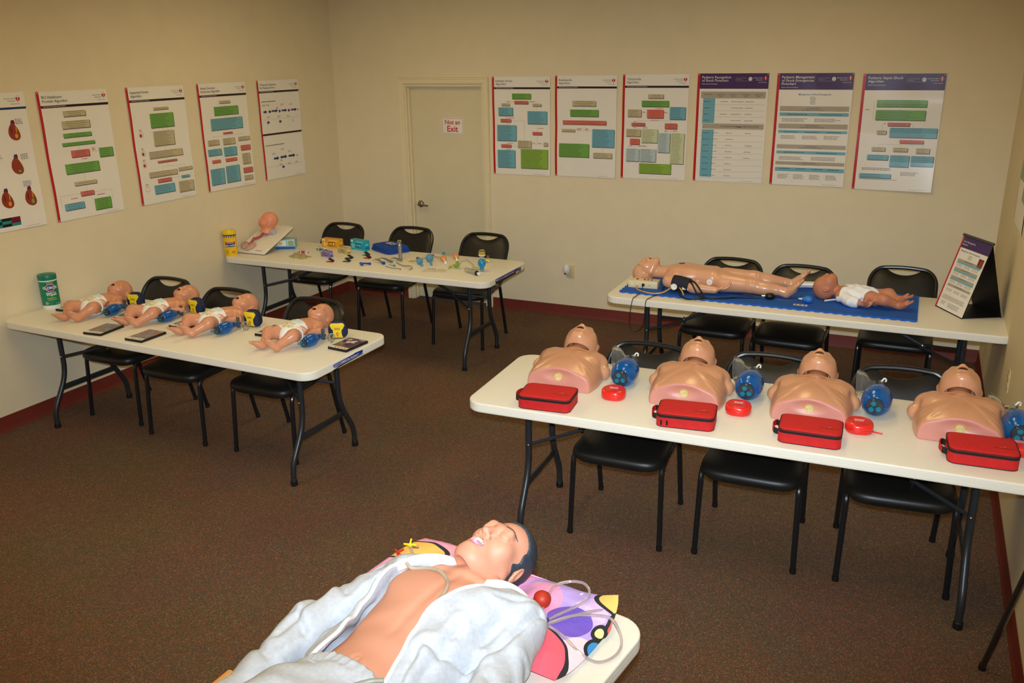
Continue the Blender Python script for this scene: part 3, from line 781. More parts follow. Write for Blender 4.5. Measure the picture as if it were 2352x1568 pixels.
for x, y in [(150, 465), (195, 780), (210, 1030), (-20, 800)]:
    a = P.uv(x, y)
    for k in range(4): P.words(a[0] - .06, a[1] - .02 + k * .011, a[0] + .07, .004)
a = P.uv(-80, 1390); c = P.uv(145, 1370)
for i, cc in enumerate(['teal', 'black', 'maroon', 'black', 'teal', 'maroon', 'teal', 'black', 'teal']): P.uvrect(a[0] + (c[0] - a[0]) * (i % 3) / 3, a[1] + .022 * (i // 3), a[0] + (c[0] - a[0]) * (i % 3 + 1) / 3, a[1] + .022 * (i // 3 + 1), cc)
left(P, -3.83, 2.098, 'wall poster with rows of painted anatomical hearts, cut by the room edge')
P = Poster(8, [(318, 198), (945, 172), (513, 1393), (1083, 1277)]); P.head(['BLS Healthcare', 'Provider Algorithm'])
for b in [(545, 362, 748, 412, 'tan', 'text', True), (533, 450, 787, 520, 'tan', 'text', True), (548, 560, 798, 598, 'green', 'text', True), (540, 642, 828, 672, 'green', 'text', True), (615, 716, 783, 780, 'salmon', 'text', True), (861, 693, 998, 778, 'green'), (564, 832, 868, 925, 'green', 'text', True), (641, 1002, 835, 1038, 'tan', 'text', True), (693, 1096, 813, 1140, 'salmon', 'text', True), (560, 1208, 733, 1272, 'blue', 'text', True), (812, 1160, 970, 1268, 'green', 'text', True)]: P.box(*b)
for l in [(655, 412, 660, 450), (668, 520, 672, 560), (680, 598, 683, 642), (690, 672, 693, 716), (783, 736, 861, 728), (708, 780, 713, 832), (726, 925, 735, 1002), (742, 1038, 750, 1096), (815, 1108, 970, 1080), (970, 1080, 978, 1170), (525, 1150, 693, 1122), (525, 1150, 540, 1255)]: P.line(*l)
for x, y, w in [(795, 700, 42), (802, 715, 35), (715, 798, 48), (615, 1170, 60), (838, 1132, 75)]:
    a = P.uv(x, y); b = P.uv(x + w, y); P.words(a[0], a[1], b[0], .006, 'redtext', fill=1)
left(P, -3.196, 2.093, 'red-edged wall poster titled BLS Healthcare Provider Algorithm')
P = Poster(9, [(1128, 162), (1633, 133), (1265, 1233), (1742, 1140)]); P.head(['Suspected Stroke', 'Algorithm'])
for b in [(1360, 328, 1493, 350, 'tan', 'text', True), (1328, 380, 1548, 508, 'green'), (1358, 538, 1555, 672, 'tan'), (1322, 715, 1622, 778, 'tan'), (1396, 806, 1568, 824, 'salmon', 'text', True), (1574, 868, 1703, 900, 'tan'), (1320, 905, 1568, 955, 'tan'), (1394, 975, 1516, 1010, 'salmon', 'text', True), (1602, 945, 1678, 968, 'blue'), (1365, 1030, 1548, 1112, 'blue'), (1576, 997, 1722, 1098, 'tan')]: P.box(*b)
for l in [(1430, 350, 1432, 380), (1446, 508, 1448, 538), (1466, 672, 1470, 715), (1478, 778, 1482, 806), (1482, 824, 1485, 860), (1440, 868, 1635, 845), (1440, 868, 1444, 905), (1635, 845, 1638, 868), (1452, 955, 1454, 975), (1516, 972, 1602, 960), (1690, 890, 1696, 980)]: P.line(*l)
for x, y in [(1260, 582), (1280, 750), (1290, 855), (1313, 1080)]:
    a = P.uv(x, y); P.blob(a[0], a[1], .036, .024, 'line', .0006); P.blob(a[0], a[1], .032, .021, 'paper', .0008)
    if y < 1000: P.blob(a[0] - .008, a[1] + .004, .02, .014, 'red', .001)
    P.words(a[0] - .03, a[1] - .045, a[0] + .03, .004); P.words(a[0] - .03, a[1] - .035, a[0] + .03, .004, 'redtext')
left(P, -2.484, 2.093, 'red-edged wall poster titled Suspected Stroke Algorithm, with small clock faces')
# second left crop, scale 4.612
P = Poster(10, [(140, 152), (648, 130), (262, 1305), (735, 1205)]); P.head(['Acute Coronary', 'Syndromes Algorithm'])
for b in [(365, 322, 484, 350, 'tan', 'text', True), (310, 380, 572, 470, 'green'), (277, 500, 618, 622, 'blue'), (408, 652, 508, 670, 'salmon', 'text', True), (250, 738, 368, 795, 'tan'), (402, 715, 533, 783, 'tan'), (562, 697, 688, 738, 'tan'), (250, 835, 392, 905, 'blue'), (408, 808, 550, 905, 'blue'), (586, 788, 692, 842, 'salmon'), (290, 952, 376, 984, 'salmon'), (425, 928, 546, 963, 'salmon'), (598, 875, 690, 990, 'tan'), (272, 1045, 425, 1220, 'blue'), (424, 1008, 582, 1190, 'blue'), (608, 1028, 710, 1084, 'salmon'), (616, 1112, 710, 1162, 'tan')]: P.box(*b)
for l in [(428, 350, 430, 380), (440, 470, 442, 500), (450, 622, 453, 652), (305, 708, 620, 668), (305, 708, 308, 738), (460, 690, 462, 715), (620, 668, 622, 697), (316, 795, 318, 835), (472, 783, 474, 808), (632, 738, 634, 788), (328, 905, 330, 952), (480, 905, 482, 928), (550, 820, 586, 815), (340, 984, 342, 1045), (488, 963, 490, 1008)]: P.line(*l)
left(P, -1.797, 2.097, 'red-edged wall poster titled Acute Coronary Syndromes Algorithm')
P = Poster(11, [(780, 125), (1202, 98), (872, 1185), (1262, 1102)]); P.head(['Treatment Sequences', 'for Pulseless Arrest'])
P.rect(846, 698, 1240, 652, 'black') if False else P.uvrect(.036, .53, 1, .546, 'black', .0005); P.uvrect(.036, .546, 1, .5495, 'maroon', .0005)
def arrow(P, u, v, L, col='navy', h=.03):
    P.poly([(u, v - h * .28), (u + L - .05, v - h * .28), (u + L - .05, v - h * .62), (u + L, v), (u + L - .05, v + h * .62), (u + L - .05, v + h * .28), (u, v + h * .28)], col, .0008)
for x, y, L in [(848, 450, .09), (898, 445, .07), (930, 438, .15), (1000, 437, .06), (1032, 430, .13), (1095, 427, .06), (1128, 420, .14)]:
    a = P.uv(x, y); arrow(P, a[0], a[1], L)
for x, y, L in [(945, 945, .13), (1010, 930, .17), (1092, 915, .17)]:
    a = P.uv(x, y); arrow(P, a[0], a[1], L, h=.036)
for x, y in [(982, 405), (1197, 415), (1020, 960), (1178, 905)]: a = P.uv(x, y); P.blob(a[0], a[1], .018, .012, 'orange')
for x, y in [(885, 560), (1005, 547), (1028, 1035)]: a = P.uv(x, y); arrow(P, a[0], a[1], .07)
for x, y in [(928, 430), (1030, 425), (1125, 415), (1140, 530)]: a = P.uv(x, y); P.uvrect(a[0], a[1] - .012, a[0] + .01, a[1] + .014, 'red', .001)
for x, y, w in [(828, 340, .42), (868, 805, .5)]: a = P.uv(x, y); P.words(a[0], a[1], a[0] + w, .008, fill=1)
for x, y in [(845, 375), (885, 370), (1030, 360), (1118, 355), (895, 495), (998, 487), (1095, 480), (940, 885), (1025, 835), (1100, 855), (1012, 1000), (1095, 985), (1170, 968)]:
    a = P.uv(x, y)
    for k in range(2): P.words(a[0] - .03, a[1] + k * .01, a[0] + .07, .0035)
for y0, y1 in [((848, 535), (1210, 490)), ((885, 1040), (1245, 975))]: P.line(*y0, *y1)
left(P, -1.104, 2.10, 'red-edged wall poster titled Treatment Sequences for Pulseless Arrest, with blue arrows')
# right wall poster, only its edge in view
P = Poster(12, [(0, 0), (100, 0), (0, 100), (100, 100)]); P.head(['Acute Pulmonary', 'Algorithm'] if False else ['', ''])
for b in [(3, 45, 45, 68, 'green'), (50, 45, 95, 60, 'tan'), (10, 16, 60, 24, 'tan'), (10, 28, 80, 36, 'blue'), (50, 65, 95, 80, 'green')]: P.box(*b)
t = P.finish('wall poster with a green box on the right wall, seen edge-on', 'poster on the right wall', (W, -1.0, 2.10), -PI / 2)
# ---------------------------------------------------------------- small things on the tables
def gm(name, rgb, rough=.08, trans=.9, ior=1.35): return mat(name, rgb, rough, trans=trans, ior=ior, var=.01)
CLEAR = gm('clear_plastic', (236, 240, 240), .06, .95, 1.25)
SMOKE = gm('smoky_plastic', (120, 132, 140), .1, .8)
BVBLUE = mat('blue_silicone', (0, 124, 212), .1, trans=.7, ior=1.4, var=.03, coat=.4)
BVCAP = mat('grey_clear_cap', (58, 74, 84), .18, trans=.35, var=.1)
TEALD = mat('teal_valve', (20, 130, 160), .3, trans=.2)
BLK = mat('black_plastic', (16, 16, 17), .4, var=.05)
WPL = mat('white_plastic', (236, 234, 228), .35, var=.01)
def ztop(o): return o

# --- wipes canisters
def canister(name, label, x, y, r, h, cols, yaw, kind):
    t = thing(name, label, 'wipes canister', (x, y, TH), yaw)
    body, cap, base, band = cols
    MB().lathe([(0, 0), (r * .96, 0), (r, .004), (r, .026)], 40, caps=True).build('base_ring', base, t)
    b = MB().lathe([(r * .985, .026), (r * .985, h - .042)], 48, caps=False)
    bo = b.build('label_sleeve', body, t)
    MB().lathe([(r, h - .042), (r, h - .034), (r * .97, h - .033)], 40, caps=True).build('neck_ring', base if kind == 0 else band, t)
    MB().lathe([(r * 1.01, h - .034), (r * 1.02, h - .03), (r * 1.02, h - .006), (r * .98, h - .001), (r * .8, h), (r * .6, h - .001), (r * .55, h + .003), (.0, h + .004)], 40).build('lid', cap, t)
    def wrap(mb, V, F, mi, off=.0006):
        R = r * .985 + off
        mb.add([(R * math.sin(a / R), -R * math.cos(a / R), z) for a, z in V], F, mi, False)
    def panel(mb, a0, a1, z0, z1, mi, off):
        n = 16; V = []; F = []
        for i in range(n + 1):
            a = a0 + (a1 - a0) * i / n; V += [(a, z0), (a, z1)]
        F = [(2 * i, 2 * i + 2, 2 * i + 3, 2 * i + 1) for i in range(n)]
        wrap(mb, V, F, mi, off)
    def tx(mb, s, a, z, size, mi, bold=.012, off=.0014, al='CENTER', sk=.1):
        V, F = text2d(s, size, bold, al); wrap(mb, [(a + u, z + v + u * sk * 0) for u, v in V], F, mi, off)
    mb = MB()
    return t, mb, panel, tx, wrap, bo
YEL = mat('label_yellow', (238, 200, 30), .35, var=.03); NAVY = mat('label_navy', (30, 40, 110), .35, var=.03); LRED = mat('label_red', (196, 40, 44), .35, var=.03); LBLUE = mat('label_blue', (40, 70, 170), .35)
GRN = mat('label_green', (8, 128, 98), .3, var=.05, scale=20); LIM = mat('label_lime', (196, 210, 60), .4)
t, mb, panel, tx, wrap, bo = canister('wipes_canister', 'green canister of disinfecting wipes against the left wall', .063, -3.395, .056, .228, (GRN, mat('green_cap', (8, 120, 100), .35), WPL, WPL), 1.1, 0)
hexa = lambda k, cz, c=0: [(c + .040 * k, cz), (c + .012 * k, cz + .024 * k), (c - .014 * k, cz + .024 * k), (c - .040 * k, cz), (c - .014 * k, cz - .024 * k), (c + .012 * k, cz - .024 * k)]
for k, mi, off in ((1.0, 0, .0006), (.92, 1, .001), (.76, 2, .0014)):
    pts = hexa(k, .145)
    V = []
    for i in range(len(pts)):
        p, q = pts[i], pts[(i + 1) % 6]
        for j in range(4): V.append((p[0] + (q[0] - p[0]) * j / 4, p[1] + (q[1] - p[1]) * j / 4))
    c = [(0, .145)]
    wrap(mb, V + c, [(i, (i + 1) % 24, 24) for i in range(24)], mi, off)
tx(mb, 'CLOROX', 0, .137, .023, 0, .03, .002); tx(mb, 'Disinfecting', 0, .108, .0125, 0); tx(mb, 'Wipes', 0, .092, .025, 0, .02)
tx(mb, 'Fresh Scent', 0, .072, .0115, 3); tx(mb, 'Cleans & Disinfects', 0, .062, .008, 3); tx(mb, 'Kills Germs', 0, .175, .009, 3)
for i in range(5): panel(mb, -.045, -.045 + .012 + .006 * (i % 3), .05 - i * .004, .0515 - i * .004, 0, .001)
tx(mb, '75 wipes', .032, .034, .008, 0)
mb.build('label_print', [WPL, LRED, LBLUE, YEL], bo)
t, mb, panel, tx, wrap, bo = canister('wipes_canister', 'yellow canister of wipes standing on the corner of the airway table', .06, -1.685, .053, .212, (YEL, mat('yellow_cap', (240, 208, 30), .35), mat('yellow_base', (236, 196, 30), .35), NAVY), .62, 1)
panel(mb, -.16, .16, .154, .172, 1, .0006); tx(mb, 'Kills Germs', .01, .158, .012, 0)
for i in range(9):
    a = -.06 + .018 * i; wrap(mb, [(a, .10), (a + .006, .10), (a * 1.5 + .003, .15)], [(0, 1, 2)], 3, .0006)
panel(mb, -.038, .05, .078, .105, 1, .0008); panel(mb, -.038, .05, .105, .119, 2, .0008)
tx(mb, 'Disinfecting', .006, .1085, .0125, 0, .015, .0018); tx(mb, 'REDI WIPES', .006, .0835, .0185, 0, .03, .0018)
for i in range(6): panel(mb, -.04, -.012, .05 - i * .006, .053 - i * .006, 4, .001); panel(mb, .01, .045, .042 - i * .004, .0445 - i * .004, 4, .001)
mb.build('label_print', [WPL, NAVY, LRED, mat('label_pale_yellow', (250, 226, 110), .4), mat('label_orange', (214, 130, 24), .4)], bo)

# --- DVD cases
def dvd(x, y, rz, label, cols, seed):
    t = thing('dvd_case', label, 'DVD case', (x, y, TH), rz, 'DVD cases on the baby table')
    MB().slab(.136, .19, .0145, .004, .0015, 3, 2).build('case', BLK, t, sharp=30)
    r = random.Random(seed); m = MB(); w, d, z = .126, .184, .0149
    def q(x0, y0, x1, y1, mi, k=0): m.add([(x0, y0, z + k), (x1, y0, z + k), (x1, y1, z + k), (x0, y1, z + k)], [(0, 1, 2, 3)], mi, False)
    q(-w / 2, -d / 2, w / 2, d / 2, 0); q(-w / 2, -d / 2, w / 2, -d / 2 + .03, 1, .0002)
    for k in range(9):
        cx, cy, rr = r.uniform(-.04, .045), r.uniform(-.045, .07), r.uniform(.008, .022)
        n = 9; ph = r.random() * 6
        m.add([(cx + rr * math.cos(ph + 2 * PI * i / n) * r.uniform(.8, 1.3), cy + rr * math.sin(ph + 2 * PI * i / n) * r.uniform(.8, 1.2), z + .0003 + k * .00008) for i in range(n)], [tuple(range(n))], 2 + k % 3, False)
    for k in range(4): q(-.03 + k * .022, -.082, -.016 + k * .022, -.074, 5, .0005)
    for k in range(3): q(.02, .08 - k * .004, .058, .082 - k * .004, 1, .0012)
    m.build('cover_print', [mat('dvd_%s_%d' % (i, seed), c, .22, var=.1, scale=60) for i, c in enumerate(cols)], t)
WH = (232, 226, 214); gr = [(122, 118, 122), WH, (142, 138, 138), (104, 108, 124), (150, 130, 122), (40, 38, 40)]
dvd(.222, -3.350, .06, 'grey covered DVD case lying beside the green wipes canister', gr, 21)
dvd(.825, -3.642, .09, 'grey covered DVD case at the table edge, left of another', [(120, 118, 124)] + gr[1:], 22)
dvd(1.165, -3.638, 0, 'grey covered DVD case with reddish marks at the table edge', [(124, 120, 126), WH, (150, 92, 90), (120, 124, 140), (150, 130, 132), (40, 38, 40)], 23)
dvd(.737, -3.345, .10, 'grey covered DVD case half under the leg of a baby manikin', [(112, 112, 118)] + gr[1:], 24)
dvd(1.213, -3.348, -.02, 'brownish covered DVD case beside the leg of a baby manikin', [(120, 100, 90), WH, (150, 120, 104), (92, 76, 70), (160, 150, 140), (40, 38, 40)], 25)
dvd(1.812, -3.272, .05, 'blue covered DVD case beside the last baby manikin', [(70, 104, 168), WH, (200, 170, 150), (120, 150, 200), (60, 70, 120), (40, 38, 40)], 26)
dvd(2.375, -3.316, -.1, 'purple covered DVD case at the stickered table end', [(84, 56, 84), WH, (220, 214, 210), (150, 120, 90), (60, 40, 90), (50, 20, 30)], 27)

# --- mask pouches (navy and yellow)
PNAVY = mat('pouch_navy', (20, 34, 70), .7, var=.08, bump=.3, bscale=500); PYEL = mat('pouch_yellow', (236, 206, 30), .6, var=.04, bump=.2, bscale=500)
def make_pouch():
    t = thing('mask_pouch', '', 'pouch')
    n = 32; hw, hh = .052, .104
    def outl(k):
        o = []
        for i in range(n):
            a = 2 * PI * i / n; c, s = math.cos(a), math.sin(a)
            x = hw * math.copysign(abs(c) ** .7, c); z = .5 * hh + .5 * hh * math.copysign(abs(s) ** (.62 if s < 0 else .95), s)
            x *= 1.05 - .16 * max(0, (z / hh - .45))
            o.append((x * k, .5 * hh + (z - .5 * hh) * k))
        return o
    mb = MB(); rs = []
    for y, k in ((-.031, .55), (-.029, .8), (-.024, .93), (-.012, 1.0), (.012, 1.0), (.022, .95), (.028, .8), (.029, .5)): rs.append([(x, y + .004 * 0, z) for x, z in outl(k)])
    mb.rings(rs); mb.build('shell', PNAVY, t)
    # yellow hour-glass panel
    p = MB(); V = []; F = []; m = 14
    for j in range(m + 1):
        v = j / m; z = .008 + .088 * v
        w = .024 + .012 * (2 * v - .75) ** 2 * 1.2 + (.006 if v > .6 else 0) - (.018 * max(0, v - .86) / .14)
        for i in range(7):
            u = -1 + i / 3
            e = max(abs(u * w) / hw, abs(2 * z / hh - 1)); y = -.0318 + .020 * max(0, e - .55) ** 1.6 * 1.9
            V.append((u * w, y - .0012, z))
    for j in range(m):
        for i in range(6): F.append((j * 7 + i, j * 7 + i + 1, (j + 1) * 7 + i + 1, (j + 1) * 7 + i))
    p.add(V, F); po = p.build('front_panel', PYEL, t); po['label'] = 'yellow front panel'
    pr = MB()
    for z, s_ in ((.066, .0042), (.060, .0042)):
        x = -.016
        while x < .014: pr.box((x + .002, -.0335, z), (.004, .0006, .0028)); x += .0055
    o1 = [(.009 * math.cos(2 * PI * i / 16), .009 * math.sin(2 * PI * i / 16)) for i in range(16)]; o2 = [(a * .75, b * .75) for a, b in o1]
    pr.add([(a, -.0337, .034 + b) for a, b in o1 + o2], [(i, (i + 1) % 16, (i + 1) % 16 + 16, i + 16) for i in range(16)], 1, False)
    V, F = text2d('R', .014, .02, 'CENTER'); pr.add([(a, -.0338, .029 + b) for a, b in V], F, 1, False)
    pr.box((0, -.0337, .0215), (.012, .0005, .003), 1)
    pr.build('print', [BLK, RED], po)
    zp = MB(); o = outl(1.012); zp.tube([(x, .002, z) for x, z in o], .0022, 6, closed=True); zp.build('zipper', BLK, t)
    return t
p0 = make_pouch()
for i, (x, y, rz, lb) in enumerate([(.600, -3.180, .22, 'navy and yellow zip pouch beside the baby manikin closest to the left wall'), (1.085, -3.135, -.1, 'navy and yellow zip pouch behind the second baby manikin from the left wall'),
                                    (1.612, -3.215, .05, 'navy and yellow zip pouch behind the third baby manikin from the left wall'), (2.232, -3.208, .5, 'navy and yellow zip pouch, upright, beside the purple DVD case')]):
    q = p0 if i == 0 else dup(p0)
    q.location = (x, y, TH); q.rotation_euler.z = rz; q['label'] = lb; q['group'] = 'mask pouches'

# --- bag valve masks
def make_bvm(big):
    t = thing('bag_valve_mask', '', 'resuscitator bag')
    if big: R, L = .064, .205
    else: R, L = .036, .135
    # axis along +y from end cap (y=0) to neck (y=L); centre height R
    A = TR((0, 0, R * 1.01)) @ RXm(-PI / 2)
    prof = [(R * .50, .006), (R * .62, .008), (R * .80, .018), (R * .93, .036), (R, .060), (R, L * .52), (R * .95, L * .62), (R * .80, L * .76), (R * .58, L * .88), (R * .36, L * .95), (R * .30, L)]
    if big:
        pr2 = []
        for i in range(len(prof) - 1):
            (r0, z0), (r1, z1) = prof[i], prof[i + 1]
            for k in range(5): pr2.append((r0 + (r1 - r0) * k / 5, z0 + (z1 - z0) * k / 5))
        pr2.append(prof[-1]); prof = [(r - (.0012 if .25 < z / L < .7 and int(z * 90) % 3 == 0 else 0), z) for r, z in pr2]
    MB().lathe(prof, 32, X=A).build('bag', BVBLUE, t)
    c = MB(); k = R * .54
    c.lathe([(0, -.010), (k * .6, -.010), (k * .62, -.014), (k * .95, -.012), (k * 1.05, -.004), (k * 1.05, .010), (k * .8, .014)], 24, X=A)
    for i in range(18 if not big else 22):
        a = 2 * PI * i / (18 if not big else 22); c.box((k * 1.06 * math.cos(a), k * 1.06 * math.sin(a), .002), (.004, .004, .018), X=A)
    co = c.build('end_cap', BVCAP, t)
    d = MB()
    for a in (.4, 2.4, 4.4): d.lathe([(0, -.0152), (k * .32, -.0152), (k * .32, -.010)], 12, X=A @ TR((k * .5 * math.cos(a), k * .5 * math.sin(a), 0)))
    d.build('valve_disc', TEALD, co)
    if not big:
        s = MB(); s.lathe([(.007, -.02), (.0075, -.035), (.006, -.035), (.0055, -.012)], 12, X=A @ TR((-k * .5, -k * .4, 0)), caps=False); s.build('oxygen_port', CLEAR, co)
    zc = R * 1.01
    if big:
        MB().lathe([(R * .32, L), (R * .36, L + .004), (R * .36, L + .03), (R * .28, L + .034), (R * .28, L + .05)], 20, X=A).build('neck', SMOKE, t)
        v = MB(); v.lathe([(0, 0), (.017, 0), (.02, .006), (.02, .03), (.016, .036), (.012, .038), (.012, .055), (.0, .056)], 20, X=TR((0, L + .045, zc - .022))); v.build('patient_valve', CLEAR, t)
        MB().tube(spline([(.0, L + .045, zc + .03), (.012, L + .045, zc + .047), (.02, L + .05, zc + .04), (.018, L + .05, zc + .03)], 4), .004, 8).build('port_cap', WPL, t)
        # mask standing on its rim edge beside the bag
        X = TR((-.052, L + .032, zc + .018)) @ RYm(-PI / 2 - .08) @ RZm(.0)
        m = MB(); m.lathe([(.011, -.03), (.0115, -.012), (.016, -.006), (.03, .004), (.041, .018), (.046, .034), (.049, .036), (.051, .044), (.046, .05), (.04, .048), (.038, .04), (.036, .03), (.028, .012), (.012, 0)], 28, X=X @ SCm(1.25, .95, 1), caps=False)
        m.build('face_mask', CLEAR, t)
    else:
        MB().lathe([(R * .34, L), (R * .40, L + .004), (R * .40, L + .016), (R * .3, L + .018)], 18, X=A).build('neck', BVBLUE, t)
        v = MB(); v.lathe([(0, -.016), (.012, -.016), (.017, -.008), (.017, .008), (.013, .014), (.009, .016), (.009, .028), (.0105, .028), (.0105, .046), (0, .046)], 18, X=TR((.005, L + .036, .026))); v.build('patient_valve', SMOKE, t)
        MB().lathe([(0, 0), (.011, 0), (.011, .012), (0, .012)], 14, X=TR((.005, L + .036, .022))).build('valve_disc', TEALD, t)
        X = TR((.030, L + .03, .027)) @ RYm(PI / 2) @ RXm(.15)
        m = MB(); m.lathe([(.008, 0), (.009, .014), (.014, .02), (.024, .028), (.0265, .036), (.030, .039), (.030, .044), (.026, .047), (.023, .040), (.011, .022)], 24, X=X, caps=False); m.build('face_mask', CLEAR, t)
    return t
bs = make_bvm(False)
for i, (x, y, rz, lb) in enumerate([(.612, -3.43, .18, 'small blue resuscitator bag beside the baby manikin closest to the left wall'), (1.042, -3.40, .02, 'small blue resuscitator bag beside the second baby manikin from the left wall'),
                                    (1.555, -3.465, -.02, 'small blue resuscitator bag beside the third baby manikin from the left wall'), (2.182, -3.462, .0, 'small blue resuscitator bag beside the purple DVD case')]):
    q = bs if i == 0 else dup(bs)
    q.location = (x, y, TH); q.rotation_euler.z = rz; q['label'] = lb; q['group'] = 'small resuscitator bags'
bb = make_bvm(True)
for i, (x, y, rz, lb) in enumerate([(4.0, -3.375, .04, 'large blue resuscitator bag between the first and second torso manikins'), (4.585, -3.315, .0, 'large blue resuscitator bag between the second and third torso manikins'),
                                    (5.135, -3.285, -.04, 'large blue resuscitator bag between the third and fourth torso manikins'), (5.688, -3.372, .03, 'large blue resuscitator bag between the last torso manikin and the right wall')]):
    q = bb if i == 0 else dup(bb)
    q.location = (x, y, TH); q.rotation_euler.z = rz; q['label'] = lb; q['group'] = 'large resuscitator bags'

# --- red zip cases
CRED = mat('red_nylon', (196, 26, 28), .7, var=.06, scale=60, bump=.35, bscale=700); CBLK = mat('black_webbing', (18, 17, 17), .75, var=.1, bump=.3, bscale=600)
CPR = mat('case_print', (64, 30, 20), .6)
def make_case(pulls, flat):
    t = thing('zip_case', '', 'zip case')
    w, d, h = .25, .178, .058
    o = rrect(w, d, .03, 6)
    def rg(k, z, dz=0): return [(x - math.copysign(min(abs(x), k), x) if False else x * (1 - 2 * k / w), y * (1 - 2 * k / d), z) for x, y in o]
    MB().rings([rg(.006, 0), rg(.001, .003), rg(0, .012), rg(0, .044), rg(.002, .046)]).build('lower_shell', CRED, t)
    MB().rings([rg(.002, .056), rg(0, .057), rg(.001, .061), rg(.006, .066), rg(.02, .0695), rg(.05, .0705), rg(.07, .071)]).build('lid', CRED, t)
    MB().rings([rg(.003, .045), rg(-.0005, .0465), rg(-.0005, .0575), rg(.003, .059)]).build('zipper_band', CBLK, t)
    MB().tube([(x * 1.002, y * 1.002, .0612) for x, y in o], .0016, 6, closed=True).build('lid_piping', CBLK, t)
    MB().tube([(x * .99, y * .985, .003) for x, y in o], .0018, 6, closed=True).build('base_piping', CBLK, t)
    # carry handle on the left end
    pth = spline([(-w / 2 + .002, .045, .03), (-w / 2 - .018, .04, .036), (-w / 2 - .027, .0, .037), (-w / 2 - .018, -.04, .036), (-w / 2 + .002, -.045, .03)], 6)
    hd = MB()
    for side in (0, 1):
        hd.rings([[(p.x + s_ * .0015, p.y, p.z + z_) for s_, z_ in ((-1, -.013), (1, -.013), (1, .013), (-1, .013))] for p in (pth[5:-5] if side == 0 else pth[:7])], side, True)
    hd.rings([[(p.x + s_ * .0015, p.y, p.z + z_) for s_, z_ in ((-1, -.013), (1, -.013), (1, .013), (-1, .013))] for p in pth[-7:]], 1, True)
    hd.build('handle', [CRED, CBLK], t, sharp=60)
    pr = MB()
    for cx, cz_ in ((.070, -.026),):
        for a in (.6, 2.5): 
            pr.tube([(cx + .012 * math.cos(a + k * .35) * (1 if a < 1 else 1), cz_ + .006 * math.sin(a * 1.7 + k * .8), .0712) for k in range(4)], .0009, 5, 1)
        pr.box((cx, cz_, .0713), (.006, .003, .0004), 1)
        V, F = text2d('First Response', .0105, .0, 'CENTER'); 
        x = -.035
        while x < .036:
            L = random.uniform(.003, .007); pr.box((cx + x, cz_ - .011, .0712), (L, .0035, .0004), 0); x += L + .0022
    pr.build('lid_print', [CPR, mat('case_print_gold', (170, 130, 50), .5)], t)
    if pulls:
        for x in (-.10, -.075):
            MB().slab(.007, .003, .022, .001, 0, 2, X=TR((x, -d / 2 - .003, .012))).build('zipper_pull', BLK, t)
    return t
cs = make_case(False, 0); cs2 = None
for i, (x, y, rz, lb) in enumerate([(3.748, -3.672, .10, 'red zip case closest to the free end of the torso table'), (4.388, -3.622, .13, 'red zip case with two hanging zipper pulls'),
                                    (4.905, -3.592, .05, 'red zip case in front of the third torso manikin, behind the red strap'), (5.545, -3.527, .06, 'red zip case leaning on the torso manikin by the right wall')]):
    q = cs if i == 0 else (make_case(True, 0) if i == 1 else dup(cs))
    q.location = (x, y, TH); q.rotation_euler.z = rz; q['label'] = lb; q['group'] = 'red zip cases'

# --- red pocket-mask clam cases
PRED = mat('red_hard_plastic', (222, 38, 30), .25, var=.03, coat=.3)
def make_pocket(strap):
    t = thing('pocket_mask_case', '', 'mask case')
    n = 40
    def outl(k):
        o = []
        for i in range(n):
            a = 2 * PI * i / n; c, s = math.cos(a), math.sin(a)
            x = .058 * math.copysign(abs(c) ** .75, c) * (1.0 - .18 * max(0, s)); y = .061 * math.copysign(abs(s) ** .8, s)
            o.append((x * k, y * k))
        return o
    def rg(k, z): return [(x, y, z) for x, y in outl(k)]
    MB().rings([rg(.86, 0), rg(.95, .004), rg(1.0, .014), rg(1.0, .0205)]).build('lower_shell', PRED, t)
    l = MB().rings([rg(1.0, .0218), rg(1.0, .030), rg(.97, .038), rg(.9, .043), rg(.78, .0455), rg(.74, .0445), rg(.6, .0445), rg(.3, .0447)]); lo = l.build('lid', PRED, t)
    MB().rings([rg(.985, .019), rg(.985, .023)]).build('seam', mat('dark_red_seam', (120, 14, 12), .5), t)
    pr = MB()
    for k, z_ in enumerate((.018, .010, .005, 0)):
        x = -.02
        while x < .016:
            L = random.uniform(.002, .006) * (1.4 if k == 0 else 1); pr.box((x + L / 2, z_ - .004, .0448), (L, .003 if k == 0 else .0012, .0003)); x += L + .0015
    pr.build('lid_print', WHT, lo)
    MB().slab(.026, .006, .007, .002, .001, 2, 2, X=TR((0, -.0595, .017))).build('latch', PRED, t)
    if strap:
        MB().tube(spline([(.046, -.012, .006), (.07, -.022, .006), (.092, -.026, .004)], 5), [.0035] * 10 + [.0042], 8, flat=.6).build('strap', PRED, t)
    return t
pk = make_pocket(False)
for i, (x, y, rz, lb) in enumerate([(4.0, -3.468, .1, 'red hard mask case between the first and second torso manikins'), (4.575, -3.425, .1, 'red hard mask case between the second and third torso manikins'),
                                    (5.085, -3.425, .15, 'red hard mask case with a short strap sticking out'), (5.69, -3.405, .1, 'red hard mask case by the right wall, cut by the frame')]):
    q = pk if i == 0 else (make_pocket(True) if i == 2 else dup(pk))
    q.location = (x, y, TH); q.rotation_euler.z = rz; q['label'] = lb; q['group'] = 'red mask cases'
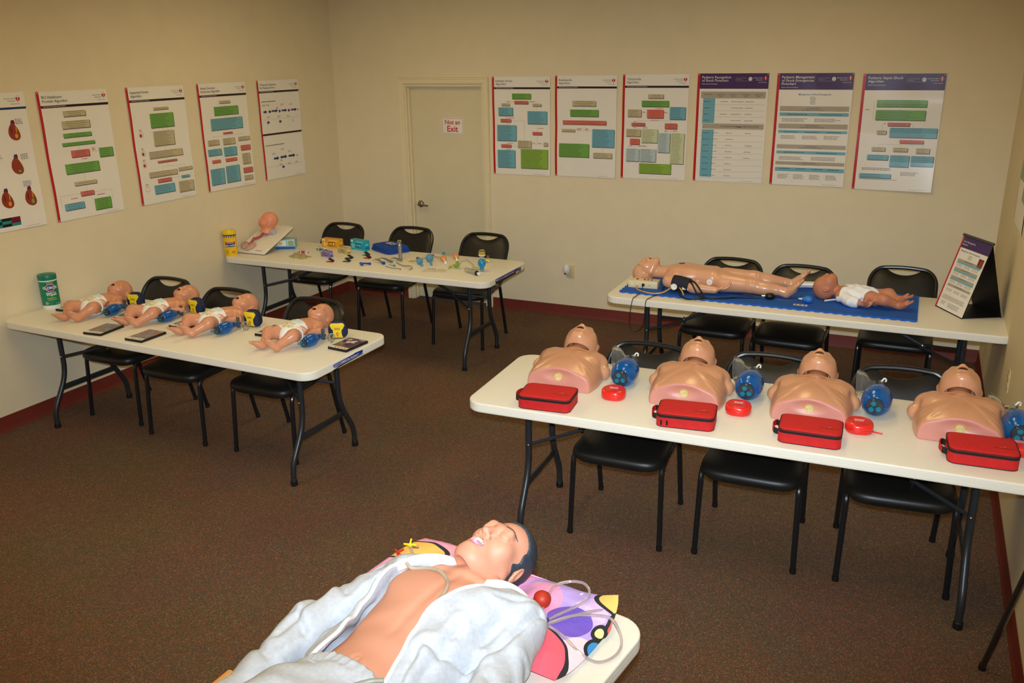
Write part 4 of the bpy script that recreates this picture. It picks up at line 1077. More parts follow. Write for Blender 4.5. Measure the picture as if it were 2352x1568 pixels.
# ---------------------------------------------------------------- airway table
def carton(name, label, w, d, h, x, y, rz, base, dark, pale, name2='print', star=True):
    t = thing(name, label, 'box', (x, y, TH), rz, 'small cartons on the airway table')
    # origin: front-left bottom corner
    MB().slab(w, d, h, .0012, .0012, 2, 2, X=TR((w / 2, d / 2, 0))).build('carton', base, t)
    m = MB(); y0 = -.0005
    def q(a, b, c, e, mi, k=0): m.add([(a * w, y0 - k, b * h), (c * w, y0 - k, b * h), (c * w, y0 - k, e * h), (a * w, y0 - k, e * h)], [(0, 1, 2, 3)], mi, False)
    def side(a, b, c, e, mi, k=0): m.add([(w + .0005 + k, a * d, b * h), (w + .0005 + k, c * d, b * h), (w + .0005 + k, c * d, e * h), (w + .0005 + k, a * d, e * h)], [(0, 1, 2, 3)], mi, False)
    if star:
        pts = []
        for i in range(10):
            a = PI / 2 + i * PI / 5; r = .42 * h if i % 2 == 0 else .17 * h; pts.append((.2 * w + r * math.cos(a), y0 - .0002, .42 * h + r * math.sin(a)))
        c = (.2 * w, y0 - .0002, .42 * h)
        m.add(pts + [c], [(i, (i + 1) % 10, 10) for i in range(10)], 2, False)
    q(.40, .25, .78, .72, 1, .0003); q(.42, .78, .92, .90, 2, .0002); q(.06, .78, .2, .95, 3, .0003); q(.3, .05, .95, .12, 2, .0002)
    q(.46, .42, .62, .56, 2, .0005); q(.66, .34, .74, .62, 2, .0005)
    side(.2, .5, .8, .7, 2); side(.2, .2, .8, .35, 1)
    # top flap seam
    m.box((w / 2, d / 2, h + .0003), (w * .98, .0015, .0004), 1)
    m.build('print', [base, dark, pale, WPL], t)
    return t
def cm(n, c): return mat('carton_' + n, c, .35, var=.03, scale=50)
carton('medicine_box', 'gold carton with dark panel on the airway table', .182, .062, .082, .596, -1.166, -.02, cm('gold', (222, 160, 36)), cm('amber', (160, 106, 20)), cm('cream_gold', (240, 200, 110)))
carton('medicine_box', 'teal carton beside the folded blue shirt', .176, .058, .086, .860, -1.118, -.25, cm('teal', (22, 160, 190)), cm('deep_teal', (10, 110, 150)), cm('pale_teal', (110, 205, 220)))
carton('medicine_box', 'small purple carton on the airway table', .108, .036, .052, .798, -1.452, -.2, cm('purple', (128, 112, 168)), cm('violet', (78, 62, 120)), cm('lilac', (176, 164, 204)), star=False)
carton('medicine_box', 'small beige carton between the gold and teal cartons', .128, .046, .05, .842, -1.278, -.36, cm('beige', (196, 176, 116)), cm('brown', (130, 104, 56)), cm('cream', (224, 210, 160)), star=False)
carton('medicine_box', 'small green and white carton behind the purple one', .115, .035, .036, .624, -1.290, -.25, cm('white', (214, 216, 200)), cm('leaf', (50, 110, 50)), cm('pine', (30, 84, 36)))
carton('medicine_box', 'small red and white carton on the plastic bag', .105, .03, .032, .540, -1.425, -.1, cm('white', (214, 216, 200)), cm('red', (196, 30, 40)), cm('crimson', (180, 20, 30)))
# crumpled clear bag
def crumple(name, label, cat, x, y, rx, ry, h, m, seed, rz=0):
    r = random.Random(seed); n = 22; V = []; F = []
    for j in range(n + 1):
        for i in range(n + 1):
            u = -1 + 2 * i / n; v = -1 + 2 * j / n; e = max(0, 1 - max(abs(u), abs(v)) ** 3)
            V.append((u * rx * (1 + .08 * math.sin(5 * v + seed)), v * ry * (1 + .1 * math.sin(4 * u + seed)), .002 + e * h * (.35 + .65 * abs(math.sin(3.1 * u + 2 * v + seed) * math.cos(4.3 * v - 1.7 * u))) * r.uniform(.8, 1.1)))
    for j in range(n):
        for i in range(n): F.append((j * (n + 1) + i, j * (n + 1) + i + 1, (j + 1) * (n + 1) + i + 1, (j + 1) * (n + 1) + i))
    o = MB().add(V, F, 0, True).build(name, m, None, (x, y, TH), (0, 0, rz), sharp=25)
    return tag(o, label, cat)
BAGM = mat('yellowish_film', (206, 194, 140), .2, trans=.55, ior=1.2, var=.12, scale=60)
crumple('plastic_bag', 'crumpled yellowish plastic bag lying in front of the red carton', 'plastic bag', .645, -1.535, .085, .052, .035, BAGM, 3, -.2)
FILM = mat('clear_film', (242, 240, 230), .2, trans=.85, ior=1.12, var=.05)
crumple('plastic_wrapper', 'crumpled clear wrapper lying in front of the blue balloon tubes', 'wrapper', 1.93, -1.555, .09, .04, .018, FILM, 5, .3)

# airway trainer: wedge board, head shell, windpipe and lungs
AT = thing('airway_trainer', 'flesh head airway trainer on a tilted white board', 'airway trainer', (.035, -1.60, TH + .004))
TILT = math.radians(20.5); BX = RXm(TILT)
BW, BL = .30, .43
brd = MB().slab(BW, BL, .022, .012, .003, 3, 2, X=BX @ TR((BW / 2, BL / 2, .0))); brd.build('board', mat('board_white', (234, 228, 212), .4, var=.015), AT)
MB().slab(BW - .004, BL - .004, .003, .012, 0, 3, X=BX @ TR((BW / 2, BL / 2, -.0035))).build('board_base', BLK, AT)
SKIN = mat('manikin_skin', (232, 150, 116), .38, var=.03, scale=12, sss=.08)
def head_fn(P, s=1.0):
    """baby-like head, face towards -y, top +z, centred on skull; unit ~ metres for skull radius .06"""
    d = s_ell(P, (0, .008, .010), (.060, .070, .066)); d = smin(d, s_ell(P, (0, -.016, -.03), (.048, .044, .042)), .03)
    d = smin(d, s_ell(P, (0, -.050, -.055), (.020, .016, .016)), .03)     # chin
    for sx in (-1, 1):
        d = smin(d, s_ell(P, (sx * .028, -.036, -.034), (.022, .022, .022)), .025)   # cheeks
        d = smin(d, s_ell(P, (sx * .059, .012, -.018), (.007, .013, .019), rotm(0, 0, sx * 20)), .008)   # ears
        d = smax(d, -s_ell(P, (sx * .0645, .009, -.016), (.004, .006, .010)), .004)
        d = smax(d, -s_ell(P, (sx * .024, -.068, -.004), (.016, .010, .010)), .014)  # sockets
        d = smin(d, s_ell(P, (sx * .024, -.0555, -.006), (.013, .008, .008)), .006)
    d = smin(d, s_cone(P, (0, -.063, -.002), (0, -.071, -.021), .006, .0085), .012)
    for sx in (-1, 1): d = smin(d, s_ell(P, (sx * .0085, -.067, -.023), (.006, .006, .005)), .006); d = smax(d, -s_ell(P, (sx * .0045, -.074, -.0275), (.0028, .004, .0025)), .002)
    d = smin(d, s_ell(P, (0, -.062, -.0385), (.018, .012, .013)), .012)   # lips area
    d = smax(d, -s_ell(P, (0, -.074, -.0395), (.012, .016, .0062)), .004)
    return d
def at_fn(P):
    # head tilted back
    R = rotm(-24, 0, 0); Q = (P - np.array((0, 0, .0), np.float32)) @ R
    d = head_fn(Q)
    nk = s_cone(P, (0, .004, -.040), (0, -.028, -.108), .036, .056)
    cut = (P - np.array((0, -.026, -.104), np.float32)) @ np.array((0, .25, .97), np.float32)
    nk = smax(nk, -cut, .004)
    hol = s_cone(P, (0, -.018, -.085), (0, -.034, -.125), .030, .054)
    d = smin(d, nk, .022); d = smax(d, -hol, .003)
    return d
HM = mat('mouth_dark', (60, 16, 14), .5)
hd = sdf_obj('head', at_fn, (-.080, -.115, -.135), (.080, .1, .09), .0028, [SKIN, HM], AT, 1, lambda c: (s_ell(c @ rotm(-24, 0, 0), (0, -.072, -.0395), (.0125, .020, .0068)) < 0).astype(int))
hd.location = (.150, .268, .236); hd.rotation_euler = (0, 0, -.95)
TRACH = mat('trachea_pink', (176, 84, 76), .4, var=.15, scale=60); LUNG = mat('lung_film', (226, 190, 176), .3, trans=.4, ior=1.2, var=.1)
bp_ = lambda u, v, w: tuple(BX @ Vector((u, v, w)))
MB().tube([bp_(.10, .16, .055), bp_(.095, .11, .038), bp_(.09, .06, .033)], [.012, .011, .009], 12).build('windpipe', TRACH, AT)
MB().tube(spline([(.128, .252, .165), (.118, .225, .135), (.108, .195, .108), bp_(.10, .16, .045)], 6), .011, 12).build('throat_tube', TRACH, AT)
for u, v in ((.058, .065), (.130, .05)):
    MB().ell((0, 0, 0), (.034, .058, .018), 14, 10, X=BX @ TR((u, v, .038)) @ RZm(.5 if u < .1 else -.3)).build('lung', LUNG, AT)
MB().ell((0, 0, 0), (.014, .009, .007), 10, 8, X=BX @ TR((.06, .07, .05))).build('heart_mark', mat('dull_red', (170, 60, 52), .4), AT)
MB().slab(.07, .045, .04, .004, .002, 3, 2, X=BX @ TR((.185, .29, .021))).build('head_bracket', mat('bracket_clear_white', (214, 214, 220), .3, trans=.3), AT)
m = MB()
for i in range(2):
    x = .2
    while x < .26: L = random.uniform(.004, .009); m.box((x, .018 + i * .008, .0228), (L, .004, .0004), X=BX); x += L + .002
m.build('board_print', RED, AT)
# tissue box that props the board
TB = thing('tissue_box', 'blue and white glove box propping up the white board', 'box', (.265, -1.372, TH), .50)
MB().slab(.165, .11, .082, .002, .001, 2, 2, X=TR((.0825, .055, 0))).build('carton', mat('box_pale_blue', (150, 196, 206), .35, var=.05), TB)
m = MB()
def q(a, b, c, e, mi, k=0): m.add([(a, -.0006 - k, b), (c, -.0006 - k, b), (c, -.0006 - k, e), (a, -.0006 - k, e)], [(0, 1, 2, 3)], mi, False)
q(0, 0, .165, .022, 0); q(.105, .026, .160, .078, 1)
for i in range(6): q(.108, .029 + i * .008, .157, .034 + i * .008, 2, .0003)
q(.02, .03, .09, .075, 1, .0002); q(.03, .04, .06, .06, 3, .0004)
m.build('print', [mat('box_blue', (36, 92, 170), .35), WPL, mat('box_green', (20, 130, 80), .35), YEL], TB)
for o_ in kids(TB): pass

# hinged clips
def clip(x, y, rz, col, label):
    t = thing('plastic_clip', label, 'clip', (x, y, TH), rz, 'plastic clips')
    MB().slab(.052, .036, .004, .006, .001, 3, 2, X=RYm(-.03) @ TR((-.012, 0, .001))).build('plate', col, t)
    MB().slab(.046, .034, .005, .003, .001, 2, 2, X=TR((.018, 0, .004)) @ RYm(.5) @ TR((-.018, 0, .004))).build('flap', BLK, t)
    MB().tube([(.018, -.018, .005), (.018, .018, .005)], .005, 8).build('hinge', col, t)
CR, CB, CG = mat('clip_red', (200, 24, 30), .35), mat('clip_blue', (30, 56, 140), .35), mat('clip_green', (20, 150, 60), .35)
clip(1.0, -1.592, .1, CR, 'red plastic clip with black flap, apart from the other clips')
clip(1.118, -1.535, .1, CB, 'blue plastic clip with black flap')
clip(1.070, -1.430, .1, BLK, 'all black plastic clip behind the blue one')
clip(1.135, -1.285, -.1, CG, 'green plastic clip with black flap')
clip(1.205, -1.372, -.1, CR, 'red plastic clip with black flap in front of the green one')
# blue nozzles
t = thing('blue_nozzle', 'two-armed small blue plastic nozzle', 'nozzle', (1.312, -1.592, TH), .2)
MB().tube([(-.032, .012, .012), (-.012, -.008, .012), (.0, -.03, .011)], [.009, .013, .010], 12).build('body', mat('nozzle_blue', (20, 70, 180), .3), t)
MB().tube([(-.018, .004, .014), (.02, .014, .012), (.055, .01, .012)], [.007, .006, .010], 12).build('arm', mat('nozzle_blue', (20, 70, 180), .3), t)
# folded blue shirt
SHM = mat('blue_cotton', (20, 66, 160), .85, var=.08, scale=25, bump=.3, bscale=500)
SH = thing('folded_shirt', 'royal blue folded shirt with white lettering', 'shirt', (1.21, -1.04, TH), -.5)
for k in range(3):
    o = []; n = 44; r = random.Random(k + 2)
    for i in range(n):
        a = 2 * PI * i / n; c, s = math.cos(a), math.sin(a)
        o.append(((.165 - .008 * k) * math.copysign(abs(c) ** .32, c) + r.uniform(-.002, .002), (.115 - .005 * k) * math.copysign(abs(s) ** .32, s) + r.uniform(-.002, .002)))
    z = .001 + k * .0145
    rs = [[(x * q_, y * q_, z + zz + .006 * math.sin(9 * x + k) * math.cos(11 * y) * (k + 1) / 3 * (1 if zz > .008 else .2)) for x, y in o] for q_, zz in ((.97, 0), (1.0, .004), (1.0, .011), (.97, .0145), (.8, .017), (.5, .018 + .002 * k), (.2, .019 + .002 * k))]
    MB().rings(rs).build('fold', SHM, SH)
m = MB(); V, F = text2d('RESCUE', .08, .02, 'CENTER'); m.add([(x * .42 + .02 + y * .15, y - .03, .0625 + .001 * math.sin(20 * x)) for x, y in V], F, 0, False); m.build('lettering', WHT, SH)
# laryngoscope handle standing
lh = thing('laryngoscope', 'upright ribbed steel laryngoscope handle in front of the blue shirt', 'laryngoscope', (1.476, -1.312, TH))
pf = [(0, 0), (.014, 0), (.0155, .003), (.0155, .016)]
for i in range(24): pf += [(.0142, .017 + i * .0042), (.0153, .0191 + i * .0042)]
pf += [(.0145, .12), (.013, .126), (.009, .128), (.008, .136)]
MB().lathe(pf, 20).build('grip', mat('dull_steel', (168, 170, 172), .35, .9, var=.06), lh)
MB().slab(.03, .022, .022, .004, .002, 3, 2, X=TR((0, 0, .136))).build('hook_block', STEEL, lh)
# blades
def blade(x, y, rz, L, label, heel=None, curve=.12):
    t = thing('laryngoscope', label, 'laryngoscope', (x, y, TH), rz, 'laryngoscope pieces')
    pts = [(L * k / 8, 0, .006 + curve * L * math.sin(PI * k / 8)) for k in range(9)]
    MB().rings([[(p[0], p[1] + s_ * (.010 - .004 * p[0] / L), p[2] + z_) for s_, z_ in ((-1, 0), (1, 0), (1, .002), (.3, .003), (.2, .012 * (1 - p[0] / L) + .003), (0, .012 * (1 - p[0] / L) + .003), (-.1, .003), (-1, .002))] for p in pts], smooth=False).build('spatula', mat('dull_steel', (168, 170, 172), .35, .9, var=.06), t)
    MB().slab(.024, .02, .02, .003, .002, 2, 2, X=TR((-.008, 0, .001))).build('heel', heel or STEEL, t)
blade(1.437, -1.508, 2.74, .15, 'curved steel laryngoscope blade with a blue heel', mat('nozzle_blue', (20, 70, 180), .3))
blade(1.470, -1.447, 2.95, .16, 'long steel laryngoscope blade behind the blue heeled one')
blade(1.512, -1.375, 2.98, .11, 'short steel laryngoscope blade beside the upright handle')
# stylets / airways
TAN = mat('greenish_tube', (150, 146, 116), .35, var=.05)
o = MB().tube(spline([(1.52, -1.44, TH + .006), (1.62, -1.51, TH + .006), (1.71, -1.545, TH + .018), (1.745, -1.58, TH + .012), (1.737, -1.605, TH + .006)], 6), .0048, 8).build('curved_tube', TAN, None); tag(o, 'thin olive tube with a hooked end on the airway table', 'tube')
o = MB().tube(spline([(1.50, -1.57, TH + .004), (1.58, -1.605, TH + .004), (1.66, -1.612, TH + .007), (1.672, -1.635, TH + .004)], 6), .003, 8).build('curved_tube', mat('dull_steel', (168, 170, 172), .35, .9), None); tag(o, 'thin steel stylet wire with a bent tip', 'stylet')
t = thing('tube_fitting', 'small light blue tube fitting between the stylets', 'fitting', (1.565, -1.545, TH), .3)
MB().lathe([(0, 0), (.013, 0), (.013, .008), (.006, .012), (.006, .02), (0, .02)], 14).build('cap', mat('pale_blue_plastic', (110, 176, 200), .3, trans=.3), t)
MB().tube([(.0, 0, .008), (-.05, .03, .008)], .0035, 8).build('stem', mat('pale_blue_plastic', (110, 176, 200), .3, trans=.3), t)
# balloon tubes
def balloon(name, label, a, b, tip, col, tubem, endm, rb, conn, small):
    t = thing(name, label, 'airway tube', (b[0], b[1], TH), 0, 'balloon tubes')
    L = Vector((a[0] - b[0], a[1] - b[1])); T = Vector((tip[0] - b[0], tip[1] - b[1]))
    MB().ell((0, 0, rb), (rb, rb, rb), 18, 12).build('balloon', col, t)
    MB().tube(spline([(L.x, L.y, .006), (L.x * .6, L.y * .6, .014), (L.x * .2, L.y * .2, rb)], 5), .0055, 10).build('tube', tubem, t)
    MB().lathe([(0, -.012), (.008, -.012), (.0095, -.004), (.0095, .01), (.007, .014), (0, .014)], 12, X=TR((L.x, L.y, .0105)) @ RYm(PI / 2)).build('connector', conn, t)
    MB().tube([(T.x * .25, T.y * .25, rb), (T.x * .7, T.y * .7, .014), (T.x, T.y, .0115)], [.006, .008, .0105], 12).build('tip', endm, t)
    if small: MB().ell((T.x, T.y, .0115), (.011, .011, .011), 12, 8).build('end_cuff', endm, t)
BLB = mat('pale_blue_balloon', (112, 176, 214), .2, trans=.35, ior=1.2); ORB = mat('orange_foam', (226, 140, 74), .5, var=.08); TUBC = gm('tube_clear', (214, 206, 190), .12, .6, 1.2)
balloon('balloon_tube', 'airway tube with blue balloon and yellow connector', (1.583, -1.345), (1.712, -1.405), (1.765, -1.462), BLB, TUBC, BLB, .026, YEL, True)
balloon('balloon_tube', 'airway tube with blue balloon and purple connector', (1.607, -1.258), (1.735, -1.292), (1.812, -1.40), BLB, TUBC, BLB, .031, mat('violet_plastic', (90, 60, 120), .4), True)
balloon('balloon_tube', 'airway tube with orange ball beside the blue balloons', (1.665, -1.125), (1.835, -1.245), (1.895, -1.318), ORB, TUBC, WPL, .025, mat('violet_plastic', (90, 60, 120), .4), False)
balloon('balloon_tube', 'airway tube with orange ball and teal connector, furthest back', (1.710, -1.02), (1.890, -1.138), (1.935, -1.205), ORB, TUBC, WPL, .025, mat('teal_conn', (20, 140, 170), .4), False)
# laryngeal mask: green cup with a clear curved tube
t = thing('laryngeal_mask', 'green and clear laryngeal mask with arched tube', 'airway mask', (2.06, -1.42, TH), .15)
GC = mat('green_soft_plastic', (150, 190, 70), .3, trans=.3, var=.05)
MB().lathe([(.004, 0), (.012, .004), (.028, .022), (.030, .030), (.024, .034), (.0, .034)], 20, X=TR((.0, 0, .03)) @ RYm(-PI / 2 + .3) @ TR((0, 0, -.015))).build('cup', GC, t)
MB().tube(spline([(-.075, .02, .008), (-.04, .012, .022), (.0, 0, .03), (.03, .005, .058), (.07, .02, .064), (.105, .03, .035), (.125, .022, .01)], 6), .0072, 12).build('arched_tube', TUBC, t)
MB().ell((.15, .008, .008), (.045, .022, .009), 16, 8).build('cushion', mat('milky_cushion', (216, 214, 170), .3, trans=.4, ior=1.2), t)
MB().tube([(-.04, .01, .02), (-.08, .028, .015)], .0095, 10).build('connector', mat('yellow_green_conn', (206, 200, 80), .35), t)
MB().tube(spline([(-.03, -.02, .012), (-.06, -.03, .006), (-.075, -.012, .005)], 5), .0028, 6).build('pilot_line', GC, t)
# syringe
t = thing('syringe', 'clear syringe with black plunger seal lying down', 'syringe', (2.24, -1.533, TH), -.50)
X = TR((0, 0, .0185)) @ RYm(PI / 2)
MB().lathe([(.005, -.10), (.005, -.086), (.018, -.082), (.018, .06), (.022, .062), (.022, .066), (.016, .066), (.016, -.08)], 20, X=X, caps=False).build('barrel', CLEAR, t)
MB().lathe([(0, .060), (.0168, .060), (.0168, .074), (0, .074)], 20, X=X).build('plunger_seal', BLK, t)
MB().lathe([(0, .074), (.009, .074), (.009, .088), (.013, .088), (.013, .092), (0, .092)], 14, X=X).build('plunger', WPL, t)
# esophageal bulb
t = thing('squeeze_bulb', 'glossy blue bulb standing on its clear collar', 'bulb', (2.272, -1.43, TH))
MB().lathe([(.010, 0), (.0135, 0), (.0135, .014), (.010, .014)], 16, caps=False).build('collar', CLEAR, t)
MB().lathe([(0, .012), (.0155, .012), (.0165, .03), (.019, .036), (.027, .046), (.0315, .060), (.0315, .068), (.028, .082), (.019, .092), (.009, .096), (0, .0965)], 24).build('bulb', mat('bulb_blue', (10, 140, 200), .15, coat=.5), t)
# clear jar with yellow
t = thing('clear_jar', 'clear jar holding yellow foam, standing beside the square detector', 'jar', (2.105, -1.10, TH))
MB().lathe([(.016, 0), (.018, .002), (.012, .024), (.022, .034), (.026, .045), (.026, .07), (.022, .084), (.018, .086), (0, .086)], 22, caps=False).build('shell', CLEAR, t)
MB().lathe([(0, .046), (.021, .046), (.021, .066), (0, .066)], 18).build('foam', YEL, t)
MB().lathe([(.0265, .040), (.0285, .042), (.0285, .047), (.0265, .049)], 22).build('rim', WPL, t)
# CO2 detector
t = thing('carbon_dioxide_detector', 'small square clear detector with yellow window', 'detector', (2.185, -1.153, TH), .4)
MB().slab(.046, .016, .036, .003, .002, 3, 2).build('housing', CLEAR, t)
m = MB(); m.box((0, -.0088, .019), (.032, .0012, .022), 0); m.box((-.008, -.0092, .009), (.014, .001, .006), 1); m.build('window', [YEL, mat('violet_print', (130, 60, 140), .4)], t)
MB().lathe([(.007, .036), (.007, .056), (.005, .056), (.005, .036)], 12, caps=False).build('port', CLEAR, t)
# ---------------------------------------------------------------- blue mat table
MATM = mat('blue_foam', (20, 88, 186), .8, var=.05, scale=300, bump=.3, bscale=400)
def mat_outline(x0, x1, y0, y1):
    o = []
    def edge(a, b, n, dep):
        a = Vector(a); b = Vector(b); t = (b - a) / n; nn = Vector((t.y, -t.x)).normalized()
        for i in range(n):
            p = a + t * i
            if i % 2 == 0 and 0 < i < n - 1 or (i % 2 == 0):
                o.extend([p + t * .08, p - t * .04 + nn * dep, p + t * 1.04 + nn * dep, p + t * .92])
    edge((x0, y0), (x1, y0), 67, .013); edge((x1, y0), (x1, y1), 21, .010); edge((x1, y1), (x0, y1), 67, .009); edge((x0, y1), (x0, y0), 21, .013)
    return [(p.x, p.y) for p in o]
mo = MB(); mo.prism(mat_outline(3.435, 5.272, -1.625, -1.035), TH + .0005, TH + .0125)
tag(mo.build('foam_mat', MATM), 'blue foam puzzle-edged mat under the child manikin', 'mat')
# control box
CB = thing('control_box', 'cream control box with dark buttons and cables beside the child manikin head', 'control box', (3.448, -1.520, TH + .0125), .07)
CRMP = mat('cream_plastic', (226, 214, 176), .4, var=.02)
MB().slab(.205, .095, .048, .005, .003, 3, 2, X=TR((.1025, .05, 0))).build('housing', CRMP, CB)
for x, r in ((.055, .009), (.105, .006), (.13, .006), (.155, .006)): MB().lathe([(0, 0), (r, 0), (r * .9, .004), (0, .005)], 12, X=TR((x, .055, .048))).build('button', BLK, CB)
MB().box((.135, .03, .0483), (.06, .004, .0006)).build('marking', mat('rose_print', (190, 120, 110), .5), CB)
MB().box((.03, .0022, .025), (.016, .001, .016)).build('label_patch', WPL, CB)
MB().lathe([(0, 0), (.007, 0), (.007, .006), (.004, .012), (0, .012)], 12, X=TR((.068, .003, .022)) @ RXm(PI / 2)).build('hose_port', WPL, CB)
MB().slab(.018, .012, .018, .002, .001, 2, 2, X=TR((.108, -.004, .016))).build('plug', BLK, CB)
MB().lathe([(0, 0), (.003, 0), (.003, .002), (0, .002)], 10, X=TR((.15, .003, .022)) @ RXm(PI / 2)).build('socket', BLK, CB)
BC = mat('black_cable', (16, 16, 17), .5)
cpts = [(3.557, -1.530, TH + .035), (3.562, -1.57, TH + .012), (3.565, -1.68, TH + .006), (3.562, -1.766, TH + .004), (3.555, -1.790, .66), (3.550, -1.792, .585), (3.562, -1.792, .53), (3.595, -1.792, .508), (3.630, -1.792, .535), (3.650, -1.792, .59), (3.652, -1.785, .68), (3.655, -1.768, TH + .004), (3.668, -1.68, TH + .006), (3.700, -1.60, TH + .016), (3.705, -1.53, TH + .018), (3.680, -1.475, TH + .018), (3.690, -1.44, TH + .018)]
tag(MB().tube(spline(cpts, 6), .0028, 8).build('cable', BC), 'thin black cable looping down over the front edge of the mat table', 'cable')
RUB = mat('tan_rubber', (206, 162, 76), .4, var=.04)
z0 = TH + .0125
tpts = [(3.517, -1.527, z0 + .022), (3.520, -1.56, z0 + .010), (3.56, -1.60, z0 + .006), (3.65, -1.640, z0 + .006), (3.72, -1.625, z0 + .014), (3.775, -1.568, z0 + .042), (3.815, -1.560, z0 + .045), (3.845, -1.585, z0 + .025), (3.862, -1.612, z0 + .008)]
tag(MB().tube(spline(tpts, 6), .0048, 8).build('rubber_tube', RUB), 'tan rubber tube curving from the cream control box', 'tube')
# blood-pressure cuff on the near arm
chM = TR((4.515, -1.335, TH + .013)) @ RZm(math.radians(90) + .03)
BPt = thing('blood_pressure_cuff', 'navy blood-pressure cuff with dial and black hoses on the child manikin arm', 'pressure cuff', (3.80, -1.50, TH + .013))
iM = TR((3.80, -1.50, TH + .013)).inverted()
def cw(p): return iM @ (chM @ Vector(p))
NV = mat('cuff_navy', (26, 30, 44), .75, var=.06, bump=.3, bscale=400)
a_, b_ = Vector((-.153, .755, .0635)), Vector((-.173, .640, .050))
rr_ = [.050, .053, .054, .053, .052, .050]
MB().tube([cw(a_.lerp(b_, k / 5)) for k in range(6)], rr_, 24, flat=.92).build('cuff', NV, BPt)
def flatq(name, p, n, w, h, m, th=.002):
    nn = Vector(n).normalized(); X = TR(p) @ nn.to_track_quat('Z', 'Y').to_matrix().to_4x4()
    return MB().slab(w, h, th, .002, 0, 2, X=X).build(name, m, BPt)
gp = Vector((3.785, -1.575, TH + .060)) - Vector((3.80, -1.50, TH + .013))
gn = Vector((.35, -.85, .45)).normalized(); GX = TR(gp) @ gn.to_track_quat('Z', 'Y').to_matrix().to_4x4()
gd = MB().lathe([(0, -.012), (.020, -.012), (.0235, -.006), (.0235, .004), (.021, .006), (.021, .002)], 24, X=GX, caps=False).build('gauge_rim', STEEL, BPt)
g2 = MB().lathe([(0, .0015), (.0208, .0015), (.0208, .002), (0, .002)], 24, X=GX).build('gauge_face', WPL, BPt)
m = MB()
for k in range(12): a = k * PI / 6; m.box((.0165 * math.cos(a), .0165 * math.sin(a), .0024), (.003, .001, .0004), X=GX)
m.box((.004, .004, .0026), (.016, .0012, .0004), X=GX @ RZm(-.7)); m.build('gauge_marks', BLK, g2)
flatq('cuff_label', gp + Vector((.075, .012, .0)), (.3, -.85, .5), .04, .03, WPL)
hz = TH + .0125
def wl(p): return tuple(Vector(p) - Vector((3.80, -1.50, TH + .013)))
for k, pts in enumerate([[(3.855, -1.535, TH + .100), (3.915, -1.55, TH + .100), (3.975, -1.592, TH + .05), (4.01, -1.615, hz + .007), (4.06, -1.612, hz + .007), (4.12, -1.585, hz + .007), (4.20, -1.535, hz + .007), (4.30, -1.500, hz + .008), (4.345, -1.492, hz + .014)],
                         [(3.855, -1.525, TH + .108), (3.90, -1.56, TH + .092), (3.955, -1.61, TH + .035), (4.005, -1.628, hz + .006), (3.96, -1.665, hz + .004), (3.90, -1.672, hz + .0), (3.85, -1.635, hz + .006), (3.825, -1.592, TH + .035)]]):
    MB().tube(spline([wl(p) for p in pts], 6), .0058, 8).build('hose', BC, BPt)
X = TR(wl((4.352, -1.49, hz + .0215))) @ RZm(.18) @ RYm(PI / 2)
MB().lathe([(0, .016), (.012, .018), (.02, .03), (.0225, .046), (.0205, .062), (.013, .076), (.005, .082), (0, .082)], 20, X=X).build('squeeze_bulb', BLK, BPt)
MB().lathe([(0, -.004), (.006, -.004), (.006, .008), (.008, .009), (.008, .018), (0, .018)], 12, X=X).build('release_valve', STEEL, BPt)
# blue pump bulb with thin clear line
t = thing('pump_bulb', 'blue teardrop pump bulb with thin clear line on the blue mat', 'bulb', (4.633, -1.478, hz))
X = TR((-.035, 0, .0235)) @ RYm(PI / 2)
MB().lathe([(0, 0), (.007, 0), (.010, .008), (.019, .020), (.0235, .036), (.022, .052), (.014, .064), (0, .068)], 20, X=X).build('bulb', mat('pump_blue', (40, 120, 215), .4, var=.03), t)
MB().lathe([(0, -.02), (.004, -.02), (.0055, -.006), (.008, .002), (0, .002)], 12, X=X).build('nozzle', WPL, t)
MB().tube(spline([(-.052, 0, .022), (-.10, -.006, .008), (-.20, -.002, .004), (-.32, .03, .004), (-.42, .06, .004)], 6), .0024, 8).build('clear_line', CLEAR, t)
# small label card
t = thing('label_card', 'small white card with dark blocks on the front edge of the blue mat', 'card', (4.60, -1.545, hz), -.03)
MB().slab(.085, .03, .001, .002, 0, 2).build('card', WPL, t)
m = MB()
for k in range(3): m.box((-.027 + k * .026, 0, .0013), (.016, .018, .0004))
m.build('print', mat('card_print', (110, 96, 90), .6), t)
# white curved tray behind
t = thing('plastic_tray', 'white shallow tray behind the child manikin feet', 'tray', (4.615, -1.075, hz), .1)
MB().rings([[(x, y * .03 + .0, z + .006 * math.cos(x * 16)) for y, z in ((-1, .022), (1, .022), (.95, .026), (.7, .006), (-.7, .006), (-.95, .026), (-1, .03), (-1.1, .02), (-.75, .001), (.75, .001), (1.1, .02), (1.1, .03))] for x in [-.085 + .017 * k for k in range(11)]]).build('tray', WPL, t)
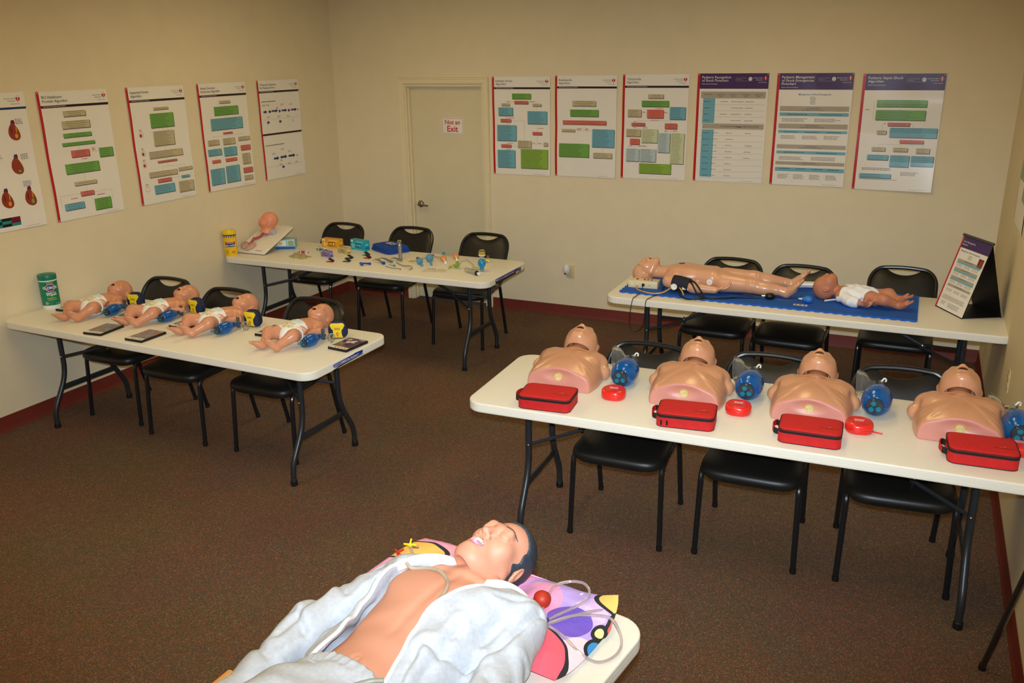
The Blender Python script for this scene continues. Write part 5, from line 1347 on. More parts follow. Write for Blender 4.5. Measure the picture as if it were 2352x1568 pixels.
# desk flip chart
EZ = thing('flip_chart', 'black tent-shaped desk flip chart with red-edged printed page', 'flip chart', (5.378, -1.201, TH), math.atan2(-.262, .145))
w_, D_, h_ = .30, .25, .45
sl = math.hypot(D_ / 2, h_)
def panel(m, y0, z0, y1, z1, th):
    d = Vector((0, y1 - y0, z1 - z0)).normalized(); n = Vector((0, d.z, -d.y)) * th
    v = [Vector((x, y, z)) for y, z in ((y0, z0), (y1, z1)) for x in (0, w_)]
    m.add([tuple(p) for p in v] + [tuple(p + n) for p in v], [(0, 1, 3, 2), (4, 6, 7, 5), (0, 4, 5, 1), (2, 3, 7, 6), (0, 2, 6, 4), (1, 5, 7, 3)], 0, False)
BK = mat('black_board', (14, 14, 16), .5, var=.05)
m = MB(); panel(m, 0, 0, D_ / 2, h_, .004); m.build('front_panel', BK, EZ)
m = MB(); panel(m, D_, 0, D_ / 2, h_, -.004); m.build('back_panel', BK, EZ)
m = MB(); m.box((w_ / 2, D_ / 2, .003), (w_ - .01, D_ - .02, .003)); m.build('base_strip', BK, EZ)
m = MB(); m.tube([(-.004, D_ / 2, h_ + .004), (w_ + .004, D_ / 2, h_ + .004)], .009, 10); m.build('ring_binding', mat('grey_binding', (70, 70, 68), .4), EZ)
MB().box((w_ - .10, .06, .012), (.04, .01, .012)).build('tab', mat('tab_cream', (220, 210, 180), .5), EZ)
PG = MB()
ux = Vector((1, 0, 0)); uy = Vector((0, D_ / 2, h_)) / sl; un = Vector((0, -h_, D_ / 2)).normalized()
def pq(u0, v0, u1, v1, mi, k): # v measured down from the top
    pts = [(u0, v1), (u1, v1), (u1, v0), (u0, v0)]
    PG.add([tuple(ux * (a * w_) + uy * (sl * (1 - b)) + un * (.0012 + k * .0004)) for a, b in pts], [(0, 1, 2, 3)], mi, False)
def pt(u, v, size, s, mi, al='LEFT', b=.0):
    V, F = text2d(s, size, b, al); PG.add([tuple(ux * (u * w_ + x) + uy * (sl * (1 - v) + y) + un * .0036) for x, y in V], F, mi, False)
kk = {k: i for i, k in enumerate(PKEYS)}
pq(0, .012, 1, .985, kk['paper'], 0); pq(0, .012, .05, .985, kk['red'], 1); pq(.05, .012, 1, .155, kk['purple'], 1)
pt(.08, .08, .016, 'Shock Emergencies', kk['white']); pt(.08, .115, .011, 'Management', kk['white'], b=.01)
pt(.45, .20, .014, 'Management of Shock Emergencies', kk['text'], 'CENTER', .005)
pq(.78, .215, .95, .33, kk['maroon'], 1); pq(.84, .235, .93, .31, kk['heart'], 2)
rn = random.Random(4)
def pw(u0, v, u1, col='text', n=1):
    for j in range(n):
        x = u0
        while x < u1 - .02:
            L = rn.uniform(.015, .05); pq(x, v + j * .013, min(x + L, u1), v + j * .013 + .004, kk[col], 2); x += L + .012
for j in range(5): pw(.42, .225 + j * .013, .55)
for v, nm in ((.30, 'Hypovolemic Shock'), (.415, 'Distributive Shock'), (.53, 'Cardiogenic Shock'), (.645, 'Obstructive Shock')):
    pq(.12, v, .93, v + .034, kk['grey'], 1); pq(.12, v + .034, .93, v + .058, kk['blue'], 1) if v < .6 else None
    pt(.52, v + .018, .0105, nm, kk['text'], 'CENTER', .004)
    for c in range(3): pw(.14 + c * .27, v + .066, .36 + c * .27, 'text', 3)
for j in range(5): pw(.12, .80 + j * .012, .9)
pw(.14, .885, .3, 'text', 4); pw(.4, .885, .8, 'text', 5)
PG.build('page', PMATS, EZ, sharp=0)

# wall outlets
def outlet(name, label, loc, rz):
    t = thing(name, label, 'wall outlet', loc, rz)
    MB().slab(.072, .116, .006, .003, .002, 3, 2, X=RXm(PI / 2)).build('plate', mat('outlet_ivory', (214, 196, 146), .4), t)
    for z in (-.025, .025):
        s_ = MB().slab(.034, .028, .002, .008, 0, 4, X=TR((0, -.006, z)) @ RXm(PI / 2)).build('socket', mat('outlet_ivory2', (222, 206, 160), .4), t)
        m = MB()
        for x in (-.007, .007): m.box((x, -.0085, z + .004), (.002, .001, .009))
        m.box((0, -.0085, z - .008), (.005, .001, .005)); m.build('slot', BLK, s_)
    return t
ol = outlet('wall_outlet', 'ivory wall outlet on the back wall right of the door', (2.436, 0, .416), 0)
af = thing('air_freshener', 'white oval plug-in air freshener in the back wall outlet', 'air freshener', (2.412, -.008, .442))
MB().ell((0, -.035, .0), (.033, .030, .048), 18, 12).build('body', mat('freshener_white', (226, 224, 226), .3), af)
MB().ell((-.002, -.060, -.034), (.010, .006, .008), 10, 6).build('vent', BLK, af)
MB().ell((.002, -.062, -.006), (.012, .004, .006), 10, 6).build('button', WPL, af)
outlet('wall_outlet', 'ivory wall outlet on the right wall', (W, -2.10, .585), -PI / 2)
# tripod easel beside the right wall
t = thing('tripod_easel', 'black tripod easel whose slanting leg stands by the right wall', 'easel', (5.66, -4.60, 0))
ap = Vector((.035, -.07, 1.42))
for f in ((-.023, .73, .012), (-.01, -.70, .012), (.07, -.02, .012)):
    lg = MB().tube([f, ap], .0115, 10).build('leg', FRAME, t)
    MB().lathe([(0, 0), (.013, 0), (.014, .003), (.013, .03), (0, .03)], 12, X=TR((f[0], f[1], 0))).build('foot_cap', CAPM, lg)
MB().tube([ap - Vector((0, 0, .05)), ap + Vector((0, 0, .3))], .012, 10).build('mast', FRAME, t)
# ---------------------------------------------------------------- manikin bodies (sculpted as implicit surfaces)
def frame(F, T):   # head-local axes: x right, face -y, top +z  -> columns for P @ M
    F = np.array(F, np.float32); T = np.array(T, np.float32)
    return np.stack([np.cross(-F, T), -F, T], 1).astype(np.float32)
def hand(P, d, w, fwd, up, side, s=1.0, curl=.6, k=.006):
    w, fwd, up, side = [np.array(v, np.float32) for v in (w, fwd, up, side)]
    rot = np.stack([side, fwd, up], 1)
    d = smin(d, s_ell(P, w + fwd * .035 * s, (.030 * s, .042 * s, .014 * s), rot), k * 3)
    for i, (o, L, r) in enumerate(((.024, .062, .0078), (.008, .072, .0082), (-.008, .068, .0080), (-.023, .054, .0070))):
        p = w + fwd * (.066 * s) + side * (o * s); a = curl * (.5 + .12 * i)
        for seg, f in enumerate((.42, .33, .25)):
            dr = fwd * math.cos(a) + up * math.sin(a); q = p + dr * (L * f * s)
            d = smin(d, s_cone(P, p, q, r * s * (1 - .1 * seg), r * s * (.92 - .1 * seg)), k); p = q; a += curl * .8
    p = w + side * (.024 * s) + fwd * (.018 * s); q = p + (side * .7 + fwd * .6 + up * .35) * (.03 * s); r_ = q + (side * .15 + fwd * .8 + up * .5) * (.026 * s)
    d = smin(d, s_cone(P, p, q, .0115 * s, .0092 * s), k * 1.5); d = smin(d, s_cone(P, q, r_, .009 * s, .0075 * s), k)
    return d
def foot(P, d, heel, toe, up, s=1.0, k=.01, toes=True):
    heel, toe, up = [np.array(v, np.float32) for v in (heel, toe, up)]
    f = toe - heel; L = float(np.linalg.norm(f)); f = f / L; sd = np.cross(f, up); sd /= np.linalg.norm(sd)
    d = smin(d, s_cone(P, heel, heel + f * L * .45 - up * .003 * s, .027 * s, .024 * s), k * 1.5)
    rot = np.stack([sd, f, up], 1)
    d = smin(d, s_ell(P, heel + f * L * .66, (.033 * s, .045 * s, .016 * s), rot), k * 1.5)
    if toes:
        for i in range(5):
            c = heel + f * (L * .66 + (.046 - .004 * i) * s) + sd * ((i - 2) * .0125 * s) - up * .001
            d = smin(d, s_ell(P, c, ((.0085 - .0008 * i) * s, (.014 - .0012 * i) * s, (.0095 - .0009 * i) * s), rot), .004)
    return d

# ---- baby (about 57 cm), supine, head towards +y
BT = math.radians(-20); IT = math.radians(16)
BHC = np.array((0, .485, .080), np.float32)
BHM = frame((0, math.sin(BT), math.cos(BT)), (0, math.cos(BT), -math.sin(BT)))
IHM = frame((0, math.sin(IT), math.cos(IT)), (0, math.cos(IT), -math.sin(IT)))
def baby_torso(P):
    d = s_ell(P, (0, .335, .056), (.070, .075, .045)); d = smin(d, s_ell(P, (0, .262, .056), (.066, .075, .048)), .04)
    return smin(d, s_ell(P, (0, .20, .050), (.064, .055, .045)), .04)
def baby_legs(P, pose):
    out = None
    for (hip, knee, ank, heel, toe, up) in pose:
        l = smin(s_cone(P, hip, knee, .044, .034), s_cone(P, knee, ank, .033, .023), .02)
        l = foot(P, l, heel, toe, up, .86, .008)
        out = l if out is None else smin(out, l, .008)
    return out
POSE_A = [((-.042, .19, .050), (-.088, .112, .070), (-.060, .035, .032), (-.056, .020, .027), (-.088, -.010, .042), (0, .55, .83)),
          ((.042, .19, .050), (.082, .112, .072), (.048, .030, .036), (.044, .014, .028), (.012, -.018, .072), (-.3, .75, .6))]
POSE_B = [((-.042, .19, .050), (-.075, .108, .062), (-.035, .040, .030), (-.034, .022, .026), (-.050, -.026, .050), (0, .75, .65)),
          ((.042, .19, .050), (.070, .110, .066), (.022, .052, .052), (.016, .036, .054), (-.006, -.012, .078), (.2, .75, .6))]
ARM_A = [((-.060, .372, .050), (-.112, .305, .042), (-.104, .238, .046), (.2, -.95, .2)), ((.060, .372, .050), (.114, .310, .042), (.092, .245, .056), (-.35, -.9, .2))]
ARM_B = [((-.060, .372, .050), (-.118, .300, .036), (-.122, .222, .030), (0, -1, .05)), ((.060, .372, .050), (.118, .300, .036), (.112, .222, .034), (0, -1, .1))]
def baby_fn(P, legs, arms, hs=1.06, hm=BHM):
    d = baby_torso(P)
    for a, e, w, f in arms:
        sx = 1 if a[0] > 0 else -1
        d = smin(d, s_ell(P, a, (.032, .032, .032)), .03)
        l = smin(s_cone(P, a, e, .027, .022), s_cone(P, e, w, .0215, .016), .012)
        f = np.array(f) / np.linalg.norm(f)
        l = hand(P, l, w, f, (-sx * .8, 0, .6), (-sx * .4, 0, .9), .58, .75, .004)
        d = smin(d, l, .012)
    d = smin(d, baby_legs(P, legs), .016)
    d = smin(d, s_cone(P, (0, .385, .058), (0, .44, .068), .036, .034), .016)
    d = smax(d, -s_tor(P, (0, .408, .060), .040, .0035, np.stack([np.array((1, 0, 0)), np.array((0, .25, -.97)), np.array((0, .97, .25))], 1)), .003)
    h = head_fn(((P - BHC) @ hm) / hs) * hs
    d = smin(d, h, .010)
    return smax(d, -P[..., 2] + .0005, .002)
def mouth_of(c, C, Mx, s, r=(.0135, .022, .0075)): return s_ell(((c - C) @ Mx) / s, (0, -.071, -.0395), r) < 0
BSKIN = mat('baby_skin', (208, 144, 110), .32, var=.04, scale=10, sss=.06)
bm = sdf_obj('body', lambda P: baby_fn(P, POSE_A, ARM_A), (-.17, -.07, -.006), (.17, .585, .205), .0031, [BSKIN, HM], None, 1, lambda c: mouth_of(c.astype(np.float32), BHC, BHM, 1.06).astype(int)).data
def diaper_fn(P, leg, top=.262, grow=.010):
    d = baby_torso(P) - grow - .0015 * np.sin(P[..., 0] * 160 + 30 * P[..., 1]) * np.clip((P[..., 1] - .2) * 10, 0, 1)
    g = baby_legs(P, leg)
    d = smin(d, s_ell(P, (0, .165, .045), (.045, .045, .045)), .03)
    d = smax(d, -(g - .003), .006)
    lg = smax(g - .005, P[..., 1] * -1 + .148 + .35 * np.abs(P[..., 0]), .006)      # short cuff over the hips
    d = smin(d, lg, .008)
    d = smax(d, P[..., 1] - top - .012 * np.cos(P[..., 0] * 25), .003)
    return smax(d, -P[..., 2] + .0008, .002)
DIAP = mat('diaper_white', (240, 240, 236), .75, var=.02, bump=.3, bscale=160)
pastel = [DIAP, mat('diaper_pale_blue', (206, 226, 232), .75), mat('diaper_print_green', (176, 206, 140), .75, var=.15, scale=80), mat('diaper_print_orange', (232, 190, 140), .75, var=.15, scale=80), mat('diaper_print_pink', (220, 176, 178), .75)]
def diaper_mat(c):
    m = np.zeros(len(c)); up = c[:, 2] > .07
    m[up & (c[:, 1] > .225) & (np.abs(c[:, 0]) < .045)] = 1
    n = np.sin(c[:, 0] * 190) + np.sin(c[:, 1] * 230 + 1) + np.sin((c[:, 0] + c[:, 1]) * 150)
    z = (c[:, 2] > .06) & (c[:, 1] < .215) & (c[:, 1] > .16) & (np.abs(c[:, 0]) < .034)
    m[z & (n > .7)] = 2; m[z & (n < -.8)] = 3; m[z & (np.abs(n) < .18)] = 4
    return m
dmh = sdf_obj('diaper', lambda P: diaper_fn(P, POSE_A), (-.12, .08, -.006), (.12, .30, .14), .0031, pastel, None, 1, diaper_mat).data
for o_ in [o for o in bpy.data.objects if o.data in (bm, dmh)]: bpy.data.objects.remove(o_)
def stud(parent, p, r, m, name='stud', n=None):
    MB().ell(p, r, 12, 6).build(name, m, parent)
# body/diaper contact: rest on the table top
for i, (fx, fy, hx, hy, lb) in enumerate([(.489, -3.60, .394, -3.182, 'baby manikin in a diaper closest to the left wall'), (.924, -3.535, .923, -3.08, 'baby manikin in a diaper, second from the left wall'),
                                          (1.391, -3.556, 1.453, -3.04, 'baby manikin in a diaper, third from the left wall'), (2.027, -3.575, 2.032, -3.11, 'baby manikin in a diaper beside the blue DVD case')]):
    a = math.atan2(hy - fy, hx - fx) - PI / 2
    t = thing('baby_manikin', lb, 'manikin', (fx, fy, TH), a * .8, 'diapered baby manikins')
    link('body', bm, t); link('diaper', dmh, t)
    stud(t, (.075, .345, .090), (.004, .004, .002), STEEL, 'chest_pin')

# ---- infant manikin with shirt on the blue mat
ISK = mat('infant_skin', (196, 128, 98), .45, var=.06, scale=14, sss=.06)
IN = thing('infant_manikin', 'brown-pink infant manikin in a white shirt lying on the blue mat', 'manikin', (5.200, -1.408, TH + .013), math.radians(80))
sdf_obj('body', lambda P: baby_fn(P, POSE_B, ARM_B, 1.08, IHM), (-.18, -.07, -.006), (.18, .59, .205), .0031, [ISK, HM], IN, 1, lambda c: mouth_of(c.astype(np.float32), BHC, IHM, 1.08).astype(int))
def shirt_fn(P):
    w = .0022 * np.sin(P[..., 1] * 90 + P[..., 0] * 60) + .002 * np.sin(P[..., 0] * 130 - P[..., 1] * 40)
    d = baby_torso(P) - .009 + w
    for a, e, wr, f in ARM_B:
        m = tuple(np.array(e) * .35 + np.array(wr) * .65)
        d = smin(d, smin(s_ell(P, a, (.036, .036, .036)), smin(s_cone(P, a, e, .034, .031), s_cone(P, e, m, .031, .030), .02), .02) + w, .03)
    d = smin(d, s_ell(P, (0, .19, .035), (.085, .06, .030)) + w, .03)
    for a, e, wr, f in ARM_B:
        dv = np.array(wr) - np.array(e); dv = dv / np.linalg.norm(dv); c_ = np.array(e) * .3 + np.array(wr) * .7
        cut = ((P - c_.astype(np.float32)) @ dv.astype(np.float32))
        near = s_ell(P, tuple(wr), (.05, .07, .05))
        d = smax(d, np.minimum(cut, .05) if False else np.where(near < 0, cut, -1), .004)
    v = P[..., 1] - (.372 - .9 * np.clip(.055 - np.abs(P[..., 0]), 0, .05)) 
    d = smax(d, np.where(P[..., 2] > .05, v, P[..., 1] - .39), .004)
    d = smax(d, .155 - P[..., 1] - .35 * np.abs(P[..., 0]), .004)
    d = smax(d, -(baby_legs(P, POSE_B) - .005), .004)
    return smax(d, -P[..., 2] + .0008, .002)
SHW = mat('white_cotton', (236, 238, 244), .8, var=.02, bump=.3, bscale=240)
sdf_obj('shirt', shirt_fn, (-.17, .10, -.006), (.17, .43, .13), .0033, SHW, IN, 1)
MB().tube(spline([(.005, .365, .103), (.012, .30, .112), (.006, .22, .108), (.012, .175, .100)], 5), .003, 6, flat=.5).build('shirt_placket', SHW, IN)
MB().tube([(-.02, .395, .012), (-.10, .455, .012)], .006, 10).build('neck_tube', WPL, IN)

# ---- adult head shape
def ahead(P, mo=1.0):
    d = s_ell(P, (0, .015, .03), (.074, .092, .085)); d = smin(d, s_ell(P, (0, -.030, -.035), (.060, .060, .072)), .03)
    d = smin(d, s_ell(P, (0, -.046, -.082), (.043, .040, .032)), .03); d = smin(d, s_ell(P, (0, -.080, -.102), (.021, .017, .018)), .025)
    for sx in (-1, 1):
        d = smin(d, s_cone(P, (sx * .054, .0, -.052), (sx * .018, -.070, -.100), .020, .016), .03)
        d = smin(d, s_ell(P, (sx * .042, -.056, -.014), (.018, .018, .016)), .04)
        d = smax(d, -s_ell(P, (sx * .032, -.102, .008), (.019, .016, .012)), .014)
        d = smin(d, s_ell(P, (sx * .032, -.080, .005), (.016, .012, .0115)), .006)
        ear = s_ell(P, (sx * .081, .016, -.012), (.0085, .020, .031), rotm(0, 0, sx * 24))
        ear = smax(ear, -s_ell(P, (sx * .0895, .012, -.008), (.006, .011, .019), rotm(0, 0, sx * 24)), .004)
        ear = smin(ear, s_ell(P, (sx * .083, .004, -.014), (.005, .005, .007)), .006)
        d = smin(d, ear, .006)
    d = smin(d, s_cone(P, (-.034, -.080, .027), (.034, -.080, .027), .012, .012), .02)
    d = smin(d, s_cone(P, (0, -.088, .014), (0, -.112, -.026), .0075, .0115), .016)
    for sx in (-1, 1):
        d = smin(d, s_ell(P, (sx * .0125, -.102, -.031), (.0085, .010, .008)), .006)
        d = smax(d, -s_ell(P, (sx * .0072, -.112, -.0395), (.0042, .008, .0045)), .003)
    d = smin(d, s_ell(P, (0, -.082, -.060), (.030, .021, .026)), .018)
    d = smin(d, s_ell(P, (0, -.101, -.0485), (.021, .008, .0055)), .006); d = smin(d, s_ell(P, (0, -.097, -.060 - .015 * mo), (.019, .009, .0065)), .007)
    d = smax(d, -s_ell(P, (0, -.104, -.060 - .001 * mo), (.0122 + .0073 * mo, .034, .0098 * mo)), .004)
    return d

# ---- half-torso manikins
TT = math.radians(4)
THC = np.array((0, .425, .098), np.float32); THM = frame((0, math.sin(TT), math.cos(TT)), (0, math.cos(TT), -math.sin(TT)))
def ctorso(P):
    x, y, z = P[..., 0], P[..., 1], P[..., 2]; ax = np.abs(x)
    d = s_ell(P, (0, .135, .012), (.176, .235, .130)); d = smin(d, s_box(P, (0, .135, .03), (.150, .15, .055), .045), .04)
    for sx in (-1, 1):
        d = smin(d, s_ell(P, (sx * .068, .205, .098), (.078, .055, .034)), .03)
        d = smin(d, s_ell(P, (sx * .120, .262, .062), (.060, .046, .054)), .04)
        d = smin(d, s_cone(P, (sx * .138, .250, .042), (sx * .168, .222, .036), .042, .036), .012)
    yc = .165 - 1.25 * np.clip(ax - .012, 0, 1)
    top = np.clip((z - .05) / .04, 0, 1)
    d = d + .005 / (1 + np.exp(-(yc - y) / .008)) * top
    d = d + .0004 * np.sin(y * 170 + ax * 80) * np.clip((ax - .07) / .03, 0, 1) * np.clip((.2 - y) / .05, 0, 1) * top
    d = d + .0012 * np.exp(-(ax / .010) ** 2) * np.clip((y - .15) / .03, 0, 1) * top
    d = smin(d, s_cone(P, (0, .27, .075), (0, .40, .090), .056, .047), .03)
    d = smin(d, s_cone(P, (-.10, .285, .10), (.10, .285, .10), .014, .014), .03)
    # head shell with a gap around the neck
    h = ahead(((P - THC) @ THM) / .98) * .98
    h = smin(h, s_ell(P, (0, .392, .108), (.083, .090, .092)), .03)
    cav = s_cone(P, (0, .22, .062), (0, .375, .090), .074, .062)
    h = smax(h, -cav, .004)
    lipcut = (P - np.array((0, .315, .05), np.float32)) @ np.array((0, -.86, -.5), np.float32)
    d = np.minimum(d, h); d = smin(d, s_cone(P, (0, .36, .085), (0, .42, .095), .046, .046), .004)
    # cut face with a shallow hollow and plug hole
    d = smax(d, -y + .002, .006)
    d = smax(d, -s_ell(P, (0, -.016, .075), (.085, .030, .034)), .012)
    return smax(d, -z + .0005, .003)
TSK = mat('torso_skin', (206, 150, 114), .3, var=.03, scale=8, coat=.25, sss=.05); TPK = mat('torso_pink', (208, 142, 128), .4, var=.03, scale=8)
tme = sdf_obj('body', ctorso, (-.24, -.01, -.006), (.24, .585, .245), .0036, [TSK, TPK, HM], None, 1,
              lambda c: np.where(s_ell(((c.astype(np.float32) - THC) @ THM) / .98, (0, -.1, -.061), (.021, .034, .0115)) < 0, 2, np.where(c[:, 1] < .0105, 1, 0))).data
for o_ in [o for o in bpy.data.objects if o.data == tme]: bpy.data.objects.remove(o_)
FOAM = mat('yellow_foam', (222, 204, 140), .85, var=.2, scale=60, bump=.5, bscale=120)
for i, (x, y, rz, lb) in enumerate([(3.722, -3.492, .07, 'bare half-torso manikin at the free end of its table'), (4.333, -3.472, .08, 'bare half-torso manikin behind the case with zipper pulls'),
                                    (4.878, -3.440, .03, 'bare half-torso manikin, third from the free table end'), (5.468, -3.425, .0, 'bare half-torso manikin next to the right wall')]):
    t = thing('torso_manikin', lb, 'manikin', (x, y, TH), rz, 'half-torso manikins')
    link('body', tme, t)
    MB().lathe([(0, .0), (.018, 0), (.019, .003), (.019, .02), (0, .02)], 18, X=TR((0, .006, .066)) @ RXm(-PI / 2) @ SCm(1, 1, 1)).build('foam_plug', FOAM, t)

# ---- child manikin
CSK = mat('child_skin', (216, 162, 128), .3, var=.03, scale=8, coat=.3, sss=.05)
CHT = math.radians(14)
CHC = np.array((0, .985, .083), np.float32); CHM = frame((0, math.sin(CHT), math.cos(CHT)), (0, math.cos(CHT), -math.sin(CHT)))
def groove(P, d, a, b, r, w=.003):
    a = np.array(a, np.float32); n = np.array(b, np.float32) - a; n /= np.linalg.norm(n)
    q = (P - a) @ n; rad = np.sqrt(np.maximum(((P - a) ** 2).sum(-1) - q * q, 0))
    return np.where(rad < r, d + .0028 * np.exp(-(q / w) ** 2), d)
def child_fn(P):
    d = s_box(P, (0, .640, .078), (.112, .185, .070), .062); d = smin(d, s_ell(P, (0, .70, .085), (.118, .12, .076)), .03)
    d = smin(d, s_ell(P, (0, .46, .068), (.105, .075, .060)), .03)
    d = groove(P, d, (0, .475, .07), (0, 1.475, .07), .2)
    for s in (-1, 1):
        d = smin(d, s_ell(P, (s * .115, .785, .072), (.045, .05, .048)), .03)
    d = smin(d, s_cone(P, (0, .82, .09), (0, .93, .088), .046, .042), .035)
    # legs
    for hip, knee, ank, heel, toe, up in (((-.062, .44, .070), (-.078, .250, .066), (-.074, .055, .045), (-.074, .026, .032), (-.092, -.050, .105), (0, .8, .6)),
                                          ((.062, .44, .070), (.095, .255, .074), (.135, .050, .050), (.138, .022, .034), (.140, -.078, .128), (0, .8, .6))):
        l = smin(s_cone(P, hip, knee, .070, .050), s_cone(P, knee, ank, .049, .033), .02)
        l = smin(l, s_ell(P, tuple(np.array(knee) * .62 + np.array(ank) * .38 - np.array((0, 0, .006))), (.046, .075, .042)), .02)
        l = foot(P, l, heel, toe, up, 1.18, .012)
        l = groove(P, l, tuple(np.array(knee) + np.array((0, -.015, 0))), hip, .08); l = groove(P, l, tuple(np.array(ank) + np.array((0, .02, 0))), knee, .06)
        d = smin(d, l, .012)
    for s in (-1, 1):
        a, e, w = (s * .150, .785, .066), (s * .178, .610, .044), (s * .160, .475, .034)
        l = smin(s_cone(P, a, e, .046, .035), s_cone(P, e, w, .035, .0235), .02); l = groove(P, l, tuple(np.array(a) * .86 + np.array((0, .10, .009))), e, .07)
        l = hand(P, l, (s * .158, .468, .036), (-s * .25, -.95, .18), (-s * .2, .1, .97), (s * .97, -.2, .1), .82, .55, .005)
        d = smin(d, l, .006)
    h = ahead(((P - CHC) @ CHM) / .86, .7) * .86
    q = (P - CHC) @ CHM                     # moulded hair
    hr = .0016 * np.sin(q[..., 2] * 260 + 70 * np.abs(q[..., 0]) + 4 * np.sin(q[..., 1] * 90)) * np.clip((q[..., 1] + .02 + .55 * np.maximum(0, q[..., 2] - .05) * -1) / .02, 0, 1) * np.clip((q[..., 2] + .03) / .02, 0, 1)
    d = smin(d, h + hr, .012)
    return smax(d, -P[..., 2] + .0005, .003)
CH = thing('child_manikin', 'full-length bare child manikin lying on the blue mat', 'manikin', (4.515, -1.335, TH + .013), math.radians(90) + .03)
sdf_obj('body', child_fn, (-.25, -.14, -.006), (.25, 1.11, .205), .0042, [CSK, HM], CH, 1, lambda c: (s_ell(((c.astype(np.float32) - CHC) @ CHM) / .86, (0, -.1, -.061), (.021, .034, .010)) < 0).astype(int))
def disc(p, nrm, r, th, m, name, m2=None):
    n = Vector(nrm).normalized(); X = TR(p) @ n.to_track_quat('Z', 'Y').to_matrix().to_4x4()
    o = MB().lathe([(0, 0), (r, 0), (r * .98, th), (0, th)], 24, X=X).build(name, m, CH)
    if m2: MB().lathe([(0, th), (r * .2, th), (r * .18, th * 2.4), (0, th * 2.5)], 10, X=X).build('stud_centre', m2, o)
    return o
disc((.0, .735, .1605), (0, .1, 1), .021, .002, mat('electrode_dark', (88, 78, 66), .5), 'chest_disc')
disc((-.117, .600, .072), (-1, 0, .1), .014, .004, mat('electrode_pale', (232, 200, 180), .35, trans=.2), 'side_disc', STEEL)
disc((-.116, .520, .075), (-1, 0, .1), .020, .005, WPL, 'side_disc', STEEL)
disc((-.104, .448, .05), (-1, 0, .2), .005, .003, STEEL, 'hip_pin')
# ---------------------------------------------------------------- grown-up manikin on the near table (local frame: x to its side, y towards the head, z above the table)
AO = E_CORNER + E_N * -.44; AO.z = TH; ARZ = E_TH - PI / 2
ASK = mat('adult_skin', (208, 146, 119), .55, var=.03, scale=9, bump=.04, bscale=60, sss=.08)
AD = thing('adult_manikin', 'life-size adult manikin lying open-mouthed in a grey sweat suit', 'manikin', AO, ARZ)
ta, ra = math.radians(-12), math.radians(14)
AF = np.array((0, math.sin(ta), math.cos(ta)), np.float32)
AT_ = np.array((math.sin(ra) * .98, math.cos(ra) * math.cos(ta), -math.sin(ta)), np.float32); AT_ -= AF * (AT_ @ AF); AT_ /= np.linalg.norm(AT_)
AC = np.array((.011, -.136, .152), np.float32); AM = frame(AF, AT_); AS = 1.05
def to_h(P): return ((P - AC) @ AM) / AS
def from_h(p): return Vector((AC + AM @ (np.array(p, np.float32) * AS)).tolist())
def adult_torso(P):
    x, y, z = P[..., 0], P[..., 1], P[..., 2]; ax = np.abs(x)
    d = s_ell(P, (0, -.44, .095), (.168, .21, .100)); d = smin(d, s_ell(P, (-.01, -.66, .080), (.142, .20, .082)), .06)
    d = smin(d, s_ell(P, (-.015, -.84, .082), (.165, .13, .082)), .05)
    for s in (-1, 1):
        d = smin(d, s_ell(P, (s * .078, -.395, .158), (.085, .072, .030)), .035)
        d = smin(d, s_ell(P, (s * .180, -.315, .090), (.068, .068, .062)), .05)
        d = smin(d, s_cone(P, (s * .015, -.292, .172), (s * .150, -.275, .138), .009, .009), .022)
        d = smin(d, s_cone(P, (s * .035, -.225, .130), (s * .10, -.275, .118), .030, .030), .04)
    d = smin(d, s_cone(P, (0, -.31, .115), (.005, -.205, .128), .062, .056), .03)
    d = smin(d, s_cone(P, (.0, -.285, .168), (.004, -.235, .178), .008, .010), .02)
    d = d + .004 * np.exp(-(ax / .014) ** 2) * np.clip((z - .12) / .03, 0, 1) * np.clip((y + .62) / .05, 0, 1) * np.clip((-.30 - y) / .03, 0, 1)
    yc = -.515 - .75 * np.clip(ax - .01, 0, 1)
    d = d + .006 / (1 + np.exp(-(yc - y) / .012)) * np.clip((z - .08) / .04, 0, 1)
    d = d + .0016 * np.sin(y * 75 + 1.0) * np.exp(-(ax / .07) ** 2) * np.clip((-.50 - y) / .05, 0, 1)
    d = smax(d, -s_ell(P, (-.022, -.700, .163), (.010, .013, .014)), .012); d = smin(d, s_ell(P, (-.022, -.698, .152), (.004, .006, .004)), .004)
    return smax(d, -z + .002, .004)
sdf_obj('torso', adult_torso, (-.27, -.98, -.004), (.27, -.16, .225), .0044, ASK, AD, 1)
def adult_head(P):
    q = to_h(P)
    d = ahead(q, 1.55)
    d = smin(d, s_ell(q, (0, -.052, -.092), (.040, .044, .026)), .03)
    nk = s_cone(P, (.004, -.275, .118), (.010, -.175, .135), .052, .052)
    cv = s_ell(q, (0, -.040, -.128), (.034, .050, .020)); d = smax(d, -cv, .004)
    d = smin(d, smax(nk, -(P[..., 1] + .27), .004) * AS ** -1, .008)
    return d * AS
hm_in = lambda c: (s_ell(to_h(c.astype(np.float32)), (0, -.088, -.0615), (.0232, .0135, .0148)) < 0).astype(int)
MPK = mat('mouth_pink', (206, 130, 160), .4, var=.05)
sdf_obj('head', adult_head, (-.125, -.30, .02), (.145, .005, .305), .0026, [ASK, MPK], AD, 1, hm_in)
HAIR = mat('painted_hair', (46, 56, 66), .5, var=.15, scale=90, bump=.4, bscale=120)
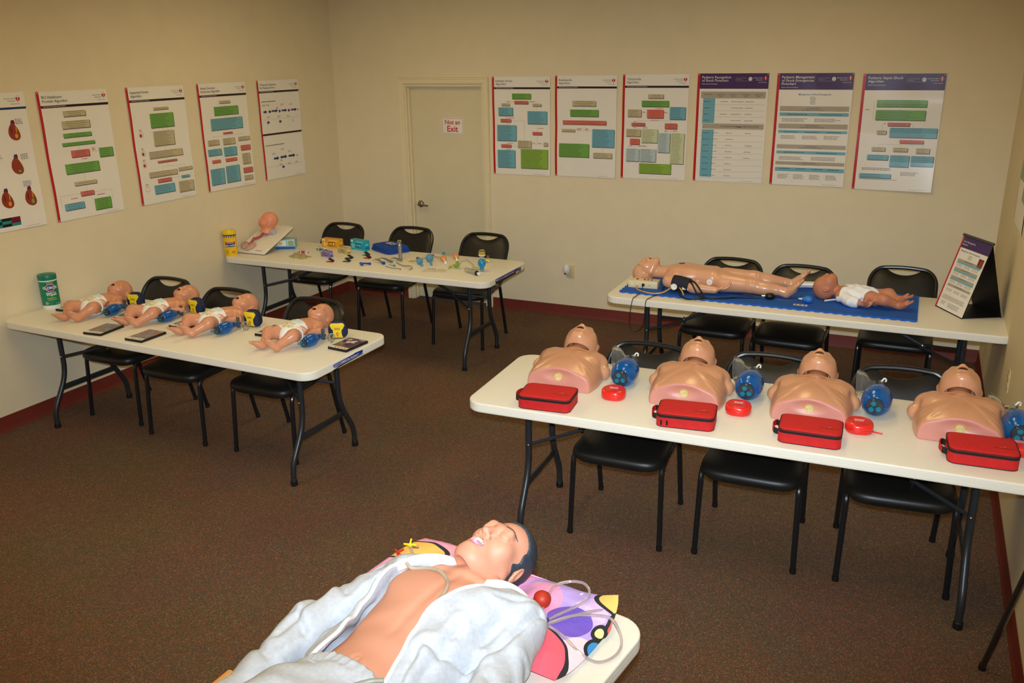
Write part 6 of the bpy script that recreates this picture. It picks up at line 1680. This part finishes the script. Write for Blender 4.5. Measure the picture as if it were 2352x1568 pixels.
def hair_fn(P):
    q = to_h(P)
    d = s_ell(q, (0, .015, .03), (.0745, .0925, .0855)) - .0045 + .0012 * np.sin(q[..., 0] * 380 + 9 * np.sin(q[..., 2] * 40)) * .6
    d = smin(d, s_ell(q, (0, .055, -.035), (.058, .05, .05)), .03)
    edge = -.012 - .95 * np.clip(q[..., 2] - .045, 0, 1) - .25 * np.clip(-q[..., 2], 0, 1) + .006 * np.sin(q[..., 2] * 130 + q[..., 0] * 90)
    d = smax(d, edge - q[..., 1], .003)
    d = smax(d, -.055 - q[..., 2] - .9 * np.clip(q[..., 1] - .02, 0, .06), .003)
    return smax(d, np.where(np.abs(q[..., 0]) > .05, -.030 - q[..., 2] + np.where(q[..., 1] > .03, -.05, 0) + np.where(q[..., 1] < .0, .012, 0), -1), .003) * AS
sdf_obj('hair', hair_fn, (-.13, -.24, .015), (.15, .02, .28), .0030, HAIR, AD, 1)
def hray(x, z):      # front surface of the head at local x, z
    ys = np.linspace(-.15, -.03, 240); p = np.stack([np.full(240, x), ys, np.full(240, z)], -1).astype(np.float32)
    v = ahead(p, 1.55); i = int(np.argmax(v < 0)); return ys[i]
BROW = mat('painted_brow', (52, 50, 56), .5)
for s in (-1, 1):
    xs = [s * (.014 + .036 * k / 8) for k in range(9)]
    pts = [from_h((x, hray(x, .030 + .010 * math.sin(PI * (.15 + .6 * k / 8))) - .0008, .030 + .010 * math.sin(PI * (.15 + .6 * k / 8)))) for k, x in enumerate(xs)]
    MB().tube(pts, [.0012, .0019, .0023, .0024, .0024, .0022, .0019, .0015, .0008], 8, flat=1).build('eyebrow', BROW, AD)
    xs = [s * (.020 + .026 * k / 7) for k in range(8)]
    pts = [from_h((x, hray(x, .0005 - .004 * math.sin(PI * k / 7)) + .0004, .0005 - .004 * math.sin(PI * k / 7))) for k, x in enumerate(xs)]
    MB().tube(pts, .0009, 6).build('eyelid_line', mat('skin_crease', (170, 100, 84), .5), AD)
TEE = mat('teeth_ivory', (238, 230, 206), .25, var=.04)
for row, zz, n in ((0, -.0525, 8),):
    for k in range(n):
        a = PI * (.10 + .80 * (k + .5) / n); p = from_h((.0192 * math.cos(a), -.078 - .0200 * math.sin(a), zz + .003 * (1 - math.sin(a)) * -1))
        R = Matrix(((AM[0, 0], AM[0, 1], AM[0, 2]), (AM[1, 0], AM[1, 1], AM[1, 2]), (AM[2, 0], AM[2, 1], AM[2, 2]))).to_4x4()
        MB().slab(.0066, .0042, .0088, .0018, .0008, 3, 2, X=TR(p) @ R @ RZm(a + PI / 2) @ TR((0, 0, -.0045))).build('tooth', TEE, AD)
MB().ell((0, 0, 0), (.0165, .022, .006), 14, 8, X=TR(from_h((0, -.078, -.071))) @ R).build('tongue', mat('tongue_pink', (214, 130, 176), .35), AD)
# sweat shirt
ARMS = [((.185, -.305, .085), (.290, -.60, .062), (.285, -.96, .052)), ((-.205, -.320, .085), (-.298, -.60, .060), (-.252, -.99, .052))]
RE = np.array([(-.742, .103), (-.71, .092), (-.649, .079), (-.575, .065), (-.501, .047), (-.437, .061), (-.344, .106), (-.24, .148), (-.18, .165)])
LE = np.array([(-.86, -.150), (-.747, -.144), (-.702, -.128), (-.62, -.14), (-.524, -.169), (-.45, -.172), (-.352, -.179), (-.307, -.128), (-.26, -.071), (-.18, -.07)])
def wr(P):
    x, y, z = P[..., 0], P[..., 1], P[..., 2]
    return .0022 * np.sin(34 * y + 30 * x + 3 * np.sin(20 * x)) + .0020 * np.sin(52 * x - 22 * y + 2 * np.sin(17 * y + 1)) + .0010 * np.sin(90 * y + 25 * x + 40 * z)
def shirt_core(P):
    d = s_ell(P, (0, -.44, .095), (.172, .23, .106)); d = smin(d, s_ell(P, (-.01, -.66, .080), (.155, .20, .088)), .06)
    d = smin(d, s_box(P, (0, -.52, .05), (.17, .22, .05), .04), .06)
    for s in (-1, 1):
        d = smin(d, s_ell(P, (s * .082, -.395, .158), (.088, .078, .034)), .035); d = smin(d, s_ell(P, (s * .180, -.315, .090), (.075, .075, .068)), .05)
        d = smin(d, s_cone(P, (s * .06, -.225, .118), (s * .12, -.285, .115), .030, .034), .04)
    return d
def sleeve(P, i):
    a, e, w = ARMS[i]
    fold = .0035 * np.sin(60 * P[..., 1] + 26 * P[..., 0] + 2.2 * np.sin(35 * P[..., 2] + i)) * np.clip((-.36 - P[..., 1]) / .1, 0, 1)
    l = smin(s_cone(P, a, e, .074, .066), s_cone(P, e, w, .066, .050), .04) + fold
    return smin(l, s_cone(P, tuple(np.array(w) * .94 + np.array(e) * .06), w, .044, .044), .01)
def crease(P, pts, depth, w):
    x, y = P[..., 0], P[..., 1]; best = None
    for (ax_, ay), (bx_, by) in zip(pts[:-1], pts[1:]):
        dx, dy = bx_ - ax_, by - ay; t = np.clip(((x - ax_) * dx + (y - ay) * dy) / (dx * dx + dy * dy), 0, 1)
        e = (x - ax_ - t * dx) ** 2 + (y - ay - t * dy) ** 2; best = e if best is None else np.minimum(best, e)
    r = np.sqrt(best)
    return (depth * np.exp(-(r / w) ** 2) - .55 * depth * np.exp(-((r - 2.6 * w) / (1.6 * w)) ** 2)) * np.clip((P[..., 2] - .03) / .03, 0, 1)
CREASES = [([(.245, -.281), (.245, -.367), (.244, -.435), (.227, -.496), (.188, -.552), (.153, -.590), (.115, -.60)], .008, .008), ([(.148, -.50), (.150, -.588), (.155, -.66), (.170, -.74)], .007, .008),
           ([(.213, -.515), (.222, -.57), (.245, -.66), (.25, -.76)], .007, .008), ([(.11, -.62), (.125, -.70), (.14, -.80)], .005, .007), ([(.30, -.44), (.345, -.50)], .005, .007), ([(.27, -.56), (.34, -.60)], .005, .008), ([(.16, -.36), (.20, -.31), (.23, -.26)], .003, .006),
           ([(-.205, -.40), (-.212, -.554), (-.212, -.62), (-.222, -.74)], .009, .008), ([(-.326, -.434), (-.327, -.519), (-.301, -.627), (-.291, -.713)], .006, .008), ([(-.24, -.36), (-.30, -.40)], .005, .007), ([(-.25, -.50), (-.31, -.47)], .005, .007), ([(-.25, -.66), (-.33, -.62)], .005, .008), ([(-.26, -.78), (-.34, -.75)], .005, .008)]
def sweat(P):
    w = wr(P); core = shirt_core(P)
    x, y, z = P[..., 0], P[..., 1], P[..., 2]
    puff = .020 * np.exp(-(((x - .135) / .06) ** 2 + ((y + .50) / .16) ** 2)) + .012 * np.exp(-(((x - .14) / .05) ** 2 + ((y + .66) / .08) ** 2)) + .010 * np.exp(-(((x + .20) / .035) ** 2 + ((y + .50) / .2) ** 2))
    cr = sum(crease(P, pts, dep, w_) for pts, dep, w_ in CREASES)
    out = core - .014 + cr - puff * np.clip((z - .05) / .05, 0, 1) + w
    inn = core + .002 + cr - puff * .8 * np.clip((z - .05) / .05, 0, 1) + w
    body = smax(out, -inn, .004)
    xr = np.interp(y, RE[:, 0], RE[:, 1]).astype(np.float32); xl = np.interp(y, LE[:, 0], LE[:, 1]).astype(np.float32)
    cut = np.maximum(np.maximum(xl - x, x - xr), .085 - z); 
    body = smax(body, -cut, .006)
    hole = s_cone(P, (0, -.26, .12), (0, -.12, .14), .088, .088); body = smax(body, -hole, .006)
    body = smax(body, -.80 - y, .006)
    d = smin(body, sleeve(P, 0) + .4 * w + cr, .018); d = smin(d, sleeve(P, 1) + .4 * w + cr, .018)
    d = smax(d, -np.maximum(cut, .10 - z), .006)
    return smax(d, -z + .002, .004)
SWM = mat('grey_sweat_cotton', (190, 195, 203), .85, var=.07, scale=90, bump=.35, bscale=260)
sdf_obj('sweatshirt', sweat, (-.40, -1.06, -.004), (.40, -.14, .265), .0052, SWM, AD, 1)
def top_z(fn, x, y, z1=.27, n=220):
    zz = np.linspace(z1, .0, n); p = np.stack([np.full(n, x), np.full(n, y), zz], -1).astype(np.float32); v = fn(p[None, None])[0, 0]
    i = int(np.argmax(v < 0)); return float(zz[i]) if v[i] < 0 else None
ZIP = mat('zip_tape', (222, 226, 232), .7, var=.04, scale=300)
for nm, ED, sg in (('r', RE, 1), ('l', LE, -1)):
    pts = []
    for k in range(26):
        y = -.76 + (.76 - .27) * k / 25; x = float(np.interp(y, ED[:, 0], ED[:, 1])) + sg * .007; z = top_z(sweat, x, y)
        if z is not None and z > .09: pts.append((x - sg * .004, y, z - .001))
    if len(pts) > 3:
        pts = spline(pts[::2] + [pts[-1]], 4); MB().tube(pts, .0062, 8).build('zipper_edge', ZIP, AD)
TER = mat('white_terry', (232, 232, 230), .9, var=.04, bump=.5, bscale=200)
MB().tube(spline([(.100, -.330, .196), (.120, -.290, .180), (.142, -.256, .152), (.166, -.240, .122), (.185, -.238, .09)], 6), [.006] + [.016] * 22 + [.012, .008], 12, flat=.8).build('collar', TER, AD)
MB().tube(spline([(-.190, -.36, .165), (-.155, -.315, .178), (-.115, -.278, .178), (-.078, -.250, .165), (-.058, -.232, .140)], 6), [.010] + [.015] * 22 + [.018, .014], 12, flat=.85).build('collar', TER, AD)
# trousers
def pants(P):
    x, y, z = P[..., 0], P[..., 1], P[..., 2]
    w = .003 * np.sin(40 * x + 26 * y) + .003 * np.sin(60 * y - 30 * x)
    d = s_ell(P, (-.015, -.84, .082), (.172, .14, .086)); d = smin(d, s_ell(P, (-.01, -.70, .080), (.150, .12, .084)), .05)
    for s in (-1, 1):
        d = smin(d, smin(s_cone(P, (s * .085 - .01, -.90, .088), (s * .125, -1.30, .085), .100, .078), s_cone(P, (s * .125, -1.30, .085), (s * .13, -1.68, .068), .078, .062), .05), .03)
    band = np.clip((y + .765) / .01, 0, 1)
    d = d - .012 + w * (1 - band) + band * .0025 * np.sin(x * 260 + z * 200)
    inn = s_ell(P, (-.01, -.70, .080), (.150, .12, .084)) - .004; d = smax(d, -smax(inn, -.775 - y, .004), .004)
    d = smax(d, y + .722 + .25 * np.clip(np.abs(x + .01) - .06, 0, .1) * 1.2, .006); d = smax(d, -1.70 - y, .004)
    return smax(d, -z + .002, .004)
sdf_obj('trousers', pants, (-.25, -1.73, -.004), (.25, -.66, .22), .0066, SWM, AD, 1)
MB().tube([(x, -.776 + .0, z) for x, z in []] or [(-.10, -.78, .168), (0, -.778, .176), (.09, -.78, .166)], .0016, 6).build('waistband_seam', SWM, AD)
for s in (-1, 1):
    def ft(P): return foot(P, s_cone(P, (s * .13, -1.66, .062), (s * .13, -1.72, .05), .044, .040), (s * .13, -1.73, .042), (s * .165, -1.80, .215), (0, .9, .4), 1.6, .02, False)
    sdf_obj('sock', ft, (s * .15 - .12, -1.90, -.004), (s * .15 + .12, -1.62, .30), .008, TER, AD, 1)
    w_ = ARMS[0 if s > 0 else 1][2]
    def hn(P): return hand(P, s_cone(P, tuple(np.array(w_) + np.array((0, .06, 0))), w_, .030, .027), w_, (-s * .1, -.99, .02), (-s * .6, 0, .8), (-s * .8, -.1, -.5) if False else (-s * .75, -.1, .6), 1.15, .5)
    hb_ = np.array(w_); sdf_obj('hand', hn, tuple(hb_ + np.array((-.09, -.20, -.05))), tuple(hb_ + np.array((.09, .11, .10))), .0045, ASK, AD, 1)

# pillow ------------------------------------------------------------
def pillow_mat():
    m = bpy.data.materials.new('pillow_print'); m.use_nodes = True; nt = m.node_tree; b = nt.nodes['Principled BSDF']; b.inputs['Roughness'].default_value = .85
    tc = nt.nodes.new('ShaderNodeTexCoord'); nz = nt.nodes.new('ShaderNodeTexNoise'); nz.inputs['Scale'].default_value = 7; nz.inputs['Detail'].default_value = 1
    nt.links.new(tc.outputs['Object'], nz.inputs['Vector'])
    col = None
    def mixn(a, c, fac):
        mx = nt.nodes.new('ShaderNodeMix'); mx.data_type = 'RGBA'
        if isinstance(a, tuple): mx.inputs[6].default_value = a
        else: nt.links.new(a, mx.inputs[6])
        mx.inputs[7].default_value = lin(c) + (1,); nt.links.new(fac, mx.inputs[0]); return mx.outputs[2]
    def math_(op, a, b_):
        n = nt.nodes.new('ShaderNodeMath'); n.operation = op
        for i, v in enumerate((a, b_)):
            if isinstance(v, (int, float)): n.inputs[i].default_value = v
            else: nt.links.new(v, n.inputs[i])
        return n.outputs[0]
    col = lin((184, 158, 226)) + (1,)
    K = (34, 32, 36)
    for (cx, cy, rx, ry, c, outline, wob) in [(-.24, -.13, .34, .30, (238, 160, 206), 0, .3), (-.10, -.08, .16, .12, (240, 164, 186), 0, .6), (.13, -.13, .105, .10, (240, 158, 196), 0, .5), (.30, -.09, .06, .05, (206, 178, 226), 0, .8),
                                              (.345, -.30, .06, .12, (240, 206, 214), 0, .5), (.265, -.165, .075, .070, (112, 84, 186), 0, .9), (.215, -.345, .145, .115, (232, 92, 108), 1, .5), (-.34, -.11, .11, .055, (240, 186, 92), 1, .5),
                                              (.39, -.03, .10, .05, (240, 190, 100), 1, .6), (.40, -.10, .045, .05, (236, 96, 84), 1, .6), (.375, -.20, .026, .035, (54, 140, 206), 1, .6), (.352, -.145, .012, .02, (226, 220, 150), 1, .5), (.235, -.035, .008, .02, (240, 236, 236), 0, 1.5)]:
        mp = nt.nodes.new('ShaderNodeMapping'); mp.inputs['Location'].default_value = (-cx / rx, -cy / ry, 0); mp.inputs['Scale'].default_value = (1 / rx, 1 / ry, 0)
        nt.links.new(tc.outputs['Object'], mp.inputs[0])
        ln = nt.nodes.new('ShaderNodeVectorMath'); ln.operation = 'LENGTH'; nt.links.new(mp.outputs[0], ln.inputs[0])
        th = math_('ADD', math_('MULTIPLY', math_('SUBTRACT', nz.outputs['Fac'], .5), wob * 1.6), ln.outputs['Value'])
        if outline: col = mixn(col, K, math_('LESS_THAN', th, 1.0 + .009 / min(rx, ry)))
        col = mixn(col, c, math_('LESS_THAN', th, 1.0))
    nt.links.new(col, b.inputs['Base Color'])
    n2 = nt.nodes.new('ShaderNodeTexNoise'); n2.inputs['Scale'].default_value = 16; n2.inputs['Detail'].default_value = 4; nt.links.new(tc.outputs['Object'], n2.inputs['Vector'])
    bp = nt.nodes.new('ShaderNodeBump'); bp.inputs['Strength'].default_value = .5; bp.inputs['Distance'].default_value = .012; nt.links.new(n2.outputs['Fac'], bp.inputs['Height']); nt.links.new(bp.outputs[0], b.inputs['Normal'])
    return m
PW = thing('pillow', 'pillow in a bright pink and purple cartoon-colour case under the adult manikin head', 'pillow', AO, ARZ)
def pil(u, v, side):
    x = -.015 + u * .372; y = -.190 + v * .182
    x = -.015 + u * math.sqrt(1 - .13 * v ** 4) * .380; y = -.190 + v * math.sqrt(1 - .13 * u ** 4) * .186
    hgt = .030 * (1 - abs(u) ** 5) ** .6 * (1 - abs(v) ** 5) ** .6
    z = .030 + side * hgt
    if side > 0: z -= .028 * math.exp(-(((x - .02) / .10) ** 2 + ((y + .12) / .13) ** 2)) * 1.0; z += (.005 * math.sin(17 * x + 9 * y) + .0035 * math.sin(41 * x - 23 * y)) * (1 - abs(u) ** 4) * (1 - abs(v) ** 4)
    if u > .6 and v > .3: z += .045 * ((u - .6) / .4) ** 1.6 * ((v - .3) / .7) ** 1.5; x += .004 * ((u - .6) / .4)
    if u > .55 and v <= .5: z -= .012 * ((u - .55) / .45)
    return (x, y, max(.0015, z))
m = MB(); nu, nv = 70, 40
for side in (1, -1):
    V = [pil(-1 + 2 * i / nu, -1 + 2 * j / nv, side) for j in range(nv + 1) for i in range(nu + 1)]
    if side < 0: V = [(x, y, max(.0010, z - .0008)) for x, y, z in V]
    m.add(V, [(j * (nu + 1) + i, j * (nu + 1) + i + 1, (j + 1) * (nu + 1) + i + 1, (j + 1) * (nu + 1) + i) for j in range(nv) for i in range(nu)])
m.build('pillowcase', pillow_mat(), PW, sharp=0)
# tubing, bulb, taps
CT = mat('clear_tubing', (226, 214, 214), .08, trans=.75, ior=1.3, var=.02, coat=.5)
def aw(p): return TR(AO) @ RZm(ARZ) @ Vector(p)
def loose(name, pts, r, m_, label, cat, n=6, flat=1):
    o = MB().tube([aw(p) for p in spline(pts, n)], r, 10, flat=flat).build(name, m_, None); return tag(o, label, cat)
loose('tubing', [(.205, -.235, .066), (.185, -.16, .070), (.165, -.08, .072), (.19, -.035, .074), (.235, -.024, .078), (.268, -.05, .075), (.272, -.09, .068), (.255, -.14, .066), (.235, -.20, .068), (.232, -.225, .068)], .0042, CT, 'clear tubing looped over the purple part of the pillow', 'tubing')
loose('tubing', [(.232, -.232, .064), (.27, -.17, .066), (.31, -.125, .060), (.36, -.095, .050), (.40, -.115, .030), (.422, -.15, .016), (.418, -.195, .008), (.39, -.232, .008), (.345, -.246, .030), (.30, -.240, .052), (.255, -.232, .060), (.238, -.236, .062)], .0042, CT, 'clear tubing looped beyond the pillow onto the white table', 'tubing')
loose('tubing', [(.228, -.238, .060), (.275, -.160, .064), (.320, -.085, .055), (.345, -.055, .034)], .0042, CT, 'clear tubing running straight to the orange pillow corner', 'tubing')
t = thing('squeeze_bulb', 'dark red rubber bulb with metal tip on the pillow', 'bulb', aw((.176, -.158, .052)), ARZ)
MB().lathe([(0, -.030), (.006, -.030), (.010, -.026), (.020, -.016), (.0255, -.002), (.0255, .008), (.019, .020), (.008, .026), (0, .027)], 22, X=TR((0, 0, .028)) @ RXm(PI / 2 - .3) @ SCm(1, 1, -1) @ SCm(1, 1, -1)).build('bulb', mat('dark_red_rubber', (170, 44, 22), .5, var=.05), t)
MB().lathe([(0, 0), (.006, 0), (.006, .014), (0, .014)], 12, X=TR((.004, -.026, .020)) @ RXm(PI / 2)).build('tip', STEEL, t)
t = thing('hose_fitting', 'small dark blue hose fitting beside the shoulder of the sweat shirt', 'fitting', aw((.226, -.232, .062)), ARZ)
MB().lathe([(0, 0), (.010, 0), (.0115, .004), (.0115, .016), (.007, .02), (0, .02)], 14, X=RXm(-.6)).build('body', mat('fitting_blue', (20, 60, 140), .25), t)
# taps with line on the left
def tap(label, p, rz, m_, tilt):
    t = thing('stopcock', label, 'stopcock', aw(p), ARZ + rz)
    X = RXm(tilt)
    MB().lathe([(0, -.010), (.0062, -.010), (.0062, .010), (0, .010)], 12, X=X).build('hub', m_, t)
    for k in range(3):
        a = k * PI / 2; MB().slab(.020, .0055, .0045, .002, .001, 2, 2, X=X @ RZm(a) @ TR((.011, 0, .008))).build('lever', m_, t)
    MB().lathe([(0, 0), (.004, 0), (.0045, .022), (0, .022)], 10, X=X @ RYm(PI / 2) @ TR((0, 0, .004))).build('port', CLEAR, t)
tap('yellow stopcock tap at the end of a clear line', (-.318, -.150, .085), .4, YEL, .5)
tap('red stopcock tap lying on the pillow edge', (-.335, -.188, .068), -.4, RED, .2)
loose('tubing', [(-.312, -.156, .085), (-.285, -.178, .082), (-.24, -.212, .088), (-.19, -.245, .115), (-.150, -.268, .150), (-.125, -.285, .178)], .0045, CT, 'clear line running from the yellow tap over the collar', 'tubing')
zc = lambda x, y: (top_z(adult_torso, x, y) or .17)
hp = [(-.150, -.335), (-.10, -.325), (-.05, -.335), (-.005, -.360), (.025, -.395), (.040, -.435)]
loose('chest_hose', [(-.165, -.345, .185)] + [(x, y, zc(x, y) + .006) for x, y in hp] + [(.052, -.47, .21)], .0055, mat('tan_hose', (176, 160, 138), .35), 'tan hose lying across the bare chest of the adult manikin', 'hose')
loose('waist_hose', [(.055, -.84, .190), (.075, -.805, .190), (.095, -.775, .190), (.12, -.755, .19)], .006, mat('grey_hose', (150, 152, 140), .35), 'grey hose tucked between trousers and sweat shirt', 'hose')
# orange cloth under the arm
m = MB(); V = []; F = []
for j in range(13):
    for i in range(13):
        u, v = i / 12, j / 12
        x = -.425 + .14 * u; y = -1.16 + .38 * v
        z = .018 + .006 * math.sin(12 * u + 7 * v) - max(0, -.305 - x) * .2
        V.append((x, y, z))
F = [(j * 13 + i, j * 13 + i + 1, (j + 1) * 13 + i + 1, (j + 1) * 13 + i) for j in range(12) for i in range(12)]
n_ = len(V); m.add(V + [(x, y, z - .012) for x, y, z in V], F + [tuple(n_ + k for k in f[::-1]) for f in F])
bd = [i for i in range(13)] + [j * 13 + 12 for j in range(1, 13)] + [12 * 13 + i for i in range(11, -1, -1)] + [j * 13 for j in range(11, 0, -1)]
m.add([V[i] for i in bd] + [(V[i][0], V[i][1], V[i][2] - .012) for i in bd], [(i, (i + 1) % len(bd), (i + 1) % len(bd) + len(bd), i + len(bd)) for i in range(len(bd))])
o = m.build('towel', mat('orange_cloth', (226, 164, 92), .85, var=.06, bump=.4, bscale=160), None, AO, (0, 0, ARZ)); tag(o, 'orange cloth hanging over the table edge beside the manikin arm', 'cloth')
